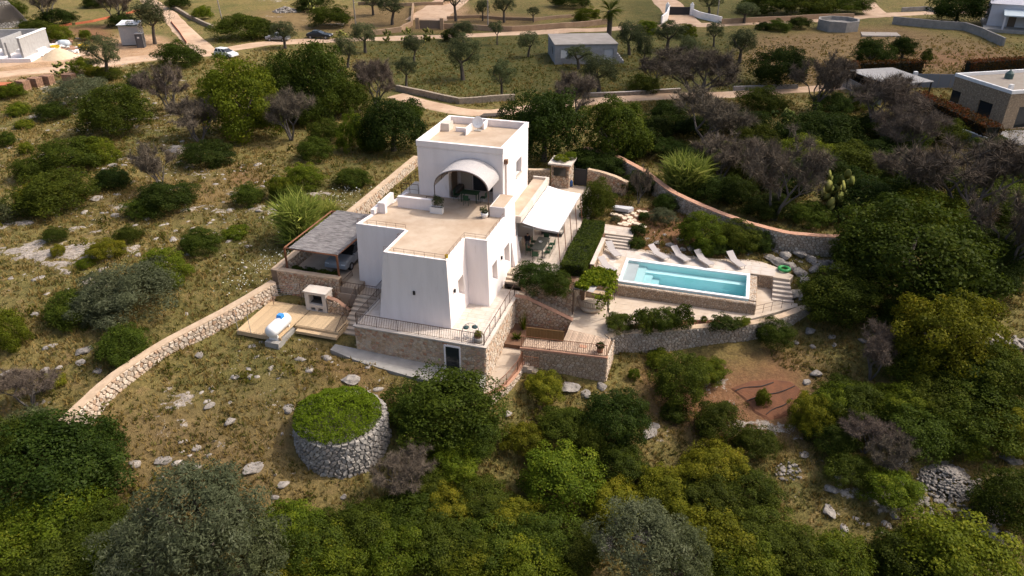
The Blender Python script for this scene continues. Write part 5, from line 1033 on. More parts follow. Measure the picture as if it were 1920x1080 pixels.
# dense grove at upper left of the villa
tree('bright', 460, 112, 235, 136, 250, 'broad bright green tree at the left end of the grove', name='pine_tree'); shrub('bright', 405, 150, 190, 60, 'bright green bush left of the grove'); tree('mastic', 600, 76, 195, 128, 215, 'tall dark green tree in the middle of the grove'); tree('mastic', 530, 100, 190, 90, 215, 'green tree between pine and tall dark tree in the grove'); shrub('bright', 505, 165, 235, 80, 'bright undergrowth in front of the grove'); shrub('mastic', 580, 175, 240, 90, 'dark undergrowth at the foot of the tall grove tree'); shrub('mastic', 655, 150, 225, 80, 'dark undergrowth at the right side of the grove')
bare(547, 178, 262, 98, 'leafless tree in front of the grove'); bare(706, 116, 205, 78, 'dark leafless tree at the right end of the grove'); tree('dark', 738, 172, 262, 118, 282, 'big dark round tree directly behind the villa at left')
shrub('mastic', 770, 190, 230, 50, 'shrub between dark tree and back lane')
# orchard behind
OL = [(685,46,86,48,98,'olive beside the road left of the cactus row'),(652,72,112,44,128,'grey-green olive above the tall grove tree'),(535,44,80,46,90,'olive hiding the grey parked car'),(776,70,102,42,118,'olive in the grass below the terracotta gate'),(762,112,145,42,163,'small olive near the bend of the back lane'),(868,72,135,68,150,'largest olive in the middle of the orchard meadow'),(941,118,165,46,182,'olive at the right rim of the orchard meadow'),(990,62,96,40,108,'olive left of the grey block house'),(870,42,70,44,84,'olive beside the road under the utility pole'),(932,44,66,24,84,'thin olive by the road right of the utility pole'),(735,-6,30,52,46,'olive in the field behind the road, left of the gravel drive'),(700,-8,16,40,28,'olive at the top edge above the field'),(855,-20,14,52,40,'tall olive with dark trunk on the gravel drive'),(905,2,30,26,40,'small olive right of the gravel drive'),(945,-4,26,42,42,'olive behind the wall right of the utility pole'),(1085,88,116,52,130,'olive standing before the grey block house'),(1124,106,160,76,174,'bushy olive in front right of the grey block house'),(1180,44,92,52,102,'olive right of the palm'),(1204,66,116,36,128,'slim olive right of the grey block house'),(1250,46,82,58,94,'wide olive below the white entrance walls'),(1290,72,112,44,122,'olive in the dark meadow below the entrance'),(1338,46,76,32,88,'young olive right of the entrance walls'),(1386,60,106,56,118,'olive at the edge of the brown field'),(1000,16,30,24,42,'little olive left of the palm by the road'),(1395,10,32,44,44,'olive on the lawn right of the white entrance'),(1330,-8,18,40,26,'olive at the top edge right of the entrance')]
for cx, top, bot, w, by, lb in OL: tree('olive', cx, top, bot, w, by, lb)
tree('dark', 1455, 86, 146, 96, 162, 'dark green tree at the left border of the brown field'); tree('dark', 1630, 74, 122, 62, 130, 'dark olive standing alone in the brown field'); tree('dark', 1691, 70, 104, 40, 110, 'smaller dark olive in the brown field'); shrub('mastic', 1738, 96, 118, 20, 'tiny sapling bush in the brown field')
tree('dark', 1792, -12, 32, 84, 42, 'dark tree in front of the white house at top right')
shrub('dark', 845, 54, 80, 34, 'dark bush at the roadside near the cactus row'); shrub('mastic', 618, 14, 54, 74, 'large green bush across the road from the black car'); shrub('dark', 585, -8, 22, 60, 'dark shrub beside the stone heap at the top'); shrub('mastic', 490, 40, 75, 52, 'green shrub left of the parked cars')
for cx, top, by, w, lb in ((640,56,74,38,'prickly pear right of the black car'),(726,56,80,24,'prickly pear at the roadside left of the gate'),(764,52,78,32,'prickly pear just below the terracotta gate, left clump'),(803,52,78,34,'prickly pear just below the terracotta gate, right clump'),(588,0,26,30,'prickly pear beside the stone heap at the top'),(1560,320,410,90,'tall prickly pear in the dark scrub behind the garden wall'),(1465,205,250,60,'prickly pear left of the round dark tree at right'),(590,36,44,14,'tiny prickly pear above the black car')): clump(prng.choice(CACT), 'prickly_pear', cx, top, by, w, lb, 'cactus')
shrub('bright', 1215, 40, 66, 44, 'green bush behind the olives below the entrance'); shrub('bright', 1288, 46, 74, 40, 'bright bush right below the entrance paving'); shrub('dark', 1500, 34, 56, 40, 'dark bush beside the round water tank'); shrub('mastic', 1460, 42, 57, 44, 'low bush left of the round water tank'); shrub('dark', 1430, 42, 57, 30, 'low dark bush by the road above the brown field'); shrub('bright', 1100, 16, 42, 50, 'bright shrub left of the palm'); shrub('dark', 1070, -8, 10, 70, 'dark hedge shrub at the top edge left of the palm')
for k, (cx, w) in enumerate(((1440, 90), (1520, 90), (1590, 70))): shrub('mastic', cx, -8 + 2 * k, 24, w, 'green vineyard rows at the top edge right of the lawn', 'vineyard bushes at the top edge')
# dark wood behind the villa, in the shade of a cloud
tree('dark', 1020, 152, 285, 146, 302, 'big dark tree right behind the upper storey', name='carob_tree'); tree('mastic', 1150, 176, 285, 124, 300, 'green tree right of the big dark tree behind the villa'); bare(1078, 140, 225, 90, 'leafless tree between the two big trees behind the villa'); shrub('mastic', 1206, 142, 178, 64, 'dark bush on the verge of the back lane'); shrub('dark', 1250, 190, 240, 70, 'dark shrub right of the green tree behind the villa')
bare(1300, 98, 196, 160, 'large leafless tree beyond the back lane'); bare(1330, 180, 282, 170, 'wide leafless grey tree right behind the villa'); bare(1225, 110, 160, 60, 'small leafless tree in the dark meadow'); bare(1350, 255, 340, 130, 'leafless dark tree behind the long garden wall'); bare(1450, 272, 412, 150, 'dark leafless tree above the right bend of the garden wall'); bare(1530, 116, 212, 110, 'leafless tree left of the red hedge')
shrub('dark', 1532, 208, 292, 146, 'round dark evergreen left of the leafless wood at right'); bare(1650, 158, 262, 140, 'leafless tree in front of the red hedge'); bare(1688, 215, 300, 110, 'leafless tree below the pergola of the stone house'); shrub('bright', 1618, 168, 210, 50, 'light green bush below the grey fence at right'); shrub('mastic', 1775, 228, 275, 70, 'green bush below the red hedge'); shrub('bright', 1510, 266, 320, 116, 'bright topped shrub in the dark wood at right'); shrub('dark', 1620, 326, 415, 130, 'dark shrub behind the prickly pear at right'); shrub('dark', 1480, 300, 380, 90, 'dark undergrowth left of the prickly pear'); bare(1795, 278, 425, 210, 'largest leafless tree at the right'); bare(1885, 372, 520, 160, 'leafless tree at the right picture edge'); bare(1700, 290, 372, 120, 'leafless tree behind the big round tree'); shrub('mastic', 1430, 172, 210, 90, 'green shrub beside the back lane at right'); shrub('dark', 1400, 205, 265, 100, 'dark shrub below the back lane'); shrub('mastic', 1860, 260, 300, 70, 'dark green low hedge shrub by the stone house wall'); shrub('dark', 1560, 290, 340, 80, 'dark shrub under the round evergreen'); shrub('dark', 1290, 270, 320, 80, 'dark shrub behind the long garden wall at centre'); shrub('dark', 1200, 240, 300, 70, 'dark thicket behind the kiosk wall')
clump(REED[0], 'reed_clump', 1282, 282, 366, 100, 'pale green reed clump behind the long garden wall', 'reeds'); shrub('dark', 1380, 330, 395, 70, 'dark thicket right of the pale reed clump')
tree('mastic', 1690, 372, 520, 238, 545, 'biggest round tree, olive green with bright top, at the right end of the garden wall', name='carob_tree'); shrub('bright', 1735, 362, 450, 130, 'bright green crown put for the sunlit right top of the biggest round tree'); shrub('mastic', 1620, 440, 525, 120, 'dark green lobe left of the biggest round tree'); shrub('dark', 1840, 480, 555, 120, 'dark thicket right of the biggest round tree'); shrub('dark', 1780, 510, 560, 100, 'dark thicket below the biggest round tree')  # second crown in brighter leaves carries the tree's sunlit right top as colour
TH = [(1420,300,350,90),(1250,258,300,80),(1300,215,262,90),(1360,270,330,90),(1230,215,262,70),(1560,215,270,90),(1600,270,330,110),(1660,262,320,110),(1740,300,360,110),(1850,330,400,110),(1900,290,350,90),(1840,420,480,110),(1700,320,372,100),(1640,215,262,90),(1500,230,285,80),(1420,235,290,90),(1180,255,305,60),(1440,360,412,90),(1520,380,425,80),(1340,330,388,80),(1890,450,520,90),(1920,380,440,80),(1780,370,430,100),(1560,175,215,70),(1690,230,280,100)]
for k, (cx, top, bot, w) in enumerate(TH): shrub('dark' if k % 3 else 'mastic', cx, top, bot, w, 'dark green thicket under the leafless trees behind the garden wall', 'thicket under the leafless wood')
# garden
shrub('mastic', 1122, 338, 412, 62, 'tall dark rosemary-like bush beside the awning end', z=-.05); shrub('mastic', 1108, 368, 412, 44, 'lower lobe bush beside the awning end', z=-.05); shrub('dark', 1130, 282, 328, 96, 'dark shrub behind the kiosk wall'); shrub('dark', 1085, 278, 312, 60, 'dark green creeper bush on the kiosk wall'); shrub('dark', 1195, 320, 368, 70, 'dark shrub behind the small garden sapling'); bare(1197, 318, 382, 42, 'slender bare sapling in the rock garden'); shrub('grey', 1244, 388, 425, 54, 'dusky grey-green garden shrub'); shrub('dark', 1252, 360, 398, 56, 'dark shrub at the foot of the long garden wall'); shrub('dark', 1292, 374, 400, 40, 'small dark shrub under the long garden wall')
tree('bright', 1312, 393, 446, 88, 458, 'bright rounded umbrella tree in the pool garden'); shrub('mastic', 1385, 412, 472, 84, 'dark shrub right of the umbrella tree'); shrub('dark', 1425, 428, 472, 60, 'dark shrub at the right end of the pool garden'); shrub('bright', 1408, 440, 470, 34, 'small light green shrub at the right end of the pool garden'); shrub('dark', 1196, 420, 446, 36, 'round clipped bush beside the top of the pool steps'); shrub('mastic', 1194, 446, 467, 36, 'round clipped bush beside the foot of the pool steps', z=-.7); shrub('dark', 1208, 398, 414, 24, 'little dark bush beside the stepping stones'); shrub('grey', 1155, 404, 418, 22, 'little blue-grey bush beside the garden path'); shrub('dark', 1330, 450, 476, 60, 'low dark shrub behind the sun loungers'); shrub('dark', 1368, 452, 478, 40, 'low dark shrub behind the rightmost lounger')
shrub('dark', 1004, 488, 552, 86, 'large dark round shrub in front of the patio', z=-.05); shrub('mastic', 1046, 508, 560, 62, 'dark shrub between the large round shrub and the hedge end', z=-.05)
shrub('mastic', 1162, 585, 628, 60, 'leafy shrub at the left end of the planting bed', z=-1.82); shrub('mastic', 1205, 578, 628, 46, 'oleander with pale flowers in the planting bed, left', z=-1.82); shrub('mastic', 1242, 574, 625, 60, 'oleander in the middle of the planting bed', z=-1.82); shrub('mastic', 1280, 574, 622, 48, 'oleander at the right of the planting bed', z=-1.82); shrub('dark', 1358, 594, 622, 54, 'low clipped shrub in the planting bed, left one', z=-1.82); shrub('bright', 1392, 594, 613, 30, 'low clipped shrub in the planting bed, right one', z=-1.82); shrub('bright', 1320, 592, 606, 12, 'tiny plant in the red bed soil', z=-1.82)
shrub('mastic', 1450, 597, 655, 70, 'shrub climbing the right end of the curved retaining wall'); shrub('mastic', 1578, 503, 610, 140, 'broad green shrub right of the side steps'); shrub('mastic', 1535, 520, 575, 60, 'green lobe beside the rocks right of the side steps')
# right flank
tree('yellow', 1752, 546, 668, 166, 690, 'domed olive-green tree on the right flank', name='carob_tree'); shrub('mastic', 1690, 560, 640, 90, 'green shrub left of the domed tree'); bare(1632, 628, 712, 92, 'pale leafless bush left of the domed tree'); shrub('mastic', 1700, 640, 720, 110, 'green shrub below the domed tree, left'); shrub('mastic', 1800, 640, 740, 150, 'green shrub below the domed tree, right')
RM = [('mastic',1870,660,770,130),('mastic',1760,700,790,120),('bright',1680,720,800,110),('mastic',1600,710,800,120),('mastic',1840,740,840,150),('yellow',1900,770,850,90),('mastic',1720,770,850,130),('bright',1560,720,800,90),('yellow',1520,740,820,80),('mastic',1560,790,850,90),('bright',1800,800,850,90)]
for sp, cx, top, bot, w in RM: shrub(sp, cx, top, bot, w, ADJ[sp] + ' maquis shrub in the dense thicket below the domed tree', ADJ[sp] + ' maquis of the right flank thicket')
bare(1618, 790, 850, 90, 'grey leafless brush in the right thicket, upper one'); bare(1660, 830, 890, 80, 'grey leafless brush in the right thicket, lower one'); shrub('bright', 1672, 880, 955, 100, 'bright green shrub left of the pale scree cone'); shrub('mastic', 1595, 850, 915, 90, 'dark green shrub in the middle of the right foreground'); shrub('mastic', 1900, 890, 990, 110, 'dark shrub at the right edge below the scree'); shrub('bright', 1800, 1018, 1105, 200, 'broad bright shrub in the lower right corner'); shrub('mastic', 1700, 1020, 1100, 130, 'dark shrub left of the broad bright shrub at lower right')
# centre foreground
shrub('mastic', 838, 684, 852, 212, 'largest dark green shrub mass in front of the cellar door'); shrub('mastic', 880, 770, 860, 120, 'lower right lobe of scrub below the largest shrub'); shrub('bright', 850, 830, 905, 110, 'bright scrub below the largest shrub'); shrub('dark', 1150, 728, 842, 128, 'nearly black round shrub below the lower rubble wall'); shrub('mastic', 1276, 666, 768, 106, 'round green shrub on bare soil below the curved wall'); shrub('bright', 1330, 680, 712, 70, 'light green shrub right behind the round shrub below the curved wall'); shrub('bright', 1238, 658, 690, 52, 'small bush at the foot of the curved wall'); shrub('bright', 1189, 690, 714, 20, 'tiny bush on bare soil beside the lower wall corner'); shrub('mastic', 1347, 752, 836, 92, 'green shrub left of the red vegetable bed'); shrub('mastic', 1262, 756, 792, 50, 'low shrub between the two round shrubs below the curved wall'); shrub('yellow', 1022, 698, 755, 84, 'yellow-green shrub hugging the lower rubble wall'); shrub('bright', 1062, 838, 962, 156, 'bright yellow-green bush in the centre foreground'); shrub('mastic', 1105, 790, 860, 70, 'green scrub left below the nearly black shrub'); shrub('yellow', 985, 790, 860, 90, 'yellowish scrub in the centre foreground'); shrub('mastic', 1060, 760, 840, 110, 'mid green scrub left of the nearly black shrub'); shrub('mastic', 1160, 840, 900, 100, 'green scrub right of the bright centre bush'); shrub('yellow', 1340, 830, 920, 120, 'rusty yellow scrub below the red vegetable bed'); shrub('mastic', 1420, 800, 860, 80, 'green scrub below the red vegetable bed at right'); shrub('bright', 1430, 730, 765, 24, 'small seedling bush on the red vegetable bed'); bare(760, 860, 930, 110, 'grey leafless brush right of the round ruin'); shrub('mastic', 800, 870, 925, 90, 'green scrub beside the grey leafless brush')
clump(REED[1], 'yucca_bush', 748, 772, 800, 14, 'small spiky plant between ruin and the largest shrub', 'plant')
# lower left
shrub('dark', 100, 788, 945, 210, 'great dark shrub mass at lower left under the wall end'); shrub('dark', 165, 800, 900, 110, 'dark shrub at the foot of the wall end'); shrub('mastic', 20, 800, 900, 90, 'dark green shrub at the left edge below the wall end'); shrub('olive', 55, 765, 830, 90, 'greyish shrub above the great dark mass at lower left')
shrub('bright', 110, 915, 1010, 150, 'bright green shrub below the great dark mass'); shrub('bright', 40, 960, 1060, 150, 'bright green shrub in the bottom left corner'); shrub('mastic', 175, 950, 1040, 120, 'green shrub right of the bright shrubs at bottom left'); tree('grey', 400, 930, 1060, 210, 1090, 'wide silvery olive at the bottom edge, left of centre'); tree('grey', 300, 990, 1100, 150, 1110, 'silvery olive at the bottom edge below the open slope'); tree('olive', 470, 985, 1110, 150, 1120, 'silvery olive at the bottom edge right of the wide one'); tree('grey', 1190, 975, 1085, 150, 1110, 'silvery olive at the bottom edge below the pale scree'); tree('olive', 1265, 1000, 1100, 110, 1120, 'silvery olive at the bottom edge, the right one of two')
BM = [('mastic',590,985,1070,150),('bright',540,950,1030,120),('mastic',680,950,1040,130),('bright',640,1010,1090,140),('yellow',560,1030,1100,120),('mastic',760,930,1010,120),('bright',740,990,1080,140),('mastic',830,980,1070,140),('yellow',840,920,990,110),('mastic',900,900,980,110),('mastic',920,980,1070,140),('bright',880,1020,1100,130),('mastic',1010,970,1060,130),('bright',990,1030,1100,140),('mastic',1080,990,1070,100),('yellow',960,940,1000,100),('bright',240,1030,1100,130),('mastic',120,1020,1100,150),('bright',195,1000,1070,110)]
for sp, cx, top, bot, w in BM: shrub(sp, cx, top, bot, w, ADJ[sp] + ' maquis shrub in the dense belt along the bottom edge, left of centre', ADJ[sp] + ' maquis of the bottom belt')
BR = [('yellow',1160,915,980,110),('yellow',1250,890,960,120),('mastic',1330,900,970,120),('mastic',1400,880,960,110),('yellow',1340,960,1040,140),('mastic',1420,960,1050,130),('bright',1400,1020,1100,140),('mastic',1490,1000,1080,130),('bright',1570,1025,1095,130),('mastic',1330,1040,1100,120)]
for sp, cx, top, bot, w in BR: shrub(sp, cx, top, bot, w, ADJ[sp] + ' maquis shrub in the belt at the bottom, right of centre', ADJ[sp] + ' maquis of the bottom belt right of centre')

# hedges, pots and planted details
def hedge(lbl, box, mat, seed, dens=320, size=.06, wob=.10, rot=None, base=None):
    me = box_leaves('hedge_leaves', *box, dens, size, mat, seed, wob); o = bpy.data.objects.new('hedge', me); COL.objects.link(o)
    t = tag(o, lbl, 'hedge'); return t
h = hedge('long dark clipped hedge between patio and pool deck', (-.92, .92, -4.3, 4.55, -.2, .95), L_hedge, 1, 330, .07, .14); x, y = to_xy(3.85, 15.1); h.location = (x, y, -.0); h.rotation_euler = (0, 0, HROT)
inn = MB().box(-.8, .8, -4.2, 4.45, -.2, .8); core = part('inner_block', inn, M('hedge_inner', (.012, .014, .008)), (BASE.__setitem__(h.name, (0, 0, 0)) or h))  # solid near-black block under the leaves, no branches modelled
def far_hedge(lbl, pts, wd, ht, mat, z=.3, seed=1):
    P = [Vector((*w_at(a, b, z), 0)) for a, b in pts]; V, F = [], []; r = np.random.default_rng(seed); PP, NN = [], []
    b0 = P[0]; mb = MB()
    for a, c in zip(P, P[1:]):
        L = (c - a).length; d = (c - a).normalized(); nn = Vector((-d.y, d.x, 0)); k = int(L * (wd + 2 * ht) * 45)
        s = r.uniform(-.3, L + .3, k); t = r.uniform(0, wd + 2 * ht, k)
        off = np.where(t < ht, -wd / 2, np.where(t > ht + wd, wd / 2, t - ht - wd / 2)); zz = np.where(t < ht, t, np.where(t > ht + wd, wd + 2 * ht - t, ht)); nz = np.where((t >= ht) & (t <= ht + wd), 1., 0.); no = np.where(t < ht, -1., np.where(t > ht + wd, 1., 0.))
        p = np.stack([a.x + d.x * s + nn.x * off, a.y + d.y * s + nn.y * off, zz], 1); PP.append(p + r.normal(size=p.shape) * .12); NN.append(np.stack([nn.x * no, nn.y * no, nz], 1) + r.normal(size=p.shape) * .6)
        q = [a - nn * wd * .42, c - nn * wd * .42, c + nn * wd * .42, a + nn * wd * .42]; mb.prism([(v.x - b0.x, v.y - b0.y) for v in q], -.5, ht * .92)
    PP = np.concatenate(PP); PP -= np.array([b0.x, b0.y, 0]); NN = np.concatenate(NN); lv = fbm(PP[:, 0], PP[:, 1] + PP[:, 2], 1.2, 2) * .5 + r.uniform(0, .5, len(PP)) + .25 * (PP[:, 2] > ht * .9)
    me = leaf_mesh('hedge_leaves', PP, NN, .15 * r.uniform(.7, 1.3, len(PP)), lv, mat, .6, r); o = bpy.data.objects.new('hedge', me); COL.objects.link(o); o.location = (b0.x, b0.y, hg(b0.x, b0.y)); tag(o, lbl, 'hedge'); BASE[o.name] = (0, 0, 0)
    part('inner_block', mb, MATS['hedge_inner'], o); return o  # solid near-black block inside the leaf shell
def planter(name, lbl, cat, u, v, z, prof, mat, leaf, lr, lh, n=1, me=None):
    t = thing(name, lbl, cat, (u, v, z), rot=0); part('pot', MB().lathe(prof, (0, 0, 0), 16), mat, t, True); part('potting_soil', MB().lathe([(0, prof[-1][1] - .04), (prof[-1][0] * .95, prof[-1][1] - .05)], (0, 0, 0), 14), soil, t)
    instance('plant', me or CR[leaf][0], t, (0, 0, prof[-1][1] + lh * .6), (0, 0, 0), (lr, lr, lh)); return t
potp = [(0, 0), (.2, 0), (.27, .2), (.28, .42), (.24, .42), (.22, .36)]
planter('flower_pot', 'round white pot with a small shrub by the right canopy post', 'plant pot', -2.72, 9.6, ZR, potp, white_ceramic, 'olive_s', .32, .38)
tg = thing('planter_trough', 'white rectangular trough with a grey-green shrub by the left canopy post', 'planter', (-6.45, 9.5, ZR)); part('trough', carve(MB().box(-6.95, -5.95, 9.2, 9.58, ZR, ZR + .5), [MB().box(-6.9, -6.0, 9.25, 9.53, ZR + .42, ZR + .7)]), white_ceramic, tg); part('potting_soil', MB().box(-6.9, -6.0, 9.25, 9.53, ZR + .3, ZR + .43), soil, tg)
instance('plant', CR['olive_s'][1], tg, (.1, -.1, .95), (0, 0, 0), (.52, .42, .55))
planter('flower_pot', 'grey stone pot with a yellow-green plant on the front terrace corner', 'plant pot', -.3, .75, -.52, [(0, 0), (.3, 0), (.34, .4), (.28, .4)], concrete, 'yellow_s', .3, .3)
planter('flower_pot', 'small plant pot on the cane floor by the railing', 'plant pot', 7.5, 3.75, -1.78, [(0, 0), (.18, 0), (.24, .34), (.2, .34)], terracotta, 'dark_s', .32, .3)
ch = thing('hoop_chair', 'round metal hoop chair with dark cushions on the terrace corner', 'chair', (-.95, 1.1, -.52), rot=.4)
part('hoop', MB().tube([(.55 * math.cos(6.2832 * k / 20), -.1 + .18 * math.sin(6.2832 * k / 20), .62 + .5 * math.sin(6.2832 * k / 20)) for k in range(21)], .025, 5), greymetal, ch)
for k in range(7): a = 6.2832 * k / 7; part('wire', MB().tube([(.12 * math.cos(a), .0, .5 + .1 * math.sin(a)), (.54 * math.cos(a), -.1 + .18 * math.sin(a), .62 + .5 * math.sin(a))], .012, 4), greymetal, ch)
for s in (-.3, .3): part('cushion', MB().lathe([(0, -.06), (.2, -.04), (.22, .04), (0, .07)], (s, .05, .8), 10), M('teal_cushion', (.04, .07, .07), rough=.9), ch, True)
for a in (-.3, .3):
    for b in (-.25, .2): part('leg', MB().tube([(a, b, 0), (a * .6, b * .5, .45)], .015, 4), greymetal, ch)
def spiky(lbl, u, v, z, r, h, n, mat, nm='agave', cat='agave'):
    rg = np.random.default_rng(int(u * 100)); a = rg.uniform(0, 6.283, n); el = rg.uniform(.15, 1.3, n); D = np.stack([np.cos(a) * np.cos(el), np.sin(a) * np.cos(el), np.sin(el)], 1); L = np.stack([np.full(n, r), np.full(n, r), np.full(n, h)], 1)
    me = sliver_mesh('spiky_leaves', D * .05, D * L, np.full(n, r * .075), rg.uniform(.2, 1, n), mat); o = bpy.data.objects.new(nm, me); COL.objects.link(o); x, y = to_xy(u, v); o.location = (x, y, z); return tag(o, lbl, cat)
spiky('large pale agave in the sunken garden beside the reed screen', 2.5, 5.2, -2.6, .75, 1.0, 70, L_agave); spiky('round grey-green agave right of the large pale one in the sunken garden', 3.9, 5.5, -2.6, .55, .8, 60, L_agave); spiky('tall green cactus-like plant in the back corner of the sunken garden', 1.3, 6.3, -2.6, .45, 2.0, 50, L_bright, 'succulent', 'succulent'); spiky('low fern-like plant in the dark corner of the sunken garden', 1.2, 5.0, -2.6, .6, .7, 70, L_mastic, 'fern_bush', 'plant')
# vine foliage
rg = np.random.default_rng(9); n = 5200; f = rg.uniform(0, 1, (n, 2)); a = np.array(pc[0]) * (1 - f[:, :1]) + np.array(pc[3]) * f[:, :1]; b = np.array(pc[1]) * (1 - f[:, :1]) + np.array(pc[2]) * f[:, :1]; q = a * (1 - f[:, 1:]) + b * f[:, 1:]
m = (fbm(q[:, 0], q[:, 1], 1.1, 3) > .40) | ((f[:, 0] > .55) & (rg.uniform(0, 1, n) > .15)); q = q[m]; P = np.stack([q[:, 0], q[:, 1], .52 + (fbm(q[:, 0], q[:, 1], .6, 2)) * .65 * rg.uniform(.2, 1, len(q))], 1)
hang = np.stack([rg.normal(7.15, .16, 500), rg.uniform(7.4, 11.2, 500), .6 - rg.exponential(.35, 500)], 1); P = np.concatenate([P, hang, np.stack([rg.normal(6.6, .25, 160), rg.normal(8.0, .2, 160), .3 - rg.exponential(.3, 160)], 1)]); N = rg.normal(size=P.shape) * .7 + np.array([0, 0, .8])
vm = leaf_mesh('vine_leaves', P, N, .10 * rg.uniform(.7, 1.3, len(P)), rg.uniform(0, 1, len(P)), L_vine, .8, rg); vo = bpy.data.objects.new('grape_vine', vm); COL.objects.link(vo); x, y = to_xy(0, 0); vo.location = (x, y, 0); vo.rotation_euler = (0, 0, HROT); tag(vo, 'bright green grape vine spread over the pergola by the pool', 'vine'); BASE[vo.name] = (0, 0, 0)
part('vine_stem', MB().tube([(7.3, 8.6, -1.8), (7.22, 8.2, -1.0), (7.28, 7.9, -.2), (7.1, 8.0, .5)], [.06, .05, .045, .03], 6), bark, vo)
# scrub filling the ruin, kiosk roof greenery, plants along the carport
rg = np.random.default_rng(12); n = 16000; a = rg.uniform(0, 6.283, n); rr = np.sqrt(rg.uniform(0, 1, n)) * 2.72; P = np.stack([rr * np.cos(a), rr * np.sin(a), 1.05 * np.sqrt(np.clip(1 - (rr / 2.8) ** 2, 0, 1)) + .3 * (fbm(rr * np.cos(a) + 40, rr * np.sin(a), 1.6, 2) - .5) + (fbm(rr * np.cos(a), rr * np.sin(a), .55, 3) - .5) * .55 - rg.exponential(.06, n)], 1)
sc = leaf_mesh('scrub_leaves', P, rg.normal(size=P.shape) * .6 + np.array([0, 0, .9]), .06 * rg.uniform(.7, 1.3, n), fbm(P[:, 0], P[:, 1], .4, 2) * .4 + rg.uniform(0, .35, n), L_vine, .6, rg); so = bpy.data.objects.new('scrub_cushion', sc); COL.objects.link(so); x, y = to_xy(*TC); so.location = (x - .15, y - .1, -2.42); tag(so, 'dense green cushion of scrub growing inside the round ruin', 'shrub')
def local_shrub(sp, u, v, z, r, h, label, group=None):
    o = bpy.data.objects.new('shrub', prng.choice(CR[sp + '_s'])); COL.objects.link(o); x, y = to_xy(u, v); o.location = (x, y, z + h * .7); o.scale = (r, r, h); o.rotation_euler = (0, 0, prng.uniform(0, 6)); return tag(o, label, 'shrub', group)
local_shrub('bright', -1.5, 29.6, 2.42, .85, .35, 'low green plants on the kiosk roof'); local_shrub('vine' if 'vine_s' in CR else 'bright', -.7, 30.2, 2.42, .6, .5, 'bright plant hanging over the back corner of the kiosk roof')
for k, u in enumerate((-16.5, -15.4, -14.3, -13.4)): local_shrub('dark' if k % 2 else 'mastic', u, 5.0, 0, .62, .42, 'dark bushy plant in the row under the carport front', 'plants under the carport front')
bg_ = solo('bougainvillea', MB().lathe([(0, 0), (.02, .1)], (-7.7, 5.3, ZR - .9), 6), bark, 'small dusky red climber on the wall between left wing and front block', 'plant', base=(-7.7, 5.3, ZR - .9))
rg = np.random.default_rng(4); P = rg.normal(size=(160, 3)) * np.array([.12, .08, .2]) + np.array([0, -.05, .3]); bm2 = leaf_mesh('climber_leaves', P, rg.normal(size=P.shape), .05, rg.uniform(0, 1, 160), M_leaf('leaf_dusky_red', (.10, .03, .03), (.2, .06, .06), (.28, .12, .1)), .7, rg); instance('leaves', bm2, bg_, (0, 0, 0))
# ---------------------------------------------------------------- pool furniture, person, vehicles
def lounger_mesh():
    d = {}
    d['seat_sling'] = MB().box(-.31, .31, -.95, .25, .30, .335)
    b = MB(); b.prism([(-.31, .25), (.31, .25), (.31, .99), (-.31, .99)], .30, .33, [(-.31, .23, .335), (.31, .23, .335), (.31, .97, .80), (-.31, .97, .80)]); b.v[2] = (.31, .99, .765); b.v[3] = (-.31, .99, .765); d['backrest'] = b
    f = MB(); [f.tube([(s * .33, -.97, .31), (s * .33, .95, .31)], .022, 5) for s in (-1, 1)]; f.tube([(-.33, -.97, .31), (.33, -.97, .31)], .022, 5); d['frame'] = f
    return d
LM = {k: m.mesh(k) for k, m in lounger_mesh().items()}; [m.materials.append(sling) for m in LM.values()]
LG = MB().tube([(0, 0, 0), (0, 0, .31)], .02, 5).mesh('leg'); LG.materials.append(sling)
for (a, b, lb) in (((1140, 454), (1160, 481), 'grey sun lounger by the foot of the pool steps'), ((1127, 484), (1151, 508), 'grey sun lounger at the pool end beside the hedge wall'), ((1220, 461), (1250, 484), 'grey sun lounger leftmost of the row behind the pool'), ((1262, 463), (1291, 489), 'second grey sun lounger from the left behind the pool'), ((1305, 470), (1335, 497), 'third grey sun lounger from the left behind the pool'), ((1367, 473), (1393, 500), 'grey sun lounger standing apart at the right behind the pool')):
    A, B_ = UV(*a, -.05), UV(*b, -.4); ang = math.atan2(A[1] - B_[1], A[0] - B_[0]) - math.pi / 2; c = ((A[0] + B_[0]) / 2, (A[1] + B_[1]) / 2)
    t = thing('sun_lounger', lb, 'sun lounger', (c[0], c[1], -.69), 'grey sun loungers round the pool', rot=ang)
    for k, m in LM.items(): instance(k, m, t, (0, 0, 0))
    for s in (-.3, .3):
        for v in (-.85, .75): instance('leg', LG, t, (s, v, 0))
def skin(verts, edges, radii, root=0):
    me = bpy.data.meshes.new('sk'); me.from_pydata(verts, edges, []); o = bpy.data.objects.new('sk', me); COL.objects.link(o)
    m = o.modifiers.new('s', 'SKIN'); o.modifiers.new('d', 'SUBSURF').levels = 1
    for i, r in enumerate(radii): me.skin_vertices[0].data[i].radius = (r, r); me.skin_vertices[0].data[i].use_root = (i == root)
    dg = bpy.context.evaluated_depsgraph_get(); dg.update(); r = bpy.data.meshes.new_from_object(o.evaluated_get(dg)); bpy.data.objects.remove(o, do_unlink=True); return r
pv_ = [(0,0,.95),(0,0,1.15),(0,.0,1.36),(0,0,1.47),(0,-.02,1.56),(0,-.03,1.66),(.17,0,1.38),(.24,-.05,1.12),(.2,-.22,.98),(.16,-.28,.95),(-.17,0,1.38),(-.25,-.03,1.12),(-.22,-.18,.95),(-.18,-.24,.91),(.1,0,.9),(.11,-.02,.5),(.11,.02,.08),(.12,-.14,.04),(-.1,0,.9),(-.11,.0,.5),(-.12,.03,.08),(-.13,-.13,.04)]
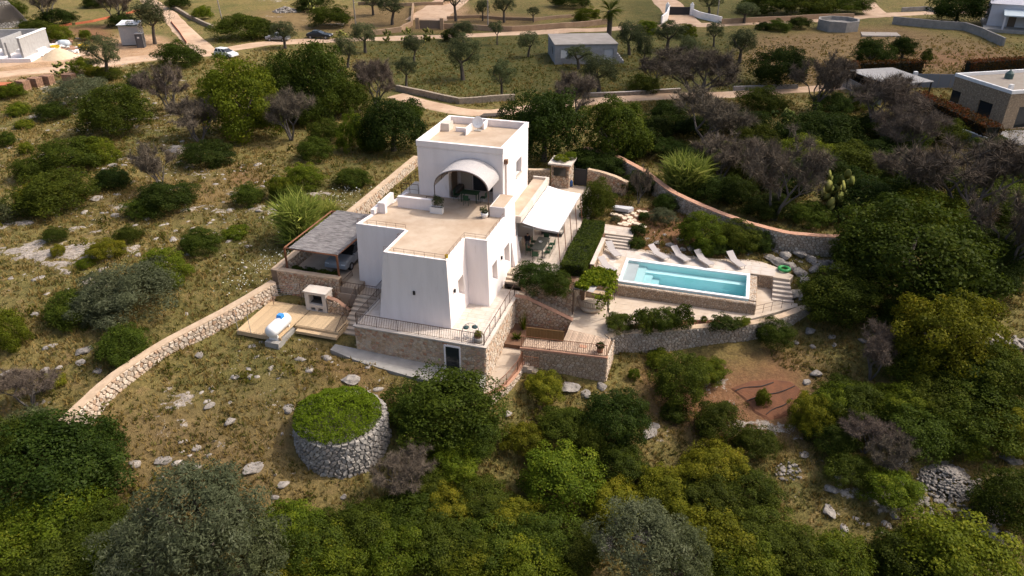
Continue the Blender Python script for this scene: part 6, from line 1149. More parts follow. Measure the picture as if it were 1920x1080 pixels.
pe_ = [(0,1),(1,2),(2,3),(3,4),(4,5),(2,6),(6,7),(7,8),(8,9),(2,10),(10,11),(11,12),(12,13),(0,14),(14,15),(15,16),(16,17),(0,18),(18,19),(19,20),(20,21)]
pr_ = [.14,.13,.14,.055,.085,.085,.06,.045,.035,.03,.06,.045,.035,.03,.09,.06,.04,.035,.09,.06,.04,.035]
pme = skin(pv_, pe_, pr_); pme.materials.append(M('skin', (.42, .24, .16), rough=.6)); pme.polygons.foreach_set('use_smooth', [True] * len(pme.polygons))
pp_ = thing('person', 'person in a black top and grey shorts standing beside the dining table', 'person', (-.55, 13.9, 0), rot=.3)
instance('body', pme, pp_, (0, 0, 0))
def clothe(nm, test, mat, inf):
    bm = bmesh.new(); bm.from_mesh(pme); bmesh.ops.delete(bm, geom=[f for f in bm.faces if not test(f.calc_center_median())], context='FACES')
    bm.normal_update(); [setattr(v, 'co', v.co + v.normal * inf) for v in bm.verts]; me = bpy.data.meshes.new(nm); bm.to_mesh(me); bm.free(); me.materials.clear(); me.materials.append(mat); instance(nm, me, pp_, (0, 0, 0))
clothe('top', lambda c: .98 < c.z < 1.46 and abs(c.x) < .24 and c.y > -.14, M('black_cloth', (.012, .012, .014), rough=.9), .018)
clothe('shorts', lambda c: .55 < c.z < 1.0 and abs(c.x) < .2 and c.y > -.12, M('grey_cloth', (.10, .095, .095), rough=.9), .02)
clothe('hair', lambda c: c.z > 1.6 or (c.z > 1.5 and c.y > .0), M('dark_hair', (.015, .011, .008), rough=.7), .02)
part('nose', MB().prism([(-.015, -.115), (.015, -.115), (.0, -.14)], 1.58, 1.62), MATS['skin'], pp_)

def car(label, loc, rot, L, Wd, Hh, paint, kind='hatch', name='car'):
    t = thing(name, label, 'car', loc, None, 'W', rot=rot); hl = L / 2; hw = Wd / 2; wr = .33
    if kind == 'suv': pr = [(-hl, .35), (-hl, .75), (-hl + .12, 1.0), (hl - 1.25, 1.02), (hl - .25, .92), (hl, .72), (hl, .35)]; gl = [(-hl + .1, 1.0), (-hl + .4, Hh - .06), (hl - 2.15, Hh - .04), (hl - 1.3, 1.0)]
    elif kind == 'sedan': pr = [(-hl, .35), (-hl, .85), (-hl + .15, .98), (hl - 1.3, .95), (hl - .2, .78), (hl, .6), (hl, .35)]; gl = [(-hl + .35, .96), (-hl + 1.2, Hh - .05), (hl - 2.4, Hh - .04), (hl - 1.4, .95)]
    else: pr = [(-hl, .35), (-hl, .85), (-hl + .06, .98), (hl - 1.05, .98), (hl - .2, .82), (hl, .65), (hl, .35)]; gl = [(-hl + .08, .97), (-hl + .35, Hh - .05), (hl - 1.9, Hh - .03), (hl - 1.05, .97)]
    def loft(prof, w0, w1):
        m = MB(); n = len(prof); zs = [z for _, z in prof]; f = lambda z: w0 + (w1 - w0) * (z - min(zs)) / (max(zs) - min(zs) + 1e-6)
        V = [(x, -f(z), z) for x, z in prof] + [(x, f(z), z) for x, z in prof]; return m.add(V, [tuple(range(n)), tuple(range(n, 2 * n))[::-1]] + [(i, n + i, n + (i + 1) % n, (i + 1) % n) for i in range(n)])
    b = part('body', loft(pr, hw, hw * .95), paint, t); bv = b.modifiers.new('b', 'BEVEL'); bv.width = .09; bv.segments = 3; bv.limit_method = 'NONE'
    g = part('windows', loft(gl, hw * .9, hw * .76), carglass, t); bv = g.modifiers.new('b', 'BEVEL'); bv.width = .05; bv.segments = 2
    zt = Hh - .035; part('roof', MB().box(gl[1][0] - .05, gl[2][0] + .08, -hw * .75, hw * .75, zt - .04, zt + .03), paint, t)
    for s in (-1, 1):
        for k in (1, 2): a_, c_ = gl[0][0] + (gl[3][0] - gl[0][0]) * k / 3, gl[1][0] + (gl[2][0] - gl[1][0]) * k / 3; part('pillar', MB().tube([(a_, s * hw * .91, .97), (c_, s * hw * .78, zt)], .04, 4), paint, t)
        part('headlight', MB().box(hl - .16, hl - .02, s * hw * .72 - .16, s * hw * .72 + .16, .66, .78), M('headlight', (.6, .62, .65), rough=.2), t); part('mirror', MB().box(gl[3][0] - .25, gl[3][0] - .1, s * hw * .98 - .08, s * hw * .98 + .08, .98, 1.1), paint, t)
        for x in (-hl + .8, hl - .85):
            w = part('wheel', MB().lathe([(.19, -.11), (wr - .02, -.11), (wr, -.07), (wr, .07), (wr - .02, .11), (.19, .11)], (x, s * (hw - .08), wr), 18, axis='y'), tyre, t); part('rim', MB().lathe([(0, -.1), (.19, -.1), (.2, 0), (.19, .1), (0, .1)], (x, s * (hw - .08), wr), 12, axis='y'), greymetal, w)
    return t
greyp = M('grey_car_paint', (.24, .25, .27), rough=.35, spec=.5); blackp = M('black_car_paint', (.02, .022, .026), rough=.25, spec=.5); whitep = M('white_car_paint', (.66, .66, .66), rough=.35, spec=.5)
x, y = to_xy(-13.75, 8.3); car('grey car parked under the thatched carport', (x, y, -.01), -math.pi / 2 - YAW + math.pi * 0, 4.5, 1.9, 1.66, greyp, 'suv')
def gpx(px, py): x, y, z = ground_px(px, py); return x, y, hg(x, y)
car('small white car parked in the fork of the dirt tracks', gpx(425, 107), R(-25), 3.9, 1.7, 1.5, whitep, 'hatch'); car('black car parked along the dirt road', gpx(600, 72), R(-8), 4.6, 1.8, 1.42, blackp, 'sedan'); car('grey car half hidden behind a roadside olive', gpx(522, 77), R(172), 4.2, 1.75, 1.5, greyp, 'hatch')

# ---------------------------------------------------------------- rock garden
mbn = thing('garden_bench', 'angular pale marble seat block in the rock garden', 'bench', (*UV(1168, 397, 0), -.1), rot=0)
part('slab', MB().prism([(-.95, -.2), (.55, -.45), (.95, .1), (.75, .35), (-.8, .3)], .25, .55), M('pale_marble', (.50, .49, .49), (.40, .39, .40), 1.5, .5), mbn); part('base', MB().box(-.6, .5, -.2, .2, 0, .25), darkgap, mbn)
sp_ = [(1152,401,.9,.4),(1164,404,.6,.45),(1172,397,.7,.6),(1181,407,.6,.5),(1187,399,.7,.5),(1199,395,.6,.45),(1209,396,.7,.4),(1193,404,.5,.35),(1171,408,.5,.5),(1181,414,.55,.6),(1189,412,.5,.5),(1171,417,.6,.35),(1180,419,.5,.3),(1187,416,.5,.4),(1163,419,.5,.35),(1173,421,.7,.35),(1192,418,.6,.4),(1200,420,.6,.4),(1208,424,.55,.4),(1216,402,.5,.4),(1207,402,.6,.35),(1176,402,.5,.4)]
rr_ = random.Random(5)
stp = struct('stepping_stone_path', MB().prism([(a[0] , a[1]) for a in [UV(*p, -.1) for p in ((1150, 404), (1150, 396), (1215, 390), (1225, 404), (1195, 412), (1212, 428), (1200, 428), (1160, 424), (1164, 412))]][::-1], -.6, -.06), redsoil)
paveM = M('cream_flagstone', (.62, .52, .40), (.52, .42, .31), 3, .85, .2, 20, objr=.12)
for (px, py, a, b) in sp_:
    c = UV(px, py, 0); n = rr_.randint(5, 7); mb = MB(); an = sorted(rr_.uniform(0, 6.28 / n * .5) + 6.28 * k / n for k in range(n)); P = [(c[0] + a * .5 * math.cos(t) * rr_.uniform(.85, 1.1), c[1] + b * .75 * math.sin(t) * rr_.uniform(.85, 1.1)) for t in an]
    mb.prism(P, -.08, .0 + rr_.uniform(-.015, .02), [(c[0] + (p[0] - c[0]) * .92, c[1] + (p[1] - c[1]) * .92) for p in P]); part('flagstone', mb, paveM, stp)
def rock_mesh(seed, sub=3, flat=.8, amp=.30):
    bm = bmesh.new(); bmesh.ops.create_icosphere(bm, subdivisions=sub, radius=1); r = np.random.default_rng(seed); co = np.array([v.co for v in bm.verts]); o = r.uniform(0, 50, 3)
    for _ in range(14):
        n_ = unit(r.normal(size=(1, 3)))[0]; d = r.uniform(.42, .82); s = co @ n_; co = np.where((s > d)[:, None], co - np.outer(s - d, n_) * .85, co)
    k = fbm(co[:, 0] * 1.3 + o[0] + co[:, 2] * .8, co[:, 1] * 1.3 + o[1] - co[:, 2] * .6, .9, 3) - .5; k2 = fbm(co[:, 0] * 3 + o[2], co[:, 1] * 3 + co[:, 2] * 3, .8, 2) - .5; co = co * (1 + amp * k + .22 * k2)[:, None]; co[:, 2] *= flat
    for v, c in zip(bm.verts, co): v.co = c
    me = bpy.data.meshes.new('rock'); bm.to_mesh(me); bm.free(); me.materials.append(rockmat); return me
ROCK = [rock_mesh(s) for s in range(5)]; ROCKS = [rock_mesh(20 + s, 2, .6, .5) for s in range(4)]
def boulder(px, py, w, label, hf=.5, group=None, asp=None):
    x, y, z = gpx(px, py); r = w / 2 * slant(x, y, z) / FPX; o = bpy.data.objects.new('boulder', rr_.choice(ROCK)); COL.objects.link(o); o.location = (x, y, z + r * hf * .12); o.rotation_euler = (0, 0, rr_.uniform(0, 6.28)) if not asp else (0, 0, 0); r *= .85; o.scale = (r, r * (asp or rr_.uniform(.7, .95)), r * hf); return tag(o, label, 'boulder', group)
for px, py, w, lb in ((152,680,26,'dark-sided boulder left of the lower boundary wall'),(185,697,24,'rounded grey boulder closest to the lower boundary wall'),(112,690,18,'pale boulder between bush and dark-sided boulder at left'),(86,697,28,'broad pale boulder at the left slope'),(14,702,30,'grey boulder at the left picture edge'),(64,590,22,'grey boulder above the leafless brush at left'),(160,660,40,'flat pale rock slab left of the lower wall'),(540,766,34,'dark undercut boulder behind the round ruin'),(656,712,48,'flat layered rock slab above the ruin'),(516,934,22,'pointed pale boulder in the grass below the ruin'),(305,862,36,'large pale rock on the brown slope left of the ruin'),(345,872,22,'smaller pale rock beside the large one left of the ruin'),(475,880,48,'broad flat pale rock left of the ruin'),(836,925,46,'large pale crag right of the leafless brush'),(952,778,26,'whitish boulder below the path wall'),(955,820,24,'whitish boulder lower down below the path wall'),(1068,728,56,'grey weathered crag below the lower rubble wall, left'),(1098,740,36,'grey weathered crag below the lower rubble wall, centre'),(1128,726,34,'grey weathered crag under the lower wall corner'),(1518,620,32,'whitest boulder on the grassy bank below the curved wall'),(1494,640,18,'small grey boulder on the grassy bank, left'),(1524,648,16,'small grey boulder on the grassy bank, centre'),(1565,645,17,'small bluish boulder on the grassy bank, right'),(1560,630,22,'flat boulder on the grassy bank beneath the broad shrub'),(1618,640,26,'pale boulder behind the leafless bush on the right'),(1530,700,34,'dark cracked rock ledge above the red vegetable bed'),(1512,716,24,'pale rock ledge left of the cracked one'),(1225,800,28,'ochre-stained boulder below the round shrub'),(1218,815,44,'pale flat rocks below the ochre-stained boulder'),(1505,855,26,'pale long rock in the right thicket'),(1860,998,26,'grey boulder below the scree at right'),(1812,1000,20,'pale boulder beside the grey one below the scree'),(1892,1005,26,'rounded boulder at the right edge below the scree'),(1560,920,34,'pale cracked rock in the right foreground'),(1555,960,40,'low pale rocks on the brown slope at lower right'),(1895,860,50,'pale rock pile at the right edge above the scree'),(390,760,30,'grey rock on the slope left of the ruin, upper'),(430,790,34,'grey rock on the slope left of the ruin, lower'),(440,705,22,'small rock pair on the slope below the gas tank'),(470,706,18,'small grey rock on the slope below the gas tank'),(375,665,26,'flat rock half buried near the lower wall'),(1256,460,26,'grey boulder behind the leftmost lounger'),(1275,450,18,'rounded boulder in the rock garden'),(1280,468,22,'boulder behind the second lounger'),(1296,466,26,'dark grey boulder between loungers in the rock garden'),(1232,455,22,'pale boulder right of the clipped bushes'),(1246,440,14,'small pale stone in the rock garden'),(1422,540,16,'rounded grey stone at the pool end'),(1403,472,22,'boulder right of the umbrella tree'),(70,345,16,'pale stone at the edge of the broad dark shrub'),(180,375,30,'pale flat rock below the broad dark shrub'),(210,312,26,'pale rock beside the bright shrub at left')): boulder(px, py, w, lb)
CRAG = [(1455,492,44),(1480,500,40),(1500,512,46),(1512,530,44),(1492,548,50),(1508,558,34),(1530,505,40),(1470,482,40),(1520,488,40),(1545,500,40),(1500,480,40),(1440,484,30)]
for k, (px, py, w) in enumerate(CRAG): boulder(px, py, w, 'weathered grey crag block in the outcrop beside the side steps', .62, 'crag blocks right of the pool')
gr = thing('swim_ring', 'green inflatable ring lying at the pool deck edge by the rocks', 'swim ring', (*UV(1470, 505, -.6), -.66), rot=0); part('ring', MB().lathe([(.38 + .13 * math.cos(t), .12 + .12 * math.sin(t)) for t in [6.2832 * k / 10 for k in range(11)]], (0, 0, 0), 20), M('green_vinyl', (.05, .32, .08), (.02, .18, .05), 3, .35), gr, True)
# scree cone and stone heaps, loose rocks, dry-stone row: too many stones to count
def scatter_rocks(name, label, P, sizes, seed):
    r = np.random.default_rng(seed); V, F = [], []; o = 0
    base = [(np.array([v.co for v in m.vertices]), np.array([tuple(p.vertices) for p in m.polygons])) for m in ROCKS]
    for p, s in zip(P, sizes):
        bv, bf = base[r.integers(4)]; a = r.uniform(0, 6.28); c, s_ = math.cos(a), math.sin(a); q = bv * np.array([s, s * r.uniform(.55, 1), s * r.uniform(.5, .9)]); q = np.stack([q[:, 0] * c - q[:, 1] * s_, q[:, 0] * s_ + q[:, 1] * c, q[:, 2]], 1) + p; V.append(q); F.append(bf + o); o += len(q)
    me = np_mesh(name, np.concatenate(V), np.concatenate(F), None, False, rockmat); ob = bpy.data.objects.new(name, me); COL.objects.link(ob); ob['kind'] = 'stuff'; ob['label'] = label; return ob
def heap(name, label, px, py, w, hf, n, sz, seed):
    x, y, z = gpx(px, py); R0 = w / 2 * slant(x, y, z) / FPX; r = np.random.default_rng(seed); a = r.uniform(0, 6.28, n); q = np.sqrt(r.uniform(0, 1, n)) * R0; X = x + q * np.cos(a); Y = y + q * np.sin(a) * .8
    Z = np.array([hg(i, j) for i, j in zip(X, Y)]) + (1 - q / R0) * R0 * hf; o = scatter_rocks(name, label, np.stack([X, Y, Z], 1), sz * r.uniform(.5, 1.4, n), seed); return o
heap('scree_heap', 'grey cone of loose stones on the right slope', 1775, 905, 84, .6, 700, .15, 1); heap('scree_heap', 'fan of loose stones at the bottom centre', 1120, 1015, 60, .25, 160, .2, 2); heap('scree_heap', 'pale stone fan right of the silvery olive at the bottom', 1205, 1000, 44, .25, 110, .18, 3); heap('stone_heap', 'grey heap of field stones at the top', 537, 22, 46, .35, 260, .35, 4); heap('stone_heap', 'stones scattered below the grey scree cone', 1800, 960, 130, .02, 130, .22, 5); heap('stone_heap', 'stones of the tumbled terrace wall in the right foreground', 1478, 886, 44, .03, 36, .16, 6)
r = np.random.default_rng(77)
def in_pads(x, y, m=.15):
    u = (x - O[0]) * cY - (y - O[1]) * sY; v = (x - O[0]) * sY + (y - O[1]) * cY; k = np.zeros(len(x), bool)
    for (u0, u1, v0, v1, z) in PADS: k |= (u > u0 - m) & (u < u1 + m) & (v > v0 - m) & (v < v1 + m)
    for Q, hw in ROADS:
        for q in Q[::2]: k |= (np.abs(x - q[0]) < hw) & (np.abs(y - q[1]) < hw)
    k |= np.hypot(u + 6.75, v + 6.9) < 3.1; k |= (u > -18.3) & (u < -16.9) & (v > 4) & (v < 31); return k
n = 26000; X = r.uniform(-62, 62, n); Y = r.uniform(24, 125, n); w_ = grid_lookup(rk, X, Y); f_ = fbm(X * .6, Y * 1.2, 5.0, 4, .6); k = (w_ > .1) & (f_ * .9 + w_ * .25 + r.uniform(-.05, .05, n) > .68) & ~in_pads(X, Y); X, Y = X[k][:3600], Y[k][:3600]
inb = lambda x, y: np.hypot((x - cx0) / 4.6, (y - cy0) / 3.6) > 1
cx0, cy0 = gpx(1440, 748)[:2]; k = inb(X, Y); X, Y = X[k], Y[k]
scatter_rocks('loose_rocks', 'pale limestone rocks strewn over the dry slopes', np.stack([X, Y, grid_lookup(HH, X, Y) - .07], 1), r.gamma(2.2, .085, len(X)).clip(.06, .6), 8)
X = np.linspace(0, 1, 220); a_ = np.array(w_at(1795, 648, -2.6)); b__ = np.array(w_at(1935, 640, -2.5)); Q = a_ + (b__ - a_) * X[:, None] + r.normal(size=(220, 2)) * .25
scatter_rocks('tumbled_wall', 'row of tumbled dry stones at the right edge', np.stack([Q[:, 0], Q[:, 1], grid_lookup(HH, Q[:, 0], Q[:, 1]) + r.uniform(0, .4, 220)], 1), r.uniform(.12, .32, 220), 9)
# ---------------------------------------------------------------- red vegetable bed
bp_ = [(1366, 731), (1405, 716), (1445, 711), (1485, 715), (1505, 731), (1492, 757), (1478, 783), (1440, 793), (1412, 778), (1392, 752)]
P = [gpx(*p) for p in bp_]; cx = sum(p[0] for p in P) / len(P); cy_ = sum(p[1] for p in P) / len(P); V = [(cx, cy_, hg(cx, cy_) + .12)]
for f in [k / 9 for k in range(1, 10)]: V += [(cx + (p[0] - cx) * f, cy_ + (p[1] - cy_) * f, hg(cx + (p[0] - cx) * f, cy_ + (p[1] - cy_) * f) + (.08 if f < .99 else -.05)) for p in P]
m_ = len(P); struct('vegetable_bed', MB().add(V, [(0, 1 + i, 1 + (i + 1) % m_) for i in range(m_)] + [(1 + k * m_ + i, 1 + (k + 1) * m_ + i, 1 + (k + 1) * m_ + (i + 1) % m_, 1 + k * m_ + (i + 1) % m_) for k in range(8) for i in range(m_)]), redsoil, 'W')
for k, (a, b, lb) in enumerate((((1378, 738), (1450, 722), 'upper irrigation hose on the red vegetable bed'), ((1400, 757), (1490, 728), 'middle irrigation hose on the red vegetable bed'), ((1436, 782), (1485, 752), 'lower irrigation hose on the red vegetable bed'))):
    p, q = gpx(*a), gpx(*b); pts = [(p[0] + (q[0] - p[0]) * t, p[1] + (q[1] - p[1]) * t + .1 * math.sin(t * 7), hg(p[0] + (q[0] - p[0]) * t, p[1] + (q[1] - p[1]) * t) + .13) for t in [i / 12 for i in range(13)]]
    solo('irrigation_hose', MB().tube(pts, .03, 5), darkmetal, lb, 'hose', frame='W', base=pts[0])

# ---------------------------------------------------------------- roof things
dish = thing('satellite_dish', 'white satellite dish on the upper roof', 'satellite dish', (-6.0, 17.9, 8.46), rot=0)
part('mast', MB().tube([(0, 0, 0), (0, 0, .7)], .03, 6), greymetal, dish); part('foot', MB().box(-.3, .3, -.2, .2, 0, .06), concrete, dish)
dm = MB(); pts = [(.48 * k / 6, .12 * (k / 6) ** 2) for k in range(7)]; dm.lathe(pts, (0, 0, 0), 20); rotm = Matrix.Rotation(R(68), 3, 'X'); dm.v = [tuple(rotm @ Vector(v) + Vector((.05, -.05, .72))) for v in dm.v]; o = part('reflector', dm, whitepaint, dish, True); o.modifiers.new('s', 'SOLIDIFY').thickness = .015
part('feed_arm', MB().tube([(.05, -.1, .5), (.05, -.55, .72)], .015, 5), greymetal, dish)
ln = thing('loggia_table', 'dark green table with chairs in the shade of the upper loggia', 'table', (-4.6, 12.2, ZR + .015)); part('table_top', MB().box(-5.5, -4.1, 11.9, 12.7, 5.28, 5.33), greenc, ln)
for u in (-5.4, -4.2):
    for v in (12.0, 12.6): part('leg', MB().box(u - .03, u + .03, v - .03, v + .03, ZR + .015, 5.28), greenc, ln)
for k, (u, v, ro, lb) in enumerate(((-5.9, 12.3, 0, 'dark green chair left of the loggia table'), (-3.7, 12.3, math.pi, 'dark green chair right of the loggia table'), (-4.8, 11.5, math.pi / 2, 'dark green chair in front of the loggia table'))): make_chair(lb, u, v, ro, None, greenc, ZR + .015)
bn2 = thing('loggia_bench', 'low dark bench along the left wall of the upper loggia', 'bench', (-6.3, 13.3, ZR)); part('seat', MB().box(-6.5, -6.05, 12.6, 14.4, ZR + .02, ZR + .42), bark, bn2); part('cushion', MB().box(-6.49, -6.06, 12.62, 14.38, ZR + .42, ZR + .52), M('grey_pad', (.12, .11, .10), rough=.9), bn2)
yl = solo('yellow_bucket', MB().lathe([(.0, 0), (.1, 0), (.13, .3), (.12, .3), (.09, .04)], (-2.95, 2.35, ZR + .012), 12), M('yellow_plastic', (.55, .38, .03), rough=.5), 'small yellow bucket on the front corner of the roof terrace', 'bucket', base=(-2.95, 2.35, ZR + .012))
wl_ = thing('log_pile', 'dark logs lying on the back lane behind the upper storey', 'logs', gpx(922, 219), None, 'W', rot=.2)
for k in range(4): part('log', MB().tube([(-1.6 + .2 * k, .3 * k - .4, .16), (1.4 + .15 * k, .3 * k - .6, .18)], [.16, .13], 8), bark, wl_)

# ---------------------------------------------------------------- far buildings, walls, poles
def wbox_poly(P, z0, z1, nm, mat, t): return part(nm, MB().prism(P, z0, z1), mat, t)
def oriented(label, name, cat, px, py, rot): return thing(name, label, cat, gpx(px, py), None, 'W', rot=rot)
cblock = M('grey_block', (.30, .30, .31), (.235, .235, .245), 1.5, .95, .3, 12)
gh = oriented('low grey concrete-block house with flat roof behind the orchard', 'block_house', 'house', 1040, 122, R(4.5))
ghb = carve(MB().box(0, 10.0, 0, 9.0, -.3, 2.95), [MB().box(.9, 2.1, -.5, .25, .9, 2.3), MB().box(7.9, 9.4, -.5, .25, -.01, 2.3), MB().box(-.5, .2, 2.5, 3.6, .9, 2.2)])
part('wall', ghb, cblock, gh); part('roof_slab', MB().box(-.1, 10.1, -.1, 9.1, 2.95, 3.1), M('grey_roof', (.30, .275, .25), (.235, .21, .19), .6, .95), gh); part('window_shutter', MB().box(.95, 2.05, .12, .2, .95, 2.25), whitepaint, gh); part('door', MB().box(7.95, 9.35, .1, .2, 0, 2.28), M('pale_grey_door', (.42, .43, .46), rough=.7), gh); part('side_window', MB().box(.1, .18, 2.5, 3.6, .9, 2.2), glass, gh)
for k in range(4): part('side_step', MB().box(10.1 + .3 * k, 10.4 + .3 * k, .5, 2.2, -.3, 1.4 - .35 * k), cblock, gh)
# stone villa at the right
C = Vector((*w_at(1898, 172, 4.7), 0)); B = Vector((*w_at(1793, 139, 4.7), 0)); ang = math.atan2((B - C).y, (B - C).x) - math.pi / 2; dl_ = (B - C).length
sv = thing('stone_villa', 'flat-roofed stone-faced villa with white parapet at the right edge', 'house', (C.x, C.y, hg(C.x, C.y)), None, 'W', rot=ang)
zb = -hg(C.x, C.y); sw = M('stone_facing', (.33, .245, .16), (.20, .15, .105), 3.2, .9, .8, 9, c3=(.44, .35, .25), s3=5, a3=(.55, .65))
svb = carve(MB().box(0, 13, 0, dl_, -.8, 4.35), [MB().box(-.5, .35, 2.1, 4.3, .1, 2.6), MB().box(-.5, .35, 7.4, 9.1, 1.2, 2.7), MB().box(1.8, 4.4, -.5, .35, .1, 2.7)])
part('wall', svb, sw, sv)
pr_ = MB(); [pr_.box(*b, 4.35, 4.75) for b in ((-.08, 13.08, -.08, .22), (-.08, 13.08, dl_ - .22, dl_ + .08), (-.078, .22, .22, dl_ - .22), (12.78, 13.078, .22, dl_ - .22))]; part('parapet', pr_, whitepaint, sv); part('roof', MB().box(.22, 12.78, .22, dl_ - .22, 4.3, 4.37), M('gravel_roof', (.33, .29, .24), (.26, .22, .18), 2, .95), sv)
for b in ((.2, .3, 2.1, 4.3, .1, 2.6), (.2, .3, 7.4, 9.1, 1.2, 2.7), (1.8, 4.4, .2, .3, .1, 2.7)): part('window', MB().box(*b), glass, sv)
part('chimney', MB().box(1.2, 1.6, 1.5, 1.9, 4.37, 5.0), whitepaint, sv); part('roof_unit', MB().lathe([(0, 4.37), (.5, 4.37), (.5, 5.0), (0, 5.5)], (5.6, 6.5, 0), 12), M('green_tank', (.06, .10, .09), rough=.5), sv)
struct('villa_forecourt', MB().prism([(C.x - 2, C.y - 5.5), (C.x + 12, C.y - 8), (C.x + 14, C.y + .5), (C.x - .5, C.y - .3)], -.6, hg(C.x, C.y) + .08), concrete, 'W')
gp_ = thing('pergola_shade', 'flat grey cane shade roof beside the stone villa', 'pergola', gpx(1690, 178), None, 'W', rot=ang); part('cane_roof', MB().box(-5.5, 1.6, -3.5, 5.0, 2.5, 2.6), M('grey_cane', (.36, .35, .34), (.28, .27, .26), 4, .95, .3, 20), gp_)
for a in (-5.3, 1.4):
    for b in (-3.3, 4.8): part('post', MB().box(a - .07, a + .07, b - .07, b + .07, 0, 2.5), darkmetal, gp_)
fg = thing('sliding_gate', 'blue-grey panel gate between cane shade and stone villa', 'gate', gpx(1757, 166), None, 'W', rot=R(-4))
for k in range(4): part('panel', MB().box(-3.2 + 1.6 * k, -1.65 + 1.6 * k, 0, .08, .1, 2.0), M('blue_grey_panel', (.15, .165, .19), rough=.7), fg)
part('pillar', MB().box(-3.7, -3.25, -.2, .3, 0, 2.3), whitepaint, fg)
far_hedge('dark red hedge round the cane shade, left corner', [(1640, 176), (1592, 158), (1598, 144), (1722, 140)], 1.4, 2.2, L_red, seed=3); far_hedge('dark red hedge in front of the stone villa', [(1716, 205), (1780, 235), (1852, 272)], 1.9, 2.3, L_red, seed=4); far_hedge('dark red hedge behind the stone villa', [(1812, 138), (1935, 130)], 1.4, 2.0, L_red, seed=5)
def far_wall(name, lbl, pts, h, th, mat, cap=None, cat='wall', z=.3):
    P = [Vector(gpx(a, b)) for a, b in pts]; t = thing(name, lbl, cat, tuple(P[0]), None, 'W', rot=0); cb = MB(); cc = MB(); b0 = P[0]; D = resample(P, 2.0); V = []
    for i, p in enumerate(D):
        d = (D[min(i + 1, len(D) - 1)] - D[max(i - 1, 0)]); d.z = 0; d.normalize(); n_ = Vector((-d.y, d.x, 0)) * th / 2; zz = hg(p.x, p.y) - b0.z
        for s, q in ((-1, -.4), (-1, h), (1, h), (1, -.4)): V.append((p.x - b0.x + n_.x * s, p.y - b0.y + n_.y * s, zz + q))
    m = len(D) - 1; F = [(4 * i + a, 4 * i + b, 4 * i + 4 + b, 4 * i + 4 + a) for i in range(m) for a, b in ((0, 1), (1, 2), (2, 3))] + [(0, 3, 2, 1), (4 * m, 4 * m + 1, 4 * m + 2, 4 * m + 3)]; part('wall_body', cb.add(V, F), mat, t)
    if cap: V2 = [(x, y, z_ + (.06 if k % 4 in (1, 2) else h + .35)) for k, (x, y, z_) in enumerate(V)]; part('capping', cc.add(V2, F), cap, t)
    return t
tanw = M('tan_render', (.36, .25, .16), (.28, .19, .12), .8, .95); dgrey = M('weathered_block', (.30, .28, .255), (.22, .205, .185), 1.2, .95, .3, 8); dry = M('dry_stone_face', (.33, .27, .20), (.20, .16, .12), 3, .95, .9, 6)
for lb, pts, h, th, mt, cp_ in (('tan wall along the road left of the terracotta gate', [(694,66),(752,60),(772,48),(775,14)], .9, .4, tanw, None), ('tan wall along the road from gate to grey block house', [(828,54),(900,56),(960,59),(1060,53),(1138,46)], 1.0, .4, tanw, None), ('dry-stone orchard wall along the back lane behind the villa', [(744,170),(800,181),(862,196),(920,192),(965,188)], .8, .5, dry, None), ('tan wall along the road right of the white entrance', [(1353,45),(1440,41),(1540,36),(1600,34)], 1.0, .4, tanw, None), ('weathered block wall behind the brown field', [(1672,46),(1740,52),(1806,58),(1838,68),(1880,88)], 1.5, .3, dgrey, None), ('low wall beside the descending dirt road at top left', [(322,14),(352,32),(400,55)], .7, .5, dry, None), ('low pale wall along the lane before the dark meadow', [(1095,181),(1180,180),(1275,174)], .5, .4, dry, stucco2), ('low wall along the lane right of the leafless wood', [(1375,170),(1440,167),(1495,166)], .6, .4, dgrey, None), ('white-topped grey wall below the stone villa garden', [(1800,262),(1860,285),(1930,325)], 1.2, .3, dgrey, whitepaint), ('grey panel fence at the left of the red hedge', [(1580,162),(1610,178),(1650,200)], 1.5, .1, dgrey, None), ('tan field wall behind the left roadside field', [(672,10),(740,12),(830,10),(850,2)], .7, .4, tanw, None), ('pale wall behind the vineyard track', [(1690,22),(1735,20),(1790,32)], .9, .3, dgrey, None), ('low tan wall on the right of the gravel drive', [(838,36),(900,34),(1000,40),(1080,32)], .6, .3, tanw, None)): far_wall('field_wall', lb, pts, h, th, mt, cp_)
far_wall('entrance_wall', 'curved white wall left of the black entrance gate', [(1240, 47), (1250, 38), (1254, 26)], 1.7, .3, whitepaint); far_wall('entrance_wall', 'curved white wall right of the black entrance gate', [(1291, 26), (1310, 34), (1352, 44)], 1.3, .3, whitepaint)
eg_ = thing('entrance_gate', 'black solid gate between white pillars at the top', 'gate', gpx(1273, 29), None, 'W', rot=R(-3)); part('leaf', MB().box(-2.2, 2.2, 0, .1, .1, 1.7), darkmetal, eg_)
for s in (-1, 1): part('pillar', MB().box(s * 2.6 - .35, s * 2.6 + .35, -.3, .4, 0, 2.3), whitepaint, eg_); part('pillar_ball', MB().lathe([(0, 2.3), (.2, 2.35), (.22, 2.5), (.0, 2.7)], (s * 2.6, .05, 0), 10), whitepaint, eg_, True)
tg_ = thing('drive_gate', 'dark brown double gate between terracotta pillars at the gravel drive', 'gate', gpx(806, 55), None, 'W', rot=R(-4)); part('leaf', MB().box(-2.0, 0, 0, .1, .1, 1.6), winframe, tg_); part('leaf', MB().box(.03, 2.0, 0, .1, .1, 1.6), winframe, tg_)
for s in (-1, 1): part('pillar', MB().box(s * 2.4 - .35, s * 2.4 + .35, -.3, .4, 0, 2.1), tanw, tg_)
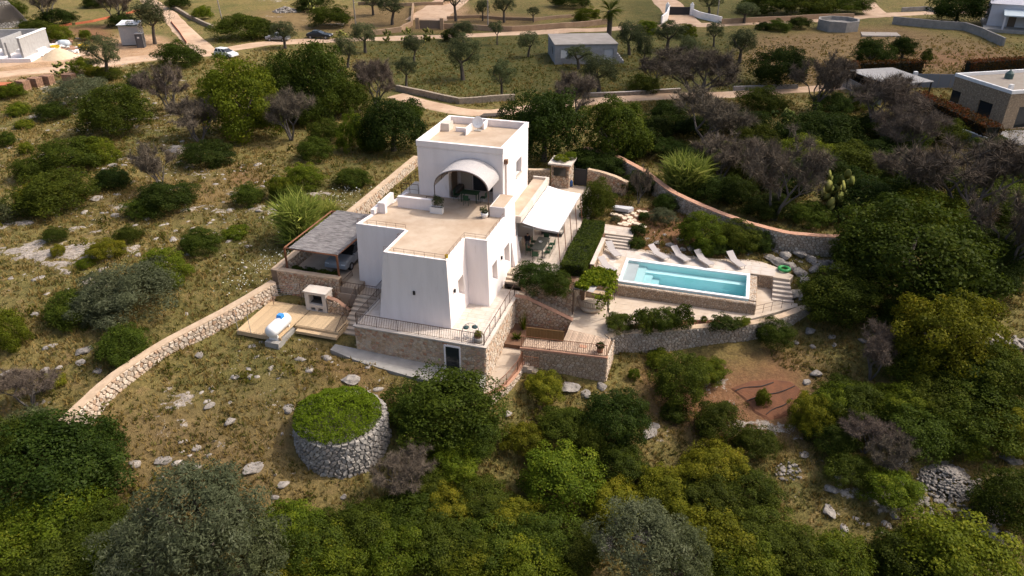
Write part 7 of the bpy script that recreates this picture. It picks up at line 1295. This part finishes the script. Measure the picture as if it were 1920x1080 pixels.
ct = thing('water_cistern', 'low polygonal concrete cistern beside the road at top right', 'cistern', gpx(1575, 58), None, 'W', rot=0); part('wall', MB().lathe([(4.0, -.3), (4.0, 1.9), (3.6, 1.9), (3.6, 1.2), (0, 1.2)], (0, 1.5, 0), 8), dgrey, ct)
sl_ = solo('concrete_slab', MB().prism([(-3.4, -1.2), (3.6, -1.6), (4.4, 1.8), (-2.2, 2.4)], -.3, .2), M('pale_slab', (.40, .35, .30), (.32, .28, .24), 1, .95), 'flat pale concrete slab lying in the brown field', 'slab', base=(0, 0, 0), frame='W'); sl_.location = gpx(1645, 67)
wh = thing('white_house', 'white single-storey house with porch at the top right corner', 'house', gpx(1848, 52), None, 'W', rot=R(-27)); lav = M('cloud_shaded_white', (.56, .55, .58), (.50, .49, .52), 1, .9)  # dull lavender of the cloud's shade is put into the white wall colour
part('plinth', MB().box(-.6, 15, -4.2, 10, -1.0, .5), concrete, wh); part('wall', carve(MB().box(0, 14, 0, 9, .5, 4.6), [MB().box(3.4, 4.7, -.5, .3, .5, 2.7), MB().box(7, 8.4, -.5, .3, 1.3, 2.6)]), lav, wh); part('door', MB().box(3.4, 4.7, .15, .25, .5, 2.7), winframe, wh); part('window', MB().box(7, 8.4, .15, .25, 1.3, 2.6), glass, wh); part('porch_roof', MB().prism([(2.2, -4.0), (14, -4.0), (14, 0), (2.2, 0)], 2.9, 3.0, [(2.2, -4.0, 3.1), (14, -4.0, 3.1), (14, -.01, 3.7), (2.2, -.01, 3.7)]), M('pale_blue_sheet', (.45, .52, .55), rough=.5), wh)
for x in (2.5, 7, 11.5): part('porch_post', MB().box(x - .15, x + .15, -3.9, -3.6, .5, 2.9), lav, wh)
part('roof', MB().prism([(-.3, -.3), (14.3, -.3), (14.3, 9.3), (-.3, 9.3)], 4.6, 4.7, [(2, 3, 5.6), (12, 3, 5.6), (12, 6, 5.6), (2, 6, 5.6)]), lav, wh)
# building site
cs_ = thing('unfinished_house', 'unfinished roofless grey concrete house at the upper left edge', 'house', gpx(48, 116), None, 'W', rot=R(4)); cg = M('raw_concrete', (.38, .37, .36), (.30, .29, .28), 2, .95, .3, 10)
part('slab', MB().box(-16, 1.2, -.6, 12, -.3, .6), stucco, cs_)
for b in ((-.35, 0, 0, 9, .6, 3.6), (-14, -.35, 8.65, 9, .6, 3.6), (-4.2, -3.9, 2.0, 8.65, .6, 3.3), (-9, -8.7, 1.0, 8.65, .6, 3.2)): part('wall', MB().box(*b), cg, cs_)
part('wall_top', MB().box(-.45, .1, -.05, 9.05, 3.6, 3.75), whitepaint, cs_)
for k in range(3): part('pillar', MB().box(-2.6 - 3 * k, -2.3 - 3 * k, .2, .5, .6, 3.0), cg, cs_)
mm = thing('stone_mound', 'grey conical dry-stone mound at the top left corner', 'stone hut', gpx(4, 50), None, 'W', rot=0); part('core', MB().lathe([(3.6, -.3), (3.1, 1.6), (2.0, 3.4), (.9, 4.6), (0, 4.8)], (0, 2, 0), 24), darkgap, mm)
stones(mm, 2 * math.pi * 2.6, 4.6, .42, lambda s, z, d: (lambda rr, a: (rr * math.cos(a), 2 + rr * math.sin(a), z))(3.72 - z * .60 + d, s / 2.6), greystone, 0, .16, 141)
ht = thing('site_hut', 'grey site hut with white roof at the building site', 'hut', gpx(247, 86), None, 'W', rot=R(5)); part('wall', MB().box(-1.6, 1.6, 0, 2.6, .15, 3.4), M('grey_panel', (.36, .355, .355), (.32, .315, .315), 2, .7), ht); part('roof', MB().prism([(-1.8, -.2), (1.8, -.2), (1.8, 2.9), (-1.8, 2.9)], 3.4, 3.5, [(-1.8, -.2, 3.55), (1.8, -.2, 3.55), (1.8, 2.9, 3.9), (-1.8, 2.9, 3.9)]), whitepaint, ht); part('green_trim', MB().box(-1.82, 1.82, -.24, -.2, 3.4, 3.54), greenc, ht); part('base', MB().box(-1.5, 1.5, .1, 2.5, 0, .15), darkmetal, ht)
pt = thing('portable_toilet', 'dark portable toilet cabin in front of the site hut', 'toilet cabin', gpx(264, 90), None, 'W', rot=R(5)); part('cabin', MB().box(-.6, .6, 0, 1.2, 0, 2.3), M('dark_grey_cabin', (.07, .07, .075), rough=.6), pt); part('roof', MB().box(-.65, .65, -.05, 1.25, 2.3, 2.42), greymetal, pt); part('door', MB().box(-.42, .42, -.03, -.004, .1, 2.1), M('cabin_door', (.095, .095, .10), rough=.6), pt); part('notice', MB().box(-.2, .12, -.05, -.032, 1.6, 1.85), whitepaint, pt)
orange = M('orange_net', (.46, .13, .06), (.36, .10, .05), 3, .8)
for pts, lb in (([(112,52),(135,47)], 'crumpled orange netting on the building site, left piece'), ([(142,47),(175,42),(206,34)], 'long orange safety netting behind the rubbish heap'), ([(236,27),(262,20)], 'orange safety netting behind the site hut'), ([(321,42),(336,62),(350,82)], 'orange safety netting along the dirt road')): far_wall('safety_netting', lb, pts, .42, .05, orange, None, 'netting')
brk = M('tuff_brick', (.30, .175, .115), (.24, .14, .09), 4, .95, objr=.2)
bm1 = MB().box(-.24, .24, -.14, .14, -.115, .115).mesh('brick'); bm1.materials.append(brk)
for k, (px, py, lb) in enumerate(((46,168,'stack of brown bricks below the site track, first from left'),(69,162,'stack of brown bricks below the site track, second from left'),(91,158,'stack of brown bricks below the site track, third from left'),(132,155,'stack of brown bricks standing apart below the site track'))):
    t = thing('brick_stack', lb, 'brick stack', gpx(px, py), 'pallets of bricks below the site track', 'W', rot=R(-20 + 5 * k))
    part('pallet', MB().box(-.85, .85, -.6, .6, 0, .12), plank, t)
    for a in range(3):
        for b in range(4):
            for c in range(5): instance('brick', bm1, t, (-.52 + .52 * a, -.45 + .3 * b, .25 + .245 * c))
ob_ = solo('orange_container', MB().box(-1.2, 1.2, -.8, .8, 0, 1.1).box(-1.3, 1.3, -.9, .9, 1.1, 1.18), M('dull_orange', (.42, .14, .06), (.34, .11, .05), 3, .8), 'dull orange skip at the left edge below the track', 'skip', base=(0, 0, 0), frame='W'); ob_.location = gpx(6, 172)
sh = thing('sand_heap', 'pale heap of sand on the building site', 'sand heap', gpx(112, 108), None, 'W', rot=0); part('heap', MB().lathe([(2.9, -.1), (2.0, .55), (1.0, 1.2), (.35, 1.45), (0, 1.5)], (0, 0, 0), 18), M('sand', (.56, .44, .30), (.48, .37, .25), 2, .95, .3, 10), sh, True)
wb = solo('white_slab_stack', MB().box(-1.9, 1.9, -1.3, 1.3, 0, .8).box(-1.7, 1.9, -1.25, 1.25, .8, .95), whitepaint, 'stack of white insulation slabs beside the unfinished house', 'slab stack', base=(0, 0, 0), frame='W'); wb.location = gpx(61, 102)
br_ = thing('barrel', 'pale blue-white barrel on the rubbish heap', 'barrel', gpx(122, 88), None, 'W', rot=0); part('drum', MB().lathe([(0, -.8), (.55, -.8), (.6, -.4), (.6, .4), (.55, .8), (0, .8)], (0, 0, .6), 14, axis='x'), M('pale_blue', (.52, .57, .62), rough=.6), br_, True); part('band', MB().lathe([(.61, -.45), (.63, -.4), (.61, -.35)], (0, 0, .6), 14, axis='x'), greymetal, br_)
for k, (px, py, lb) in enumerate(((157, 92, 'bright yellow tub on the rubbish heap, right'), (105, 94, 'bright yellow tub on the rubbish heap beside the sand'))): o = solo('yellow_tub', MB().lathe([(0, 0), (.6, 0), (.75, .8), (.68, .8), (.55, .1), (0, .1)], (0, 0, 0), 14), MATS['yellow_plastic'], lb, 'tub', base=(0, 0, 0), frame='W'); o.location = gpx(px, py)
r = np.random.default_rng(31); mb = [MB() for _ in range(3)]; x0, y0, z0 = gpx(105, 92)
for k in range(150):
    px, py = r.normal(108, 30), r.normal(92, 9); x, y, z = gpx(px, py); a = r.uniform(0, 3.14); L, w, h = r.uniform(.3, 1.8), r.uniform(.2, .6), r.uniform(.08, .4); c, s = math.cos(a), math.sin(a); P = [(x + c * i * L - s * j * w, y + s * i * L + c * j * w) for i, j in ((-.5, -.5), (.5, -.5), (.5, .5), (-.5, .5))]; mb[k % 3].prism(P, z - .1, z + h)
for m_, mt, lb in zip(mb, (whitepaint, brk, dgrey), ('white scraps', 'brown scraps', 'grey scraps')):
    me = m_.mesh('building_debris'); me.materials.append(mt); o = bpy.data.objects.new('building_debris', me); COL.objects.link(o); o['kind'] = 'stuff'; o['label'] = lb + ' of building rubbish on the site heap'
# poles and palm
for px, by, lb, ln_ in ((418, 44, 'leaning pale pole above the road bend at the top', -.5), (667, 48, 'wooden utility pole beside the field left of the gravel drive', 0), (915, 52, 'wooden utility pole beside the road right of the gravel drive', 0), (1345, 30, 'thin pale lamp pole on the lawn at the top', 0)):
    x, y, z = gpx(px, by); t = thing('utility_pole', lb, 'pole', (x, y, z), None, 'W', rot=0); part('shaft', MB().tube([(0, 0, -.3), (ln_, 0, 8.5)], [.14, .09], 8), M('weathered_pole', (.30, .27, .235), (.24, .21, .18), 3, .9), t); part('insulator', MB().tube([(ln_ - .5, 0, 8.2), (ln_ + .5, 0, 8.2)], .05, 5), greymetal, t)
pm_ = thing('palm_tree', 'fan palm with shaggy trunk behind the grey block house', 'palm', gpx(1141, 74), None, 'W', rot=0); tmb = MB().tube([(0, 0, -.3), (.05, 0, 2.5), (.0, 0, 5.0)], [.5, .45, .5], 10); part('trunk', tmb, bark, pm_)
fr = MB(); rgp = random.Random(3)
for k in range(17): a = R(-75 + 150 * k / 16); fr.add([(0, 0, 0), (1.5 * math.cos(a) * .25 + 1.2, 1.5 * math.sin(a) * .35, -.02), (1.2 + 1.5 * math.cos(a), 1.5 * math.sin(a), -.35), (1.5 * math.cos(a + .1) * .25 + 1.2, 1.5 * math.sin(a + .1) * .35, .0)], [(0, 1, 2, 3)])
frm = fr.mesh('frond'); a_ = frm.attributes.new('lv', 'FLOAT', 'POINT'); a_.data.foreach_set('value', [rgp.random() for _ in frm.vertices]); frm.materials.append(L_mastic)
for k in range(34): instance('frond', frm, pm_, (0, 0, 5.0), (rgp.uniform(-.3, .3), rgp.uniform(-1.1, .9), k * 2.4), (1.05, 1, 1))

# ---------------------------------------------------------------- grass, low scrub, wild flowers (beyond counting)
def grass(name, label, n, mask, mat, hgt, seed, box=(-98, 98, 24, 150)):
    r = np.random.default_rng(seed); X = r.uniform(box[0], box[1], n); Y = box[2] + (box[3] - box[2]) * r.uniform(0, 1, n) ** 1.5; k = (np.abs(X) < (Y + 6) * .74 + 4) & ~in_pads(X, Y) & (grid_lookup(dirt, X, Y) < .4) & (grid_lookup(rock, X, Y) < .5)
    k &= np.hypot((X - cx0) / 4.0, (Y - cy0) / 3.0) > 1
    k &= r.uniform(0, 1, n) < np.clip((148 - Y) / 50, 0, 1)
    k &= r.uniform(0, 1, n) < mask(X, Y) * (.25 + 1.3 * np.clip(fbm(X, Y, 2.2, 3) * 2 - .6, 0, 1)); X, Y = X[k], Y[k]; Z = grid_lookup(HH, X, Y); m = len(X); A = np.repeat(np.stack([X, Y, Z], 1), 4, 0) + r.normal(size=(4 * m, 3)) * np.array([.09, .09, 0]); hh = np.repeat(hgt * r.uniform(.5, 1.5, m), 4)
    D = np.stack([r.normal(size=4 * m) * .5, r.normal(size=4 * m) * .5, np.ones(4 * m)], 1); B_ = A + unit(D) * hh[:, None]; A[:, 2] -= .03; lv = np.repeat(np.clip(fbm(X, Y, 3, 2) * .6 + r.uniform(0, .4, m), 0, 1), 4)
    me = sliver_mesh(name, A, B_, r.uniform(.025, .06, 4 * m) * (1 + np.repeat(Y, 4) / 150), lv, mat); o = bpy.data.objects.new(name, me); COL.objects.link(o); o['kind'] = 'stuff'; o['label'] = label
grass('dry_grass', 'dry straw-coloured grass on the slopes', 140000, lambda x, y: 1 - grid_lookup(green, x, y) * .7, L_grass, .30, 1); grass('green_grass', 'olive-green grass and herbs on the slopes', 130000, lambda x, y: .62 + .38 * grid_lookup(green, x, y), L_ggrass, .26, 2)
r = np.random.default_rng(55); n = 5200; X = r.uniform(-62, 62, n); Y = r.uniform(24, 125, n); k = (np.abs(X) < (Y + 6) * .72) & ~in_pads(X, Y, .6) & (fbm(X, Y, 5, 3) + r.uniform(-.15, .15, n) > .52) & (grid_lookup(dirt, X, Y) < .2) & ~((Y > 78) & (X > -20)); X, Y = X[k][:1500], Y[k][:1500]; m = 34; c = len(X); S_ = r.gamma(3, .11, c).clip(.15, .75)
d = unit(r.normal(size=(c * m, 3))); d[:, 2] = np.abs(d[:, 2]); P = np.repeat(np.stack([X, Y, grid_lookup(HH, X, Y)], 1), m, 0) + d * np.repeat(S_, m)[:, None] * r.uniform(.5, 1, (c * m, 1)); us = leaf_mesh('low_scrub', P, d + r.normal(size=d.shape) * .5, np.repeat(S_ * .22, m) * r.uniform(.6, 1.3, c * m), np.repeat(r.uniform(0, .6, c), m) + r.uniform(0, .4, c * m), M_leaf('leaf_low_scrub', (.04, .045, .014), (.085, .085, .026), (.14, .11, .045)), .5, r); o = bpy.data.objects.new('low_scrub', us); COL.objects.link(o); o['kind'] = 'stuff'; o['label'] = 'low cushions of scrub on the dry slopes'
P = []
for (px, py, s, q) in ((555, 480, 26, 160), (500, 500, 22, 90), (668, 360, 18, 90), (640, 380, 16, 60), (450, 530, 22, 70), (800, 120, 50, 90), (400, 300, 60, 60)):
    for _ in range(q): x, y, z = gpx(r.normal(px, s), r.normal(py, s * .6)); P.append((x, y, z + r.uniform(.2, .5)))
P = np.array(P); P = P[~in_pads(P[:, 0], P[:, 1])]; fm = leaf_mesh('wild_flowers', P, r.normal(size=P.shape) * .3 + np.array([0, 0, 1]), .045 * r.uniform(.7, 1.4, len(P)), np.ones(len(P)), M('white_petals', (.62, .62, .56), rough=.9), .8, r); o = bpy.data.objects.new('wild_flowers', fm); COL.objects.link(o); o['kind'] = 'stuff'; o['label'] = 'white umbels flowering along the boundary wall'
# ---------------------------------------------------------------- unseen cloud added out of frame, shaped to shade the far right
def M_cloud():
    m, nt, n, l, b = _nt('shade_cloud_veil'); n.remove(b); out = n['Material Output']; d = n.new('ShaderNodeBsdfDiffuse'); d.inputs[0].default_value = (.9, .9, .9, 1); t = n.new('ShaderNodeBsdfTransparent'); mx = n.new('ShaderNodeMixShader'); mx.inputs[0].default_value = .32; l.new(t.outputs[0], mx.inputs[1]); l.new(d.outputs[0], mx.inputs[2]); l.new(mx.outputs[0], out.inputs[0]); return m
r = random.Random(8); Vn, Fn, o_ = [], [], 0; bm = bmesh.new(); bmesh.ops.create_icosphere(bm, subdivisions=3, radius=1); ico = np.array([v.co for v in bm.verts]); icf = np.array([[v.index for v in f.verts] for f in bm.faces]); bm.free()
lift = SDIR * (420 / SDIR.z); blobs = [(20, 108, 20), (42, 100, 26), (70, 92, 26), (95, 90, 28), (30, 135, 24), (60, 130, 30), (95, 130, 34), (130, 110, 34), (50, 165, 30), (90, 175, 40), (140, 160, 44), (66, 74, 11), (84, 74, 16), (110, 70, 20), (45, 80, 10), (28, 90, 10), (-8, 128, 14), (0, 150, 22), (-25, 150, 16), (15, 172, 28), (8, 112, 12), (-14, 172, 20)]
for x, y, q in blobs:
    k = fbm(ico[:, 0] * 2 + x, ico[:, 1] * 2 + ico[:, 2] + y, .8, 3) - .5; p = ico * (1 + .5 * k)[:, None] * np.array([q, q, q * .35]) + np.array([x + lift.x, y + lift.y, lift.z]); Vn.append(p); Fn.append(icf + o_); o_ += len(p)
cm_ = np_mesh('shade_cloud', np.concatenate(Vn), np.concatenate(Fn), None, True, M_cloud()); o = bpy.data.objects.new('shade_cloud', cm_); COL.objects.link(o); o['kind'] = 'structure'
